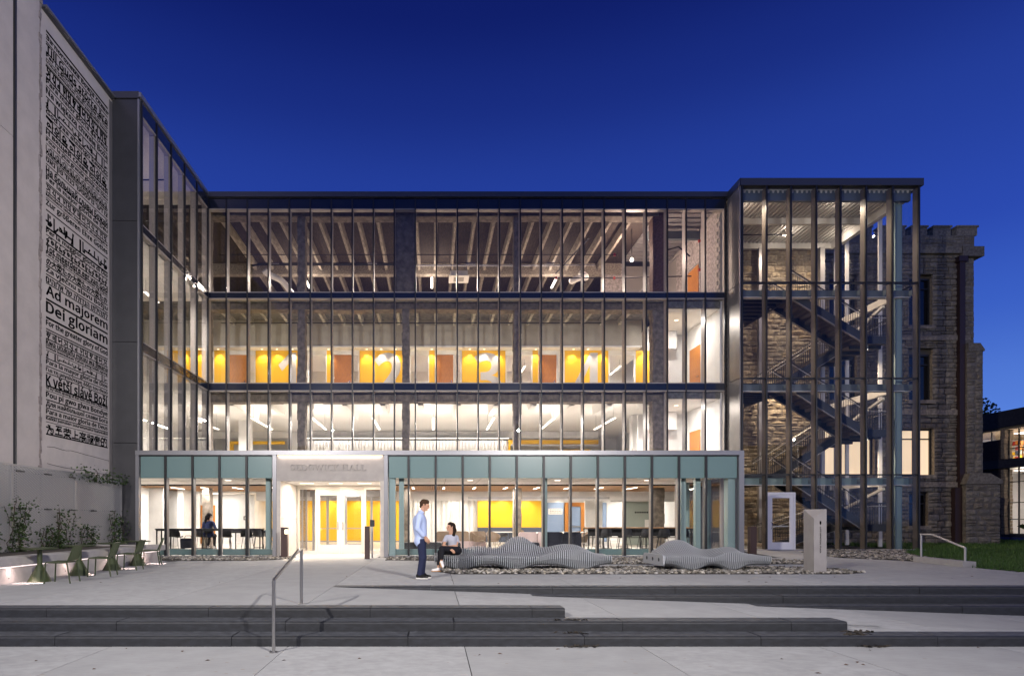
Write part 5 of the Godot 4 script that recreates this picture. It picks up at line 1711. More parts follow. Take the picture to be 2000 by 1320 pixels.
	for q in dl:
		var l := thing("stair_downlight", "white cylinder downlight, " + q[3], "downlight", Vector3(q[0], q[1], q[2]), 0, "downlights of the stair tower")
		var b := Mb.new()
		b.tube([Vector3(0, 0.22, 0), Vector3(0, -0.04, 0)], 0.09, 14, false)
		b.tube([Vector3(0, 0.22, 0), Vector3(0, 0.1, 0)], 0.088, 14)
		mi(l, "housing", b.mesh(), M.white_column)
		b = Mb.new()
		b.tube([Vector3(0, -0.03, 0), Vector3(0, -0.045, 0)], 0.08, 14)
		mi(l, "light_lens", b.mesh(), M.lamp_white)
		spot(l, Vector3(q[0], q[1] - 0.07, q[2]), Vector3.DOWN, 72.0, q[4], Color(1.0, 0.90, 0.78), 0.06, 0.8)
		if q[1] > 16.0: omni(l, Vector3(q[0], q[1] - 0.12, q[2]), 0.22, Color(1.0, 0.93, 0.85), 0.05)  # added all-round light to brighten the ribbed deck above
	staircase()

func staircase() -> void:
	var o := thing("steel_staircase", "dark steel switchback staircase climbing inside the glass tower", "staircase", Vector3(18, 0, -30.5))
	var levels := [[0.0, 1.14, 3.4], [3.4, 5.55, 7.7], [7.7, 9.9, 12.0]]
	var xl := 16.75; var xr := 20.2
	for lv in levels:
		var y0: float = lv[0]; var ym: float = lv[1]; var y1: float = lv[2]
		# far flight from the lower floor up to the half landing on the right, near flight from there up to the next floor on the left
		flight(o, Vector2(xl, y0), Vector2(xr, ym), -30.65, -32.15)
		flight(o, Vector2(xl, y1), Vector2(xr, ym), -28.75, -30.25)
		bw(o, "half_landing", xr, 21.75, ym - 0.10, ym, -32.9, -28.75, M.tread_soffit)
		bw(o, "landing_edge", xr, 21.75, ym - 0.30, ym + 0.05, -28.745, -28.68, M.stair_steel)
		bw(o, "landing_edge", xr, 21.75, ym - 0.30, ym + 0.05, -32.96, -32.9, M.stair_steel)
		for k in 3:
			bw(o, "landing_joist", xr, 21.7, ym - 0.26, ym - 0.101, -29.8 - k * 1.0, -29.7 - k * 1.0, M.stair_steel)
		bw(o, "landing", 14.0, xl, y1 - 0.10, y1, -32.9, -28.75, M.tread_soffit)
		bw(o, "landing_edge", 14.0, xl, y1 - 0.30, y1 + 0.05, -28.745, -28.68, M.stair_steel)
		bw(o, "landing_edge", xl - 0.06, xl, y1 - 0.30, y1 - 0.101, -32.9, -28.75, M.stair_steel)
		for k in 6:
			bw(o, "landing_joist", 14.0, xl - 0.061, y1 - 0.24, y1 - 0.101, -29.4 - k * 0.55, -29.32 - k * 0.55, M.stair_steel)
		rail(o, Vector3(xr, ym, -28.72), Vector3(21.6, ym, -28.72))
		rail(o, Vector3(21.7, ym, -28.75), Vector3(21.7, ym, -32.8))
		rail(o, Vector3(xr, ym, -32.85), Vector3(21.6, ym, -32.85))
		rail(o, Vector3(14.1, y1, -32.8), Vector3(xl, y1, -32.8))
	rail(o, Vector3(16.7, 12.0, -30.3), Vector3(16.7, 12.0, -32.7))

func flight(o: Node3D, a: Vector2, b: Vector2, z1: float, z0: float) -> void:
	var n := int(round(absf(a.y - b.y) / 0.168))
	var dx := (b.x - a.x) / n
	var dy := (b.y - a.y) / n
	var st := Mb.new()
	# folded steel treads and risers
	for k in n:
		var x := a.x + dx * k
		var y := a.y + dy * (k if dy < 0 else k + 1)
		st.span(x, x + dx, y - 0.05, y, z0, z1)
		var rx := x if dy > 0 else x + dx
		st.span(rx - 0.01, rx + 0.01, y - absf(dy), y - 0.051, z0, z1)
	mbi(o, "tread_flight", st, M.tread_soffit)
	for z in [z1 + 0.03, z0 - 0.03]:
		var s := Mb.new()
		var dir := (b - a).normalized()
		var up := Vector2(-dir.y, dir.x)
		if up.y < 0: up = -up
		s.prism(PackedVector2Array([a + up * 0.10, b + up * 0.10, b - up * 0.24, a - up * 0.24]), Transform3D(Basis.IDENTITY, Vector3(0, 0, z)), -0.03, 0.03)
		mbi(o, "stringer", s, M.stair_steel)
		var fl := Mb.new()
		fl.bar(Vector3(a.x - up.x * 0.25, a.y - up.y * 0.25, z), Vector3(b.x - up.x * 0.25, b.y - up.y * 0.25, z), 0.12, 0.02)
		mbi(o, "stringer_flange", fl, M.galvanised)
		rail(o, Vector3(a.x, a.y + 0.05, z), Vector3(b.x, b.y + 0.05, z))

func rail(o: Node3D, a: Vector3, b: Vector3) -> void:
	var st := Mb.new()
	var n := int((b - a).length() / 0.125)
	for k in n + 1:
		var p := a.lerp(b, float(k) / n)
		st.span(p.x - 0.008, p.x + 0.008, p.y + 0.02, p.y + 1.0, p.z - 0.008, p.z + 0.008)
	st.bar(a + Vector3.UP * 1.02, b + Vector3.UP * 1.02, 0.045, 0.03)
	st.bar(a + Vector3.UP * 0.1, b + Vector3.UP * 0.1, 0.02, 0.03)
	var r := mbi(o, "railing", st, M.stair_steel)
	var h := Mb.new()
	h.tube([a + Vector3(0, 0.88, 0.07), b + Vector3(0, 0.88, 0.07)], 0.019, 8)
	mbi(r, "handrail", h, M.rail_steel)

# ---------------------------------------------------------------- the old stone building behind the tower
func stone_building() -> void:
	var o := thing("stone_building", "old rock-faced stone building with battlements behind the stair tower", "building", Vector3(24, 0, -40))
	var xr := 30.85
	var zf := -35.0
	var holes := [Rect2(27.15 - 21.0, 12.45, 1.35, 2.75), Rect2(27.15 - 21.0, 8.2, 1.35, 2.65), Rect2(26.6 - 21.0, 3.95, 2.0, 2.65), Rect2(27.15 - 21.0, 1.05, 1.1, 1.85), Rect2(22.3 - 21.0, 3.95, 2.9, 2.65), Rect2(22.6 - 21.0, 8.2, 1.6, 2.65), Rect2(22.6 - 21.0, 12.45, 1.6, 2.75)]
	var back := bw(o, "wall_backing", 21.0, xr - 0.02, -0.5, 17.3, -50, -35.35, M.stone_mortar)
	var keep: Array = M.stones
	M.stones = M.dark_stones
	stone_wall(back, Transform3D(Basis.IDENTITY, Vector3(21.0, -0.2, zf)), xr - 21.0, 16.7, holes.map(func(r): return Rect2(r.position + Vector2(0, 0.2), r.size)), 300, Rect2(4.6, 0, 5.2, 17), 0.075, 0.2, 0.4, 0.3, 0.8)
	var k := 0
	for r in holes:
		var x0: float = 21.0 + r.position.x; var x1: float = x0 + r.size.x
		var y0: float = r.position.y; var y1: float = y0 + r.size.y
		var lit := k == 2 or k == 4
		var w := bw(o, "window", x0, x1, y0, y1, -35.33, -35.30, M.lit_window if lit else M.dark_window)
		bw(w, "frame", x0, x0 + 0.09, y0, y1, -35.30, -35.2, M.black_steel)
		bw(w, "frame", x1 - 0.09, x1, y0, y1, -35.30, -35.2, M.black_steel)
		bw(w, "frame", (x0 + x1) * 0.5 - 0.05, (x0 + x1) * 0.5 + 0.05, y0, y1, -35.299, -35.21, M.black_steel)
		bw(w, "frame", x0 + 0.09, x1 - 0.09, y1 - 0.62, y1 - 0.55, -35.298, -35.22, M.black_steel)
		bw(w, "frame", x0 + 0.09, x1 - 0.09, y1 - 0.1, y1, -35.298, -35.2, M.black_steel)
		bw(w, "sill", x0 - 0.1, x1 + 0.1, y0 - 0.2, y0, -35.3, zf + 0.12, M.dressed_stone)
		bw(w, "reveal", x0 - 0.02, x0, y0, y1, -35.3, zf + 0.02, M.dressed_stone)
		bw(w, "reveal", x1, x1 + 0.02, y0, y1, -35.3, zf + 0.02, M.dressed_stone)
		k += 1
	# bands and battlements
	for y in [3.25, 7.35, 11.6]:
		for q in 8:
			bw(o, "string_course", 21.0 + 1.2 * q, 21.0 + 1.2 * q + 1.19, y, y + 0.28, -35.3, zf + 0.11, M.dressed_stone)
	for q in 8:
		bw(o, "cornice", 21.0 + 1.22 * q, 21.0 + 1.22 * q + 1.21, 16.5, 16.82, -35.3, zf + 0.22, M.dark_stones[0])
	bw(o, "cornice", 30.0, xr + 0.35, 16.3, 16.85, -35.8, zf + 0.3, M.dark_stones[1])
	var px := 21.0
	stone_wall(back, Transform3D(Basis.IDENTITY, Vector3(21.0, 16.83, zf + 0.05)), xr - 21.0, 0.75, [], 0, Rect2(), 0.06)
	bw(o, "parapet", 21.0, xr, 16.82, 17.57, -35.5, zf + 0.04, M.stone_mortar)
	for m in [[22.0, 23.2], [23.8, 25.0], [25.5, 26.9], [27.25, 28.15], [28.5, 29.5], [29.85, 31.0]]:
		var me := Mb.new()
		me.span(m[0], m[1], 17.575, 18.02, -35.45, zf + 0.06)
		me.prism(PackedVector2Array([Vector2(m[0] - 0.06, 18.021), Vector2(m[1] + 0.06, 18.021), Vector2(m[1] + 0.04, 18.12), Vector2(m[0] - 0.04, 18.12)]), Transform3D.IDENTITY, -35.5, zf + 0.12)
		mbi(o, "merlon", me, M.dark_stones[2])
	# rain pipe and stepped corner buttress
	bw(o, "rain_pipe", 29.85, 30.15, 3.2, 16.0, -35.0, zf + 0.26, M.bollard)
	bw(o, "rain_pipe", 29.55, 29.95, 0.0, 3.2, -35.0, zf + 0.30, M.bollard)
	bw(o, "rain_pipe_head", 29.75, 30.25, 16.0, 16.3, -35.0, zf + 0.34, M.bollard)
	var b1 := bw(o, "buttress_core", 30.2, 31.05, 0, 11.0, -37.0, zf + 0.33, M.stone_mortar)
	stone_wall(b1, Transform3D(Basis.IDENTITY, Vector3(30.15, 3.7, zf + 0.34)), 0.92, 7.3, [], 40, Rect2(), 0.09, 0.25, 0.4, 0.4, 0.6)
	stone_wall(b1, Transform3D(Basis(Vector3.FORWARD, Vector3.UP, Vector3.RIGHT), Vector3(31.06, 3.7, zf + 0.36)), 2.3, 7.3, [], 0, Rect2(), 0.09, 0.25, 0.4, 0.4, 0.6)
	var b2 := bw(o, "buttress_core", 29.95, 31.75, -0.4, 3.5, -37.0, zf + 0.55, M.stone_mortar)
	stone_wall(b2, Transform3D(Basis.IDENTITY, Vector3(29.9, -0.2, zf + 0.56)), 1.95, 3.55, [], 80, Rect2(), 0.12, 0.28, 0.38, 0.4, 0.9)
	stone_wall(b2, Transform3D(Basis(Vector3.FORWARD, Vector3.UP, Vector3.RIGHT), Vector3(31.76, -0.2, zf + 0.58)), 2.0, 3.55, [], 0, Rect2(), 0.12, 0.28, 0.38, 0.4, 0.9)
	var cap := Mb.new()
	cap.prism(PackedVector2Array([Vector2(29.85, 3.4), Vector2(31.9, 3.4), Vector2(31.9, 3.62), Vector2(31.2, 4.0), Vector2(30.1, 4.0)]), Transform3D.IDENTITY, -36.9, zf + 0.66)
	mbi(o, "buttress_cap", cap, M.dark_stones[0])
	cap = Mb.new()
	cap.prism(PackedVector2Array([Vector2(30.2, 10.9), Vector2(31.12, 10.9), Vector2(31.12, 11.0), Vector2(30.87, 11.35), Vector2(30.2, 11.35)]), Transform3D.IDENTITY, -36.9, zf + 0.42)
	mbi(o, "buttress_cap", cap, M.dark_stones[1])
	stone_wall(back, Transform3D(Basis.IDENTITY, Vector3(30.15, 11.4, zf + 0.02)), 0.7, 4.9, [], 0, Rect2(), 0.09, 0.25, 0.4, 0.3, 0.6)
	stone_wall(back, Transform3D(Basis(Vector3.FORWARD, Vector3.UP, Vector3.RIGHT), Vector3(xr, 0, zf)), 6.0, 17.5, [], 0, Rect2(), 0.08)
	M.stones = keep

# ---------------------------------------------------------------- the long building beyond the lawn
func far_building() -> void:
	var o := thing("library_building", "brown brick building with lit tall windows beyond the lawn at far right", "building", Vector3(44, 0, -46))
	var x := 38.0
	bw(o, "roof_slab", x, 60, 7.55, 8.65, -64, -30, M.slate)
	bw(o, "soffit_trim", x + 0.1, 60, 7.40, 7.55, -63, -30.5, M.tan_stone)
	bw(o, "wall", x + 0.2, x + 0.6, 5.4, 6.75, -60, -41.1, M.brown_brick)
	bw(o, "wall", x + 0.2, x + 0.6, 0.3, 4.85, -60, -41.1, M.brown_brick)
	bw(o, "brick_pier", x + 0.15, x + 0.6, 0.3, 7.4, -39.45, -38.2, M.brown_brick)
	bw(o, "wall", x + 0.2, x + 0.6, 0.3, 7.4, -38.2, -31, M.brown_brick)
	bw(o, "spandrel_beam", x + 0.05, x + 0.6, 4.85, 5.4, -60, -31, M.slate)
	bw(o, "base_band", x + 0.1, x + 0.6, 0.0, 0.45, -60, -31, M.slate)
	for k in 8:
		bw(o, "base_panel", x + 0.02, x + 0.1, -0.25, 0.26, -42.6 + 0.75 * k, -41.9 + 0.75 * k, M.blue_tile)
	for s in [[-41.1, -40.85]]:
		var y := 0.45
		while y < 7.2:
			if not (y > 4.6 and y < 5.3):
				bw(o, "quoin", x + 0.05, x + 0.6, y, y + 0.22, s[0], s[1] + rng.randf_range(-0.03, 0.05), M.tan_stone)
			y += 0.24
	var panes := [[6.75, 7.40, -60.0, -41.3, 0.75], [5.4, 7.40, -40.85, -39.45, 0.0], [0.45, 4.85, -40.85, -39.45, 0.0]]
	for p in panes:
		var w := bw(o, "window", x + 0.30, x + 0.36, p[0], p[0] + 0.06, p[2], p[3], M.black_steel)
		bw(w, "pane", x + 0.34, x + 0.345, p[0] + 0.06, p[1], p[2], p[3], M.pane)
		for z in [p[2], p[3] - 0.06, (p[2] + p[3]) * 0.5] if p[4] == 0.0 else [-41.4, -42.1, -44.5, -47]:
			bw(w, "frame", x + 0.30, x + 0.37, p[0] + 0.061, p[1], z, z + 0.06, M.black_steel)
		if p[1] - p[0] > 1.0:
			for q in ([0.35] if p[0] > 5 else [0.22, 0.47, 0.78]):
				var y: float = lerpf(p[0], p[1], q)
				bw(w, "frame", x + 0.30, x + 0.375, y, y + 0.05, p[2], p[3], M.black_steel)
	# lit rooms behind
	bw(o, "room_wall", x + 6.0, x + 6.2, 0.2, 7.4, -60, -31, M.white)
	bw(o, "room_end", x + 0.6, x + 6.0, 0.2, 7.4, -46.2, -46.0, M.white)
	bw(o, "room_end", x + 0.6, x + 6.0, 0.2, 7.4, -38.2, -38.0, M.white)
	bw(o, "room_floor", x + 0.6, x + 6.0, 4.9, 5.3, -46, -38.2, M.white_ceiling)
	bw(o, "room_floor", x + 0.6, x + 6.0, 0.1, 0.3, -46, -38.2, M.floor)
	for y in [7.2, 4.7]:
		var l := thing("library_light", "flat light in the %s room of the far brown building" % ("upper" if y > 6 else "lower"), "ceiling light", Vector3(x + 2.6, y, -41))
		bw(l, "light_lens", x + 1.2, x + 4.2, y, y + 0.03, -41.4, -40.8, M.lamp_white)
		area(l, Vector3(x + 2.7, y - 0.02, -41.1), Vector2(3.0, 0.6), Vector3.DOWN, 12.0, Color(1.0, 0.95, 0.92))
	var sh := thing("library_shelf", "shelf of books in the upper lit room of the far brown building", "bookshelf", Vector3(x + 4.5, 5.3, -44.5))
	for k in 4:
		bw(sh, "board", x + 3.2, x + 3.24, 5.6 + 0.35 * k, 5.63 + 0.35 * k, -45.5, -42.6, M.wood)
		for j in 12:
			var z := -45.4 + j * 0.22
			bw(sh, "book", x + 3.0, x + 3.2, 5.632 + 0.35 * k, 5.632 + 0.35 * k + rng.randf_range(0.2, 0.29), z, z + rng.randf_range(0.12, 0.2), [M.red_valve, M.blue_grey, M.wood, M.sage, M.yellow][rng.randi() % 5])
	var ch := thing("wooden_chair", "wooden chair in the upper lit window of the far brown building", "chair", Vector3(x + 1.2, 5.3, -40.3))
	bw(ch, "seat", x + 0.95, x + 1.4, 5.73, 5.78, -40.55, -40.1, M.wood)
	bw(ch, "backrest", x + 0.95, x + 1.4, 5.95, 6.15, -40.58, -40.54, M.wood)
	for q in [[0.96, -40.57], [1.36, -40.57], [0.96, -40.14], [1.36, -40.14]]:
		bw(ch, "leg", x + q[0], x + q[0] + 0.04, 5.3, 6.1 if q[1] < -40.5 else 5.73, q[1], q[1] + 0.04, M.wood)
	var pl := thing("potted_fern", "green potted plant in the lower lit window of the far brown building", "plant", Vector3(x + 0.85, 0.3, -40.0))
	var pot := Mb.new()
	pot.lathe([Vector2(0, 0), Vector2(0.16, 0.0), Vector2(0.2, 0.35), Vector2(0.17, 0.35), Vector2(0.0, 0.3)], 14)
	mi(pl, "pot", pot.mesh(), M.charcoal)
	var fr := Mb.new()
	for k in 60:
		var a := rng.randf() * TAU
		var d := Vector3(cos(a), 0, sin(a))
		var l := rng.randf_range(0.25, 0.6)
		var q := d.cross(Vector3.UP) * 0.05
		var p0 := Vector3(0, 0.35, 0); var p1 := p0 + d * l * 0.5 + Vector3.UP * l * 0.9; var p2 := p0 + d * l + Vector3.UP * l * 0.6
		fr.quad(p0, p1 - q, p2, p1 + q, Vector3(0, -5, 0))
	mi(pl, "fronds", fr.mesh(), M.lawn)
	# small trees far away between the two buildings
	var t := thing("distant_tree", "dark tree top just showing between the stone building and the brown one", "tree", Vector3(59.2, 0, -67))
	t.scale = Vector3.ONE * 1.45
	var tr := Mb.new()
	tr.tube([Vector3.ZERO, Vector3(0, 7.5, 0)], [0.25, 0.08], 8)
	mi(t, "trunk", tr.mesh(), M.stem)
	var lf := Mb.new()
	lf.quad(Vector3(-0.5, 0, 0), Vector3(0, 0.1, 0.5), Vector3(0.5, 0, 0), Vector3(0, -0.1, -0.5), Vector3(0, -5, 0))
	var xs := []; var cs := []
	for k in 1500:
		var d := Vector3(rng.randfn(), rng.randfn(), rng.randfn()).normalized() * pow(rng.randf(), 0.4)
		xs.append(Transform3D(Basis.from_euler(Vector3(rng.randf() * 3, rng.randf() * 6, 0)) * Basis.from_scale(Vector3.ONE * 0.22), Vector3(0, 8.3, 0) + d * Vector3(1.6, 2.0, 1.6)))
		cs.append(Color(0.03, 0.05, 0.015))
	many(t, "crown", lf.mesh(), M.leaf, xs, cs)

# ---------------------------------------------------------------- furniture behind the glass
func make_stool(called: String, label: String, group: String, seat_y: float, shell: Material) -> Node3D:
	var o := thing(called, label, "stool", Vector3.ZERO, 0, group)
	var b := Mb.new()
	# one bent shell: rows from the front lip over the seat up the back; local +z is the front
	var prof := [Vector2(0.23, -0.035), Vector2(0.19, 0.0), Vector2(0.05, -0.01), Vector2(-0.13, 0.0), Vector2(-0.2, 0.06), Vector2(-0.235, 0.16), Vector2(-0.255, 0.30)]
	var half := [0.19, 0.215, 0.225, 0.23, 0.235, 0.225, 0.17]
	for i in prof.size() - 1:
		for k in 6:
			var q := []
			for e in [[i, k], [i, k + 1], [i + 1, k + 1], [i + 1, k]]:
				var u: float = e[1] / 3.0 - 1.0
				var lift := u * u * (0.03 if e[0] < 3 else 0.0)
				var curl := u * u * (0.10 if e[0] > 3 else 0.0)
				q.append(Vector3(u * half[e[0]], seat_y + prof[e[0]].y + lift, prof[e[0]].x + curl))
			b.quad(q[0], q[1], q[2], q[3], Vector3(0, seat_y + 2.0, 1.0))
			var dn := Vector3(0, -0.014, -0.012)
			b.quad(q[0] + dn, q[1] + dn, q[2] + dn, q[3] + dn, Vector3(0, seat_y - 3.0, -1.0) * -1.0)
	mi(o, "shell", b.mesh(), shell)
	for s in [[-1, 1], [1, 1], [-1, -1], [1, -1]]:
		b = Mb.new()
		b.tube([Vector3(s[0] * 0.13, seat_y - 0.02, s[1] * 0.12), Vector3(s[0] * 0.22, 0, s[1] * 0.21)], 0.011, 6)
		mi(o, "leg", b.mesh(), M.black_steel)
	if seat_y > 0.6:
		b = Mb.new()
		var y := 0.25
		var r := 0.195
		for q in [[Vector3(-r, y, -r), Vector3(r, y, -r)], [Vector3(r, y, -r), Vector3(r, y, r)], [Vector3(r, y, r), Vector3(-r, y, r)], [Vector3(-r, y, r), Vector3(-r, y, -r)]]:
			b.tube(q, 0.009, 6)
		mi(o, "foot_ring", b.mesh(), M.black_steel)
	return o

func make_table(called: String, label: String, cat: String, x0: float, x1: float, z0: float, z1: float, h: float, top: Material, legs: Array, apron := 0.0) -> Node3D:
	var o := thing(called, label, cat, Vector3((x0 + x1) * 0.5, 0, (z0 + z1) * 0.5))
	bw(o, "tabletop", x0, x1, h - 0.04, h, z0, z1, top)
	for x in legs:
		for z in [z0 + 0.03, z1 - 0.07]:
			bw(o, "leg", x - 0.02, x + 0.02, 0.0, h - 0.04, z, z + 0.04, M.black_steel)
	if apron > 0.0:
		bw(o, "frame_rail", x0 + 0.02, x1 - 0.02, h - 0.09, h - 0.041, z1 - 0.05, z1 - 0.02, M.black_steel)
		bw(o, "frame_rail", x0 + 0.02, x1 - 0.02, h - 0.09, h - 0.041, z0 + 0.02, z0 + 0.05, M.black_steel)
		if apron > 0.2:
			bw(o, "modesty_panel", x0 + 0.12, x1 - 0.35, h - 0.36, h - 0.09, (z0 + z1) * 0.5 - 0.02, (z0 + z1) * 0.5 + 0.02, M.black_steel)
			bw(o, "foot_rail", x0 + 0.02, x1 - 0.02, h - 0.42, h - 0.39, z1 - 0.05, z1 - 0.02, M.black_steel)
	return o

func make_armchair(called: String, label: String, group: String, shell: Material) -> Node3D:
	var o := thing(called, label, "chair", Vector3.ZERO, 0, group)
	var b := Mb.new()
	# a tub shell: the rim drops from the back to the front; +z is the front
	var n := 18
	for k in n:
		var q := []
		for e in [[k, 0], [k + 1, 0], [k + 1, 1], [k, 1]]:
			var a := lerpf(-0.72, 0.72, float(e[0]) / n) * PI
			var back := cos(a) * 0.5 + 0.5
			var d := Vector3(sin(a), 0, -cos(a))
			q.append(d * (0.32 if e[1] else 0.23) + Vector3.UP * (0.43 if e[1] == 0 else 0.56 + 0.30 * back))
		b.quad(q[0], q[1], q[2], q[3], Vector3(0, 0.6, 0))
		var inn := []
		for w in q: inn.append(w * Vector3(0.94, 1, 0.94))
		b.quad(inn[0], inn[1], inn[2], inn[3], (inn[0] + inn[2]) * Vector3(1.5, 0.5, 1.5))
		b.quad(q[3], q[2], inn[2], inn[3], Vector3(0, 0, 0))
	mi(o, "shell", b.mesh(), shell)
	b = Mb.new()
	b.lathe([Vector2(0.0, 0.40), Vector2(0.22, 0.41), Vector2(0.25, 0.44), Vector2(0.23, 0.47), Vector2(0.0, 0.48)], 18)
	mi(o, "seat", b.mesh(), shell)
	for s in [[-1, 1], [1, 1], [-1, -1], [1, -1]]:
		b = Mb.new()
		b.tube([Vector3(s[0] * 0.13, 0.42, s[1] * 0.12), Vector3(s[0] * 0.24, 0, s[1] * 0.23)], 0.010, 6)
		mi(o, "leg", b.mesh(), M.galvanised)
	return o

func make_sofa(called: String, label: String, x0: float, x1: float, z0: float, z1: float, seats: int, m: Material, back_h: float, pillow: Material = null) -> Node3D:
	var o := thing(called, label, "sofa", Vector3((x0 + x1) * 0.5, 0, (z0 + z1) * 0.5))
	bw(o, "base", x0, x1, 0.08, 0.26, z0, z1, m)
	for x in [x0 + 0.05, x1 - 0.09]:
		for z in [z0 + 0.05, z1 - 0.09]:
			bw(o, "leg", x, x + 0.04, 0.0, 0.08, z, z + 0.04, M.black_steel)
	var w := (x1 - x0) / seats
	for k in seats:
		var b := Mb.new()
		b.prism(PackedVector2Array([Vector2(x0 + k * w + 0.01, 0.262), Vector2(x0 + k * w + w - 0.01, 0.262), Vector2(x0 + k * w + w - 0.01, 0.40), Vector2(x0 + k * w + w - 0.05, 0.44), Vector2(x0 + k * w + 0.05, 0.44), Vector2(x0 + k * w + 0.01, 0.40)]), Transform3D.IDENTITY, z0, z1 - 0.01)
		mbi(o, "seat_cushion", b, m)
		if back_h > 0:
			b = Mb.new()
			b.prism(PackedVector2Array([Vector2(x0 + k * w + 0.01, 0.42), Vector2(x0 + k * w + w - 0.01, 0.42), Vector2(x0 + k * w + w - 0.02, back_h - 0.06), Vector2(x0 + k * w + w - 0.08, back_h), Vector2(x0 + k * w + 0.08, back_h), Vector2(x0 + k * w + 0.02, back_h - 0.06)]), Transform3D.IDENTITY, z1 - 0.24, z1)
			mbi(o, "back_cushion", b, pillow if pillow else m)
	return o

func interior_things() -> void:
	# left: counter along the glass with stools
	make_table("window_counter", "narrow bar-height counter on a black frame along the left window", "counter", -10.35, -6.4, -23.35, -22.85, 1.04, M.black_steel, [-10.3, -9.95, -8.6, -6.45], 0.1)
	var st := make_stool("counter_stool", "black shell stool at the left end of the window counter, standing apart", "stools at the left window counter", 0.72, M.dark_shell)
	st.position = Vector3(-9.95, 0, -23.75); st.rotation_degrees.y = 178
	var q2 := [[-9.2, -24.3, "black shell stool beside the dark bag, left of the seated reader"], [-8.0, -23.75, "black shell stool just right of the seated reader"], [-7.0, -24.7, "black shell stool at the far table behind the third window mullion"], [-7.15, -23.7, "black shell stool second from the right end of the window counter"], [-6.35, -24.2, "black shell stool at the right end of the window counter, partly behind the steel post"], [-8.72, -23.95, "black shell stool on which the seated reader sits"]]
	for q in q2:
		dup(st, Vector3(q[0], 0, q[1]), rng.randf_range(165, 195) if q[1] > -24.5 else 20.0, q[2])
	make_table("study_table", "dark table with papers behind the stools in the left room", "table", -8.4, -6.3, -25.9, -25.1, 0.92, M.charcoal, [-8.3, -6.4], 0.1)
	var bag := thing("dark_bag", "dark square bag resting on a low stand left of the seated reader", "bag", Vector3(-9.36, 0, -23.5))
	var b := Mb.new()
	b.prism(PackedVector2Array([Vector2(-9.60, 0.28), Vector2(-9.12, 0.28), Vector2(-9.10, 0.62), Vector2(-9.14, 0.66), Vector2(-9.58, 0.66), Vector2(-9.62, 0.62)]), Transform3D.IDENTITY, -23.6, -23.35)
	mbi(bag, "body", b, M.navy)
	b = Mb.new()
	b.tube([Vector3(-9.5, 0.66, -23.47), Vector3(-9.45, 0.76, -23.47), Vector3(-9.26, 0.76, -23.47), Vector3(-9.22, 0.66, -23.47)], 0.012, 6)
	mbi(bag, "strap", b, M.black_steel)
	for x in [-9.55, -9.2]:
		bw(bag, "stand_leg", x, x + 0.03, 0.0, 0.28, -23.58, -23.38, M.black_steel)
	var pp := thing("paper_stack", "stack of pale papers on the table behind the left counter", "papers", Vector3(-6.7, 0.92, -25.4))
	bw(pp, "sheets", -6.95, -6.45, 0.92, 0.95, -25.6, -25.25, M.blue_glass_wall)

	# right: long bar table with stools round it
	make_table("bar_table", "long bar-height wooden table on a black frame behind the right windows", "table", 6.15, 11.0 - 0.6, -25.2, -24.4, 1.07, M.wood_slat, [6.2, 7.0, 8.5, 10.3], 0.3)
	var bar := [[6.75, -24.05, "first stool from the left at the near side of the long bar table"], [7.55, -24.1, "second stool at the near side of the bar table, turned a little"], [8.35, -24.0, "third stool at the near side of the bar table"], [9.05, -24.1, "fourth stool at the near side of the bar table"], [9.75, -24.0, "last stool at the right end of the near side of the bar table"], [6.9, -25.6, "first stool from the left on the far side of the bar table"], [7.9, -25.6, "second stool on the far side of the bar table"], [8.8, -25.6, "third stool on the far side of the bar table"], [9.6, -25.6, "last stool on the far side of the bar table"]]
	for k in bar.size():
		var q: Array = bar[k]
		var o := dup(st, Vector3(q[0], 0, q[1]), rng.randf_range(168, 200) if k < 5 else rng.randf_range(-14, 14), q[2])
		o.set_meta("group", "stools at the long bar table")
	# lounge: sofas, tub chairs and low tables
	make_sofa("charcoal_sofa", "low charcoal sofa behind the standing man", -1.2, 1.15, -25.9, -25.0, 3, M.charcoal, 0.0)
	make_sofa("plaid_sofa", "sofa with a striped woven back behind the seated woman", 0.15, 2.4, -28.6, -27.6, 3, M.blush, 0.86, M.tan_shell)
	make_sofa("navy_sofa", "navy sofa with a high back behind the first ribbed bench", 4.55, 6.0, -25.6, -24.7, 2, M.navy, 0.88)
	make_sofa("navy_ottoman", "low navy ottoman left of the high-backed navy sofa", 3.1, 4.35, -25.8, -24.9, 2, M.navy, 0.0)
	make_sofa("blush_sofa", "pale pink sofa between the navy ottoman and the rear tables", 3.7, 5.3, -27.3, -26.4, 2, M.blush, 0.84)
	var ac := make_armchair("tub_chair", "tan tub chair at far left of the lounge tables, turned to the right", "tan tub chairs of the lounge", M.tan_shell)
	ac.position = Vector3(2.05, 0, -27.2); ac.rotation_degrees.y = 60
	for q in [[2.65, -26.9, 20.0, "tan tub chair beside the leftmost one, facing the rear"], [6.45, -28.0, -60.0, "tan tub chair at the right end of the rear tables, left of the wooden door"], [6.35, -26.2, -80.0, "nearest tan tub chair, just left of the long bar table"], [11.6, -31.0, 250.0, "dark tub chair alone behind the corner glass at the right end"], [4.6, -33.0, 180.0, "tan tub chair at the rear table before the yellow panel"]]:
		dup(ac, Vector3(q[0], 0, q[1]), q[2], q[3])
	make_table("cafe_table", "white rectangular table left of the rough column before the yellow wall", "table", 3.0, 4.3, -33.6, -32.9, 0.75, M.white_column, [3.1, 4.2])
	make_table("cafe_table", "white rectangular table right of the rough column before the yellow wall", "table", 4.8, 6.6, -31.6, -30.8, 0.75, M.white_column, [4.9, 6.5])
	make_table("cafe_table", "long white table in front of the blue glass and the wooden door", "table", 6.9, 8.6, -33.4, -32.6, 0.75, M.white_column, [7.0, 8.5])
	var ci := 0
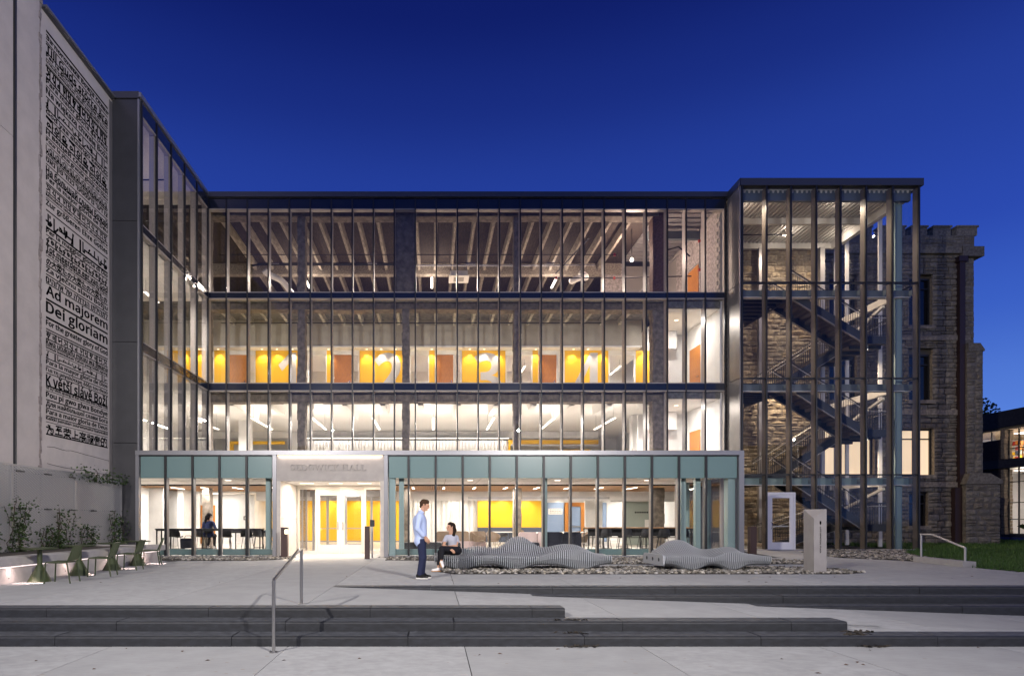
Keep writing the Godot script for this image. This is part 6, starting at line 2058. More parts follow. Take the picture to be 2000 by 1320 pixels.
	for q in [[3.3, -34.6], [4.0, -34.6], [5.2, -32.6], [6.2, -32.6], [7.3, -34.2], [8.2, -34.2]]:
		var o := dup(st, Vector3(q[0], 0, q[1]), rng.randf_range(-20, 20), nth(ci) + " dark shell chair from the left at the white rear tables")
		o.scale = Vector3(1, 0.66, 1)
		ci += 1
		o.set_meta("group", "dark chairs at the white rear tables")

# ---------------------------------------------------------------- things on the terrace
func smooth(a: float, b: float, x: float) -> float:
	return smoothstep(a, b, x)

func bump(t: float, c: float, w: float) -> float:
	return exp(-pow(absf(t - c) / w, 2.5))

func bench_rib(ys: float, yb: float, ws: float, wc: float, yh: float, depth: float, lean: float) -> PackedVector2Array:
	# front (w = 0) to back (w = depth); seat at ys until ws, then a crest yh at wc
	var p := PackedVector2Array()
	p.append(Vector2(0.16, yb))
	p.append(Vector2(0.07 + lean * 0.4, yb + 0.05))
	p.append(Vector2(0.015 + lean * 0.2, lerpf(yb, ys, 0.5)))
	p.append(Vector2(lean, ys - 0.05))
	p.append(Vector2(0.015 + lean, ys - 0.015))
	p.append(Vector2(0.05 + lean, ys))
	var n := 10
	for k in n + 1:
		var u := float(k) / n
		var w := lerpf(maxf(ws, 0.08 + lean), wc, u)
		p.append(Vector2(w, lerpf(ys - 0.004, yh, u * u * (3.0 - 2.0 * u))))
	var w2 := minf(wc + 0.08, depth - 0.06)
	p.append(Vector2(w2, yh - 0.012))
	p.append(Vector2(minf(wc + 0.17, depth - 0.02), yh - 0.07))
	p.append(Vector2(depth, maxf(lerpf(yb, yh, 0.35), yb + 0.12)))
	p.append(Vector2(depth, yb + 0.04))
	p.append(Vector2(depth - 0.05, yb))
	return p

func ribbed_benches() -> void:
	var o := thing("ribbed_bench", "long grey bench of upright ribs with three humps, on which the woman sits", "bench", Vector3(0.1, 0, -16.15), 0, "ribbed wave benches")
	var n := 86
	var th := 0.022
	for i in n:
		var t := float(i) / (n - 1)
		var x := 0.05 + 4.65 * t
		var ends := smooth(0.0, 0.10, t) * smooth(1.0, 0.90, t)
		var lobe := bump(t, 0.76, 0.14)
		var yb := 0.02 + 0.13 * (1.0 - clampf(bump(t, 0.15, 0.09) + bump(t, 0.46, 0.08) + bump(t, 0.83, 0.09), 0, 1)) + 0.02 * (1 - ends)
		var ys := 0.40 - 0.03 * bump(t, 0.58, 0.08) + 0.16 * lobe
		var yh := 0.43 + 0.19 * bump(t, 0.26, 0.13) + 0.46 * bump(t, 0.50, 0.10) + 0.27 * lobe
		yh = maxf(yh, ys + 0.005)
		var ws := lerpf(0.52, 0.12, clampf(lobe * 1.2, 0, 1))
		var wc := lerpf(0.98, 0.42, clampf(lobe * 1.15, 0, 1))
		if t > 0.9: yh = lerpf(yh, ys + 0.01, smooth(0.9, 0.97, t))
		var poly := bench_rib(ys, yb, ws, wc, yh, 1.22 - 0.25 * smooth(0.85, 1.0, t), 0.05 * lobe)
		var b := Mb.new()
		b.prism(poly, Transform3D(Basis(Vector3.FORWARD, Vector3.UP, Vector3.RIGHT), Vector3(x, 0, -16.15)), 0.0, th)
		mbi(o, "rib", b, M.rib)
	var sp := Mb.new()
	sp.tube([Vector3(0.06, 0.26, -16.6), Vector3(4.7, 0.26, -16.6)], 0.04, 8)
	sp.tube([Vector3(0.06, 0.26, -17.0), Vector3(4.7, 0.26, -17.0)], 0.04, 8)
	mbi(o, "tie_rod", sp, M.charcoal)

	o = thing("ribbed_bench", "shorter grey ribbed bench with two humps and a bolted end plate", "bench", Vector3(6.0, 0, -15.9), 0, "ribbed wave benches")
	n = 56
	for i in n:
		var t := float(i) / (n - 1)
		var x := 6.02 + 2.75 * t
		var lobe := bump(t, 0.66, 0.15)
		var yb := 0.02 + 0.14 * (1.0 - clampf(bump(t, 0.26, 0.12) + bump(t, 0.66, 0.10), 0, 1))
		var ys := 0.42 - 0.05 * bump(t, 0.45, 0.08) + 0.10 * lobe - 0.02 * smooth(0.8, 1.0, t)
		var yh := 0.43 + 0.37 * bump(t, 0.26, 0.19) + 0.20 * lobe
		yh = maxf(yh, ys + 0.005)
		if t > 0.85: yh = lerpf(yh, ys + 0.01, smooth(0.85, 0.97, t))
		if t < 0.03: yh = ys + 0.01
		var ws := lerpf(0.42, 0.14, clampf(lobe * 1.2, 0, 1))
		var wc := lerpf(1.12, 0.5, clampf(lobe * 1.15, 0, 1))
		var poly := bench_rib(ys, yb, ws, wc, yh, 1.5 - 0.45 * smooth(0.7, 1.0, t), 0.03 * lobe)
		var b := Mb.new()
		b.prism(poly, Transform3D(Basis(Vector3.FORWARD, Vector3.UP, Vector3.RIGHT), Vector3(x, 0, -15.9)), 0.0, 0.021)
		mbi(o, "rib", b, M.rib)
	var ep := Mb.new()
	ep.prism(PackedVector2Array([Vector2(0.04, 0.15), Vector2(0.0, 0.19), Vector2(0.0, 0.38), Vector2(0.05, 0.43), Vector2(1.44, 0.43), Vector2(1.5, 0.38), Vector2(1.5, 0.19), Vector2(1.46, 0.15)]), Transform3D(Basis(Vector3.FORWARD, Vector3.UP, Vector3.RIGHT), Vector3(5.97, 0, -15.9)), 0.0, 0.04)
	var plate := mbi(o, "end_plate", ep, M.rib)
	for k in 3:
		var bt := Mb.new()
		bt.tube([Vector3(5.968, 0.30, -16.2 - 0.45 * k), Vector3(5.962, 0.30, -16.2 - 0.45 * k)], 0.05, 12)
		mbi(plate, "bolt_cap", bt, M.charcoal)
	sp = Mb.new()
	sp.tube([Vector3(6.0, 0.28, -16.4), Vector3(8.7, 0.28, -16.4)], 0.04, 8)
	sp.tube([Vector3(6.0, 0.28, -16.8), Vector3(8.7, 0.28, -16.8)], 0.04, 8)
	mbi(o, "tie_rod", sp, M.charcoal)

func terrace_things() -> void:
	ribbed_benches()
	# concrete marker: a three sided pillar whose top slopes to the front edge
	var mk := thing("concrete_marker", "three-sided pale concrete marker pillar with vertical lettering in the pebbles", "pillar", Vector3(9.78, 0, -15.7))
	var f := Vector3(9.57, 0, -15.4)
	var l := Vector3(9.73, 0, -16.1)
	var r := Vector3(10.0, 0, -15.58)
	var hf := 1.377
	var hb := 1.62
	var b := Mb.new()
	var mid := (f + l + r) / 3.0 + Vector3.UP * 0.7
	var fa := f + Vector3.UP * hf; var la := l + Vector3.UP * hb; var ra := r + Vector3.UP * hb
	b.quad(f, fa, la, l, mid)
	b.quad(f, fa, ra, r, mid)
	b.quad(l, la, ra, r, mid)
	b.tri(fa, la, ra, mid)
	mbi(mk, "body", b, M.portal)
	var along := (r - f).normalized()
	var face := along.cross(Vector3.UP).normalized()
	if face.z < 0: face = -face
	var spot_at := f.lerp(r, 0.5) + Vector3.UP * 1.30 + face * 0.002
	# the letters run down the face: their own x axis points down
	text(mk, "letters", "LION MEMORIAL PLAZA", "Droid Serif", M.mural_ink, 0.66, 0.042, 0.004, Transform3D(Basis(Vector3.DOWN, along, face), spot_at + Vector3.DOWN * 0.13 - along * 0.02 - mk.position))
	var em := Mb.new()
	em.prism(PackedVector2Array([Vector2(0.0, 0.05), Vector2(0.028, 0.035), Vector2(0.03, -0.02), Vector2(0.0, -0.05), Vector2(-0.03, -0.02), Vector2(-0.028, 0.035)]), Transform3D(Basis(along, Vector3.UP, face), spot_at + Vector3.DOWN * 0.03), 0.0, 0.004)
	mbi(mk, "emblem", em, M.mural_ink)

	# bollard lights
	var bo := thing("bollard_light", "dark bronze bollard light left of the entrance", "bollard", Vector3.ZERO, 0, "bronze bollards")
	bw(bo, "post", -0.11, 0.11, 0.0, 0.86, -0.11, 0.11, M.bollard)
	bw(bo, "cap", -0.11, 0.11, 1.03, 1.1, -0.11, 0.11, M.bollard)
	bw(bo, "back_plate", -0.11, 0.02, 0.86, 1.03, -0.11, 0.11, M.bollard)
	bw(bo, "light_lens", 0.02, 0.08, 0.87, 1.02, -0.08, 0.08, M.lamp_warm)
	bo.position = Vector3(-5.2, 0, -21.55)
	spot(bo, bo.position + Vector3(0.14, 0.95, 0), Vector3(0.8, -1, 0.1), 60.0, 0.9)
	var bo2: Node3D = thing("bollard_light", "dark bronze bollard right of the entrance with a small dark panel behind its top", "bollard", Vector3.ZERO, 0, "bronze bollards")
	bw(bo2, "post", -0.085, 0.085, 0.0, 1.12, -0.085, 0.085, M.bollard)
	bw(bo2, "cap", -0.088, 0.088, 1.12, 1.14, -0.088, 0.088, M.bollard)
	bo2.position = Vector3(-2.28, 0, -21.4)
	dup(bo2, Vector3(11.92, 0, -22.9), 0, "dark bronze bollard on the pebbles beside the white tower door").scale = Vector3(1.35, 0.98, 1.35)
	var pn := thing("card_reader", "small dark card reader box on a stand beside the entrance door", "card reader", Vector3(-2.17, 0, -22.05))
	bw(pn, "stand", -2.20, -2.14, 0.0, 1.12, -22.08, -22.02, M.galvanised)
	bw(pn, "box", -2.25, -2.09, 1.12, 1.36, -22.1, -22.0, M.charcoal)

	# handrails
	var h := thing("handrail", "stainless steel handrail on two posts over the near steps", "handrail", Vector3(-2.1, 0, -9))
	b = Mb.new()
	var a0 := Vector3(-2.1, -0.42, -8.10); var a1 := Vector3(-2.1, 0.53, -8.10); var c1 := Vector3(-2.08, 0.86, -9.45); var c2 := Vector3(-2.08, 0.86, -9.72); var c0 := Vector3(-2.08, 0.0, -9.72)
	b.tube([a0, a1 - Vector3.UP * 0.02, a1], 0.024, 12)
	mbi(h, "post", b, M.stainless)
	b = Mb.new()
	b.tube([c0, c2 - Vector3.UP * 0.02, c2], 0.024, 12)
	mbi(h, "post", b, M.stainless)
	b = Mb.new()
	b.tube([a1 + Vector3(0, -0.03, 0.005), a1 + Vector3(0, 0.01, -0.02), a1.lerp(c1, 0.5), c1 + Vector3(0, -0.012, 0.02), c1 + Vector3(0, 0.0, -0.02), c2 + Vector3(0, 0.0, -0.02)], 0.024, 12)
	mbi(h, "rail", b, M.stainless)
	for q in [a0, c0]:
		b = Mb.new()
		b.tube([q, q + Vector3.UP * 0.012], 0.055, 16)
		mbi(h, "foot_plate", b, M.stainless)
	h = thing("handrail", "pale painted handrail sloping down beside the lawn right of the tower", "handrail", Vector3(15.6, 0, -18.8))
	b = Mb.new()
	var p0 := Vector3(15.84, 0.0, -19.9)
	var p1 := Vector3(15.84, 0.89, -19.9)
	var p2 := Vector3(15.72, 0.89, -19.3)
	var p3 := Vector3(15.27, 0.55, -17.6)
	var p4 := Vector3(15.27, -0.1, -17.6)
	b.tube([p0, p1], 0.028, 10)
	mbi(h, "post", b, M.rail_painted)
	b = Mb.new()
	b.tube([p4, p3], 0.028, 10)
	mbi(h, "post", b, M.rail_painted)
	b = Mb.new()
	b.tube([p1 + Vector3(0.0, 0, -0.02), p2, p3], 0.028, 10)
	mbi(h, "rail", b, M.rail_painted)

	# green tables and chairs along the planter
	var t := thing("pedestal_table", "green round pedestal table nearest the camera by the planter", "table", Vector3.ZERO, 0, "green pedestal tables")
	b = Mb.new()
	b.lathe([Vector2(0.24, 0.0), Vector2(0.235, 0.015), Vector2(0.07, 0.34), Vector2(0.058, 0.36)], 8)
	mi(t, "cone_base", b.mesh(), M.green_paint)
	b = Mb.new()
	b.tube([Vector3(0, 0.34, 0), Vector3(0, 0.70, 0)], 0.052, 14)
	mi(t, "stem", b.mesh(), M.green_paint)
	b = Mb.new()
	b.lathe([Vector2(0.0, 0.70), Vector2(0.34, 0.705), Vector2(0.35, 0.715), Vector2(0.35, 0.728), Vector2(0.34, 0.735), Vector2(0.0, 0.735)], 32)
	mi(t, "tabletop", b.mesh(), M.green_paint)
	t.position = Vector3(-8.55, 0, -13.35)
	dup(t, Vector3(-8.58, 0, -14.9), 20, "second green round pedestal table along the planter")
	dup(t, Vector3(-8.62, 0, -16.5), 40, "third green round pedestal table along the planter")
	dup(t, Vector3(-8.75, 0, -18.2), 60, "farthest green round pedestal table along the planter")
	var c := garden_chair()
	c.position = Vector3(-7.95, 0, -13.15); c.rotation_degrees.y = -82
	dup(c, Vector3(-7.92, 0, -14.7), -80, "second green slatted chair from the left by the planter")
	dup(c, Vector3(-8.15, 0, -16.5), -84, "third green slatted chair from the left by the planter")
	dup(c, Vector3(-8.45, 0, -18.4), -72, "farthest green slatted chair, before the glass corner")
	var dr := thing("floor_drain", "small dark drain grate in the paving left of the entrance", "drain", Vector3(-8.55, 0.002, -20.05))
	for k in 7:
		bw(dr, "bar", -8.68 + 0.04 * k, -8.66 + 0.04 * k, 0.001, 0.008, -20.18, -19.92, M.black_steel)

func garden_chair() -> Node3D:
	# +z is the front of the seat
	var o := thing("garden_chair", "green slatted metal chair nearest the camera by the planter", "chair", Vector3.ZERO, 0, "green slatted chairs")
	var m: Material = M.green_paint
	for s in [-1.0, 1.0]:
		var b := Mb.new()
		b.tube([Vector3(s * 0.24, 0, 0.24), Vector3(s * 0.235, 0.43, 0.22), Vector3(s * 0.235, 0.445, 0.19), Vector3(s * 0.235, 0.435, -0.18)], 0.016, 8)
		mi(o, "leg", b.mesh(), m)
		b = Mb.new()
		b.tube([Vector3(s * 0.245, 0, -0.27), Vector3(s * 0.235, 0.43, -0.20), Vector3(s * 0.225, 0.62, -0.27), Vector3(s * 0.21, 0.80, -0.335)], 0.016, 8)
		mi(o, "leg", b.mesh(), m)
	var b2 := Mb.new()
	b2.tube([Vector3(-0.21, 0.80, -0.335), Vector3(0.21, 0.80, -0.335)], 0.013, 8)
	b2.tube([Vector3(-0.23, 0.475, -0.22), Vector3(0.23, 0.475, -0.22)], 0.011, 8)
	b2.tube([Vector3(-0.235, 0.44, 0.20), Vector3(0.235, 0.44, 0.20)], 0.012, 8)
	b2.tube([Vector3(-0.235, 0.435, -0.17), Vector3(0.235, 0.435, -0.17)], 0.012, 8)
	mi(o, "frame", b2.mesh(), m)
	for k in 10:
		var x := -0.19 + 0.0422 * k
		var s := Mb.new()
		s.bar(Vector3(x, 0.452, 0.215), Vector3(x, 0.447, -0.185), 0.028, 0.008)
		mi(o, "seat_slat", s.mesh(), m)
		s = Mb.new()
		s.bar(Vector3(x, 0.475, -0.223), Vector3(x * 0.95, 0.80, -0.338), 0.022, 0.008)
		mi(o, "back_slat", s.mesh(), m)
	return o

# ---------------------------------------------------------------- people: one smooth skin over tapered bones
# a bone: [a, b, radius at a, radius at b, colour, blend, flat axis, flat factor]
func skin(out: Mb, bones: Array, cell: float) -> void:
	var lo := Vector3.ONE * 1e9
	var hi := -lo
	for q in bones:
		var r: float = maxf(q[2], q[3]) + 0.02
		lo = lo.min(q[0] - Vector3.ONE * r).min(q[1] - Vector3.ONE * r)
		hi = hi.max(q[0] + Vector3.ONE * r).max(q[1] + Vector3.ONE * r)
	lo -= Vector3.ONE * cell * 2
	var nx := int((hi.x - lo.x) / cell) + 4
	var ny := int((hi.y - lo.y) / cell) + 4
	var nz := int((hi.z - lo.z) / cell) + 4
	var field := PackedFloat32Array()
	field.resize(nx * ny * nz)
	field.fill(1.0)
	var near := PackedFloat32Array()
	near.resize(nx * ny * nz)
	near.fill(1.0)
	var who := PackedByteArray()
	who.resize(nx * ny * nz)
	for bi in bones.size():
		var q: Array = bones[bi]
		var a: Vector3 = q[0]; var b: Vector3 = q[1]
		var ra: float = q[2]; var rb: float = q[3]
		var k: float = q[5]
		var fa: Vector3 = q[6] if q.size() > 6 else Vector3.ZERO
		var ff: float = (q[7] - 1.0) if q.size() > 7 else 0.0
		var mid := (a + b) * 0.5
		var ab := b - a
		var l2 := maxf(ab.length_squared(), 1e-9)
		var grow := maxf(ra, rb) + k + cell * 3
		var i0 := Vector3i(((a.min(b) - Vector3.ONE * grow - lo) / cell).floor()).max(Vector3i.ZERO)
		var i1 := Vector3i(((a.max(b) + Vector3.ONE * grow - lo) / cell).ceil()).min(Vector3i(nx - 1, ny - 1, nz - 1))
		for z in range(i0.z, i1.z + 1):
			for y in range(i0.y, i1.y + 1):
				var at := (z * ny + y) * nx + i0.x
				var p := lo + Vector3(i0.x, y, z) * cell
				for x in range(i0.x, i1.x + 1):
					var w := p
					if ff != 0.0: w += fa * (fa.dot(p - mid) * ff)
					var t := clampf((w - a).dot(ab) / l2, 0.0, 1.0)
					var d := w.distance_to(a + ab * t) - lerpf(ra, rb, t)
					if d < near[at]:
						near[at] = d
						who[at] = bi
					var f := field[at]
					if d - f < k:
						if f - d >= k: field[at] = d
						else:
							var h := 0.5 + 0.5 * (f - d) / k
							field[at] = lerpf(f, d, h) - k * h * (1.0 - h)
					at += 1
					p.x += cell
	var id := PackedInt32Array()
	id.resize(nx * ny * nz)
	id.fill(-1)
	var pos := PackedVector3Array()
	var nor := PackedVector3Array()
	var cl := PackedColorArray()
	var sy := nx
	var sz := nx * ny
	for z in nz - 1:
		for y in ny - 1:
			var at := (z * ny + y) * nx
			for x in nx - 1:
				var f0 := field[at]
				if f0 < cell * 2.0 and f0 > -cell * 2.0:
					var f := [f0, field[at + 1], field[at + sy], field[at + sy + 1], field[at + sz], field[at + sz + 1], field[at + sz + sy], field[at + sz + sy + 1]]
					var neg := 0
					for c in 8:
						if f[c] < 0: neg += 1
					if neg > 0 and neg < 8:
						var s := Vector3.ZERO
						var n := 0
						for e in [[0, 1], [2, 3], [4, 5], [6, 7], [0, 2], [1, 3], [4, 6], [5, 7], [0, 4], [1, 5], [2, 6], [3, 7]]:
							var u: float = f[e[0]]; var w: float = f[e[1]]
							if (u < 0) != (w < 0):
								var t := u / (u - w)
								var p0 := Vector3(e[0] & 1, (e[0] >> 1) & 1, e[0] >> 2)
								var p1 := Vector3(e[1] & 1, (e[1] >> 1) & 1, e[1] >> 2)
								s += p0.lerp(p1, t)
								n += 1
						id[at] = pos.size()
						pos.push_back(lo + (Vector3(x, y, z) + s / n) * cell)
						nor.push_back(Vector3(f[1] + f[3] + f[5] + f[7] - f[0] - f[2] - f[4] - f[6], f[2] + f[3] + f[6] + f[7] - f[0] - f[1] - f[4] - f[5], f[4] + f[5] + f[6] + f[7] - f[0] - f[1] - f[2] - f[3]).normalized())
						cl.push_back(bones[who[at]][4])
				at += 1
	for z in range(1, nz - 1):
		for y in range(1, ny - 1):
			for x in range(1, nx - 1):
				var at := (z * ny + y) * nx + x
				var f := field[at]
				if absf(f) > cell * 2.0: continue
				for e in [[1, sy, sz], [sy, sz, 1], [sz, 1, sy]]:
					if (f < 0) == (field[at + e[0]] < 0): continue
					var i0 := id[at - e[1] - e[2]]; var i1 := id[at - e[2]]; var i2 := id[at]; var i3 := id[at - e[1]]
					if i0 < 0 or i1 < 0 or i2 < 0 or i3 < 0: continue
					for t in [[i0, i1, i2], [i0, i2, i3]]:
						var before := out.v.size()
						out.tinted = false
						out.put3(pos[t[0]], pos[t[1]], pos[t[2]], nor[t[0]], nor[t[1]], nor[t[2]])
						if out.v.size() > before:
							var flip := out.v[before + 1] != pos[t[1]]
							out.col.push_back(cl[t[0]])
							out.col.push_back(cl[t[2]] if flip else cl[t[1]])
							out.col.push_back(cl[t[1]] if flip else cl[t[2]])
	out.tinted = true

# a head in its own axes (face towards +z), carried to xf
func head(out: Mb, hair: Mb, xf: Transform3D, skin_c: Color, hair_c: Color, long: bool) -> void:
	var P := func(x: float, y: float, z: float) -> Vector3: return xf * Vector3(x, y, z)
	var sx := xf.basis.x.normalized()
	var dark := Color(0.02, 0.015, 0.012)
	var lip := Color(skin_c.r * 0.75, skin_c.g * 0.5, skin_c.b * 0.5)
	var b := [
		[P.call(0, 0.035, -0.022), P.call(0, 0.03, 0.025), 0.083, 0.075, skin_c, 0.02, sx, 1.12],
		[P.call(0, -0.03, 0.035), P.call(0, -0.078, 0.058), 0.058, 0.030, skin_c, 0.03, sx, 1.05],
		[P.call(0, 0.012, 0.092), P.call(0, -0.022, 0.112), 0.009, 0.015, skin_c, 0.012],
		[P.call(0, -0.024, 0.100), P.call(0, -0.024, 0.1), 0.017, 0.017, skin_c, 0.01],
		[P.call(0, -0.082, 0.072), P.call(0, -0.09, 0.07), 0.019, 0.019, skin_c, 0.02],
		[P.call(-0.03, 0.025, 0.082), P.call(0.03, 0.025, 0.082), 0.014, 0.014, skin_c, 0.02],
		[P.call(-0.018, -0.052, 0.086), P.call(0.018, -0.052, 0.086), 0.010, 0.010, lip, 0.008],
		[P.call(0, -0.05, -0.02), P.call(0, -0.16, -0.035), 0.052, 0.056, skin_c, 0.03],
	]
	for s in [-1.0, 1.0]:
		b.append([P.call(s * 0.078, 0.02, -0.01), P.call(s * 0.076, -0.025, -0.002), 0.019, 0.012, skin_c, 0.006])
		b.append([P.call(s * 0.033, 0.006, 0.079), P.call(s * 0.031, 0.006, 0.08), 0.011, 0.011, dark, 0.002])
		b.append([P.call(s * 0.02, 0.03, 0.088), P.call(s * 0.045, 0.031, 0.079), 0.0065, 0.005, hair_c, 0.003])
	skin(out, b, 0.006)
	var h := [
		[P.call(0, 0.06, -0.03), P.call(0, 0.078, 0.02), 0.088, 0.072, hair_c, 0.02, sx, 1.08],
		[P.call(0, 0.02, -0.055), P.call(0, -0.03, -0.07), 0.075, 0.045, hair_c, 0.03, sx, 1.02],
		[P.call(-0.05, 0.085, 0.06), P.call(0.05, 0.10, 0.055), 0.027, 0.03, hair_c, 0.02],
		[P.call(0.07, 0.04, 0.012), P.call(0.078, 0.01, 0.02), 0.02, 0.010, hair_c, 0.02],
		[P.call(-0.07, 0.04, 0.012), P.call(-0.078, 0.01, 0.02), 0.02, 0.010, hair_c, 0.02],
	]
	if long:
		h.append([P.call(0.0, 0.05, -0.085), P.call(0.01, -0.06, -0.125), 0.05, 0.05, hair_c, 0.03])
		h.append([P.call(0.01, -0.06, -0.125), P.call(0.03, -0.20, -0.105), 0.05, 0.042, hair_c, 0.03])
		h.append([P.call(0.03, -0.20, -0.105), P.call(0.05, -0.30, -0.06), 0.042, 0.016, hair_c, 0.03])
		h.append([P.call(-0.06, 0.0, -0.05), P.call(-0.05, -0.14, -0.07), 0.03, 0.03, hair_c, 0.03])
	skin(hair, h, 0.008)

# a hand whose wrist is at w, pointing along d with its back towards up; curl bends the fingers
func hand(out: Mb, w: Vector3, d: Vector3, up: Vector3, c: Color, curl: float, thumb_side: float) -> void:
	d = d.normalized()
	var side := d.cross(up).normalized()
	up = side.cross(d).normalized()
	var b := []
	for k in 4:
		var o := (k - 1.5) * 0.019
		b.append([w + side * o * 0.7 + d * 0.012, w + side * o + d * 0.085, 0.015, 0.0125, c, 0.012])
		var p := w + side * o + d * 0.088
		var ang := 0.25 * curl
		for j in 3:
			ang += 0.45 * curl
			var dir := d * cos(ang) - up * sin(ang) + side * o * 1.5
			var l: float = [0.040, 0.026, 0.020][j] * [0.93, 1.05, 1.0, 0.8][k]
			b.append([p, p + dir * l, 0.0092 - 0.0006 * j, 0.0086 - 0.0006 * j, c, 0.003])
			p += dir * l
	var s := side * thumb_side
	b.append([w + s * 0.018 + d * 0.02, w + s * 0.045 + d * 0.058 - up * 0.012, 0.014, 0.011, c, 0.01])
	b.append([w + s * 0.045 + d * 0.058 - up * 0.012, w + s * 0.050 + d * 0.092 - up * 0.02, 0.0105, 0.0085, c, 0.004])
	skin(out, b, 0.005)

func people() -> void:
	var flesh := Color(0.47, 0.27, 0.18)
	var Z := Vector3(0, 0, 1); var X := Vector3(1, 0, 0)
	# --- the man, facing right; local +x is the way he faces, +z his right side
	var m := thing("person", "person in a pale blue shirt and navy trousers standing with one hand in the pocket", "person", Vector3(-0.27, 0, -13.95))
	var shirt := Color(0.40, 0.48, 0.70)
	var jean := Color(0.020, 0.024, 0.055)
	var shoe := Color(0.012, 0.012, 0.014)
	var sole := Color(0.6, 0.58, 0.55)
	var body := Mb.new()
	var b := [
		[Vector3(0.0, 0.95, -0.05), Vector3(0.0, 0.95, 0.05), 0.135, 0.135, shirt, 0.05],
		[Vector3(-0.01, 1.08, 0), Vector3(-0.03, 1.30, 0), 0.150, 0.165, shirt, 0.06, Z, 0.90],
		[Vector3(-0.02, 1.40, -0.11), Vector3(-0.02, 1.40, 0.11), 0.098, 0.098, shirt, 0.07],
		[Vector3(-0.01, 1.46, 0), Vector3(0.015, 1.52, 0), 0.075, 0.062, shirt, 0.04],
		[Vector3(0.025, 1.49, 0), Vector3(0.045, 1.58, 0), 0.056, 0.056, flesh, 0.015],
		# shirt tail
		[Vector3(-0.03, 0.86, -0.06), Vector3(-0.03, 0.86, 0.06), 0.125, 0.125, shirt, 0.04],
		# right arm, hand in the pocket
		[Vector3(-0.03, 1.42, 0.17), Vector3(-0.07, 1.14, 0.235), 0.068, 0.058, shirt, 0.04],
		[Vector3(-0.07, 1.14, 0.235), Vector3(0.05, 1.00, 0.20), 0.057, 0.053, shirt, 0.03],
		[Vector3(0.05, 1.00, 0.20), Vector3(0.105, 0.945, 0.175), 0.034, 0.031, flesh, 0.01],
		# left arm
		[Vector3(-0.03, 1.42, -0.17), Vector3(-0.06, 1.13, -0.23), 0.066, 0.056, shirt, 0.04],
		[Vector3(-0.06, 1.13, -0.23), Vector3(0.06, 0.98, -0.20), 0.055, 0.05, shirt, 0.03],
		[Vector3(0.06, 0.98, -0.20), Vector3(0.11, 0.93, -0.17), 0.034, 0.03, flesh, 0.01],
		# legs
		[Vector3(0.01, 0.86, 0.085), Vector3(0.035, 0.48, 0.095), 0.105, 0.076, jean, 0.04],
		[Vector3(0.035, 0.48, 0.095), Vector3(-0.03, 0.12, 0.10), 0.074, 0.060, jean, 0.03],
		[Vector3(0.01, 0.86, -0.085), Vector3(0.055, 0.48, -0.11), 0.105, 0.076, jean, 0.04],
		[Vector3(0.055, 0.48, -0.11), Vector3(0.03, 0.12, -0.13), 0.074, 0.060, jean, 0.03],
		[Vector3(0.02, 0.80, 0.0), Vector3(0.0, 0.86, 0.0), 0.10, 0.11, jean, 0.04],
	]
	for s in [[-0.03, 0.10], [0.04, -0.13]]:
		b.append([Vector3(s[0] - 0.03, 0.075, s[1]), Vector3(s[0] + 0.04, 0.08, s[1]), 0.052, 0.05, shoe, 0.02])
		b.append([Vector3(s[0] + 0.04, 0.06, s[1]), Vector3(s[0] + 0.165, 0.045, s[1] + 0.015), 0.048, 0.038, shoe, 0.02, Vector3.UP, 1.1])
		b.append([Vector3(s[0] - 0.05, 0.016, s[1]), Vector3(s[0] + 0.17, 0.016, s[1] + 0.015), 0.042, 0.036, sole, 0.004, Vector3.UP, 2.6])
	skin(body, b, 0.014)
	hand(body, Vector3(0.10, 0.95, 0.178), Vector3(0.6, -0.75, -0.2), Vector3(0.2, 0.1, 1), flesh, 0.5, 1.0)
	hand(body, Vector3(0.105, 0.935, -0.172), Vector3(0.6, -0.75, 0.2), Vector3(0.2, 0.1, -1), flesh, 0.5, -1.0)
	var hair := Mb.new()
	head(body, hair, Transform3D(Basis.from_euler(Vector3(0.22, deg_to_rad(82), 0.0)), Vector3(0.085, 1.665, 0)), flesh, Color(0.045, 0.024, 0.014), false)
	var bm := mi(m, "body", body.mesh(), M.body)
	mi(bm, "hair", hair.mesh(), M.body)
	# a few cloth pieces: collar and belt line
	var cl := Mb.new()
	cl.tube([Vector3(0.075, 1.50, 0.055), Vector3(0.0, 1.545, 0.075), Vector3(-0.055, 1.555, 0.0), Vector3(0.0, 1.545, -0.075), Vector3(0.075, 1.50, -0.055)], 0.014, 6)
	mi(bm, "collar", cl.mesh(), mat("shirt_cloth", lin(0.40, 0.48, 0.70), 0.8))

	# --- the woman, seated on the left end of the bench and turned half towards the camera
	var w := thing("person", "person with long dark hair in a grey T-shirt seated cross-legged on the ribbed bench", "person", Vector3(0.60, 0, -16.28))
	var tee := Color(0.37, 0.38, 0.44)
	var black := Color(0.012, 0.013, 0.018)
	var white := Color(0.72, 0.70, 0.68)
	var tan := Color(0.42, 0.22, 0.10)
	body = Mb.new()
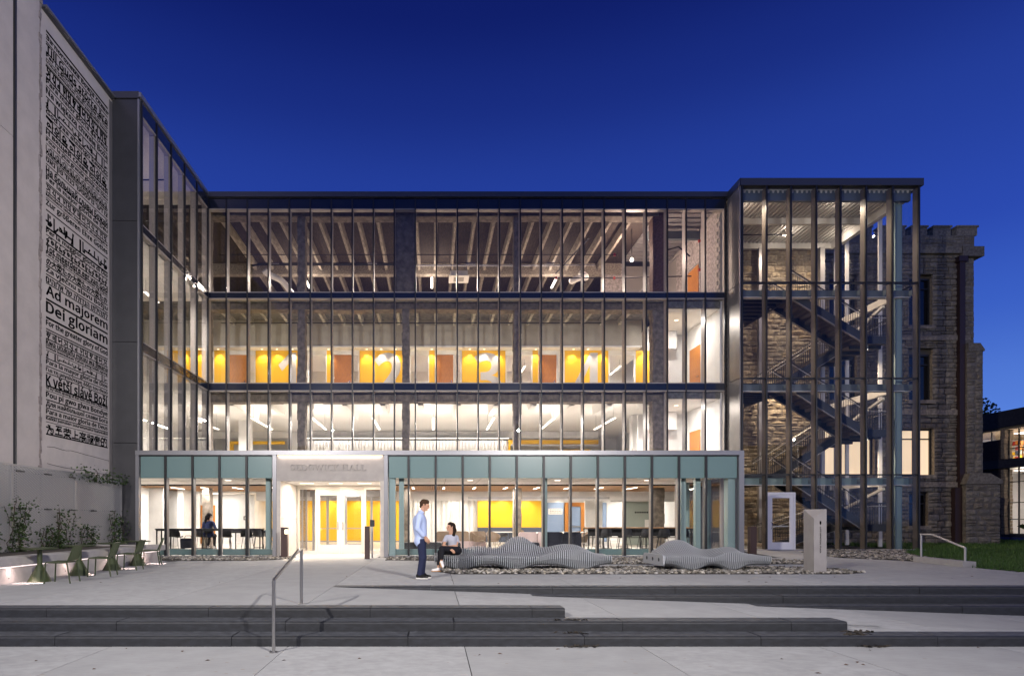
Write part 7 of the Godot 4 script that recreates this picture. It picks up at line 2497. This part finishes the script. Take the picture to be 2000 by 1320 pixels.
	b = [
		[Vector3(-0.12, 0.535, -0.02), Vector3(0.05, 0.535, -0.06), 0.125, 0.125, black, 0.05],
		[Vector3(-0.05, 0.60, -0.03), Vector3(-0.09, 0.80, 0.0), 0.112, 0.125, tee, 0.06],
		[Vector3(-0.20, 0.875, 0.03), Vector3(-0.02, 0.875, -0.06), 0.080, 0.080, tee, 0.06],
		[Vector3(-0.11, 0.92, -0.01), Vector3(-0.11, 0.965, 0.0), 0.06, 0.05, tee, 0.03],
		[Vector3(-0.11, 0.95, 0.0), Vector3(-0.115, 1.06, 0.01), 0.043, 0.042, flesh, 0.012],
		# sleeves and arms; her right arm is the left one in the picture
		[Vector3(-0.235, 0.885, 0.045), Vector3(-0.285, 0.79, 0.09), 0.058, 0.056, tee, 0.03],
		[Vector3(-0.275, 0.80, 0.085), Vector3(-0.31, 0.68, 0.14), 0.040, 0.036, flesh, 0.01],
		[Vector3(-0.31, 0.68, 0.14), Vector3(-0.15, 0.585, 0.26), 0.036, 0.026, flesh, 0.015],
		[Vector3(0.03, 0.885, -0.075), Vector3(0.055, 0.78, -0.04), 0.060, 0.058, tee, 0.03],
		[Vector3(0.05, 0.79, -0.045), Vector3(0.02, 0.655, 0.05), 0.042, 0.037, flesh, 0.01],
		[Vector3(0.02, 0.655, 0.05), Vector3(-0.27, 0.645, 0.24), 0.037, 0.026, flesh, 0.015],
		# planted leg
		[Vector3(-0.10, 0.52, 0.05), Vector3(-0.40, 0.50, 0.28), 0.100, 0.072, black, 0.04],
		[Vector3(-0.40, 0.50, 0.28), Vector3(-0.44, 0.20, 0.36), 0.070, 0.056, black, 0.03],
		[Vector3(-0.44, 0.22, 0.36), Vector3(-0.455, 0.09, 0.38), 0.036, 0.032, flesh, 0.01],
		# crossed leg
		[Vector3(0.03, 0.535, 0.06), Vector3(-0.36, 0.60, 0.36), 0.102, 0.074, black, 0.04],
		[Vector3(-0.36, 0.60, 0.36), Vector3(-0.375, 0.36, 0.45), 0.070, 0.056, black, 0.03],
		[Vector3(-0.375, 0.37, 0.45), Vector3(-0.375, 0.27, 0.46), 0.034, 0.032, flesh, 0.01],
		# shoes
		[Vector3(-0.44, 0.07, 0.375), Vector3(-0.60, 0.045, 0.42), 0.045, 0.034, white, 0.02],
		[Vector3(-0.42, 0.022, 0.37), Vector3(-0.61, 0.018, 0.425), 0.038, 0.033, tan, 0.004, Vector3.UP, 2.2],
		[Vector3(-0.375, 0.255, 0.46), Vector3(-0.34, 0.15, 0.55), 0.044, 0.034, white, 0.02],
		[Vector3(-0.40, 0.25, 0.45), Vector3(-0.375, 0.14, 0.53), 0.030, 0.028, tan, 0.004],
	]
	skin(body, b, 0.012)
	hand(body, Vector3(-0.145, 0.582, 0.265), Vector3(0.55, -0.3, 0.5), Vector3(-0.1, 1, 0.5), flesh, 0.6, -1.0)
	hand(body, Vector3(-0.275, 0.645, 0.245), Vector3(-0.85, 0.05, 0.35), Vector3(0, 1, 0.4), flesh, 0.7, 1.0)
	hair = Mb.new()
	head(body, hair, Transform3D(Basis.from_euler(Vector3(-0.18, deg_to_rad(-70), 0.0)) * Basis.from_scale(Vector3.ONE * 0.95), Vector3(-0.125, 1.145, 0.01)), flesh, Color(0.022, 0.012, 0.008), true)
	bm = mi(w, "body", body.mesh(), M.body)
	mi(bm, "hair", hair.mesh(), M.body)

	# --- the reader behind the left window, seen from the back
	var r := thing("person", "person with dark hair and a blue top reading at the counter behind the left glass", "person", Vector3(-8.72, 0, -23.85))
	var blue := Color(0.045, 0.055, 0.14)
	body = Mb.new()
	b = [
		[Vector3(-0.09, 0.82, 0), Vector3(0.09, 0.82, 0), 0.13, 0.13, blue, 0.05],
		[Vector3(0, 0.90, 0), Vector3(0, 1.15, -0.03), 0.13, 0.15, blue, 0.06],
		[Vector3(-0.13, 1.24, -0.03), Vector3(0.13, 1.24, -0.03), 0.085, 0.085, blue, 0.06],
		[Vector3(0, 1.28, -0.03), Vector3(0, 1.38, -0.05), 0.05, 0.048, flesh, 0.015],
		[Vector3(-0.18, 1.22, -0.03), Vector3(-0.26, 1.0, -0.10), 0.062, 0.05, blue, 0.03],
		[Vector3(-0.26, 1.0, -0.10), Vector3(-0.12, 1.07, -0.30), 0.048, 0.036, blue, 0.03],
		[Vector3(0.18, 1.22, -0.03), Vector3(0.26, 1.0, -0.10), 0.062, 0.05, blue, 0.03],
		[Vector3(0.26, 1.0, -0.10), Vector3(0.12, 1.07, -0.30), 0.048, 0.036, blue, 0.03],
		[Vector3(-0.09, 0.80, 0), Vector3(-0.10, 0.74, -0.40), 0.10, 0.075, black, 0.04],
		[Vector3(-0.10, 0.74, -0.40), Vector3(-0.12, 0.30, -0.30), 0.07, 0.045, black, 0.03],
		[Vector3(0.09, 0.80, 0), Vector3(0.10, 0.74, -0.40), 0.10, 0.075, black, 0.04],
		[Vector3(0.10, 0.74, -0.40), Vector3(0.14, 0.30, -0.28), 0.07, 0.045, black, 0.03],
		[Vector3(-0.12, 0.29, -0.28), Vector3(-0.12, 0.27, -0.42), 0.045, 0.036, white, 0.02],
		[Vector3(0.14, 0.29, -0.26), Vector3(0.14, 0.27, -0.40), 0.045, 0.036, white, 0.02],
	]
	skin(body, b, 0.016)
	hand(body, Vector3(-0.12, 1.075, -0.30), Vector3(0.2, 0, -1), Vector3.UP, flesh, 0.5, 1.0)
	hand(body, Vector3(0.12, 1.075, -0.30), Vector3(-0.2, 0, -1), Vector3.UP, flesh, 0.5, -1.0)
	hair = Mb.new()
	head(body, hair, Transform3D(Basis.from_euler(Vector3(0.35, deg_to_rad(180 - 18), 0)), Vector3(0, 1.49, -0.07)), flesh, Color(0.015, 0.01, 0.009), true)
	bm = mi(r, "body", body.mesh(), M.body)
	mi(bm, "hair", hair.mesh(), M.body)
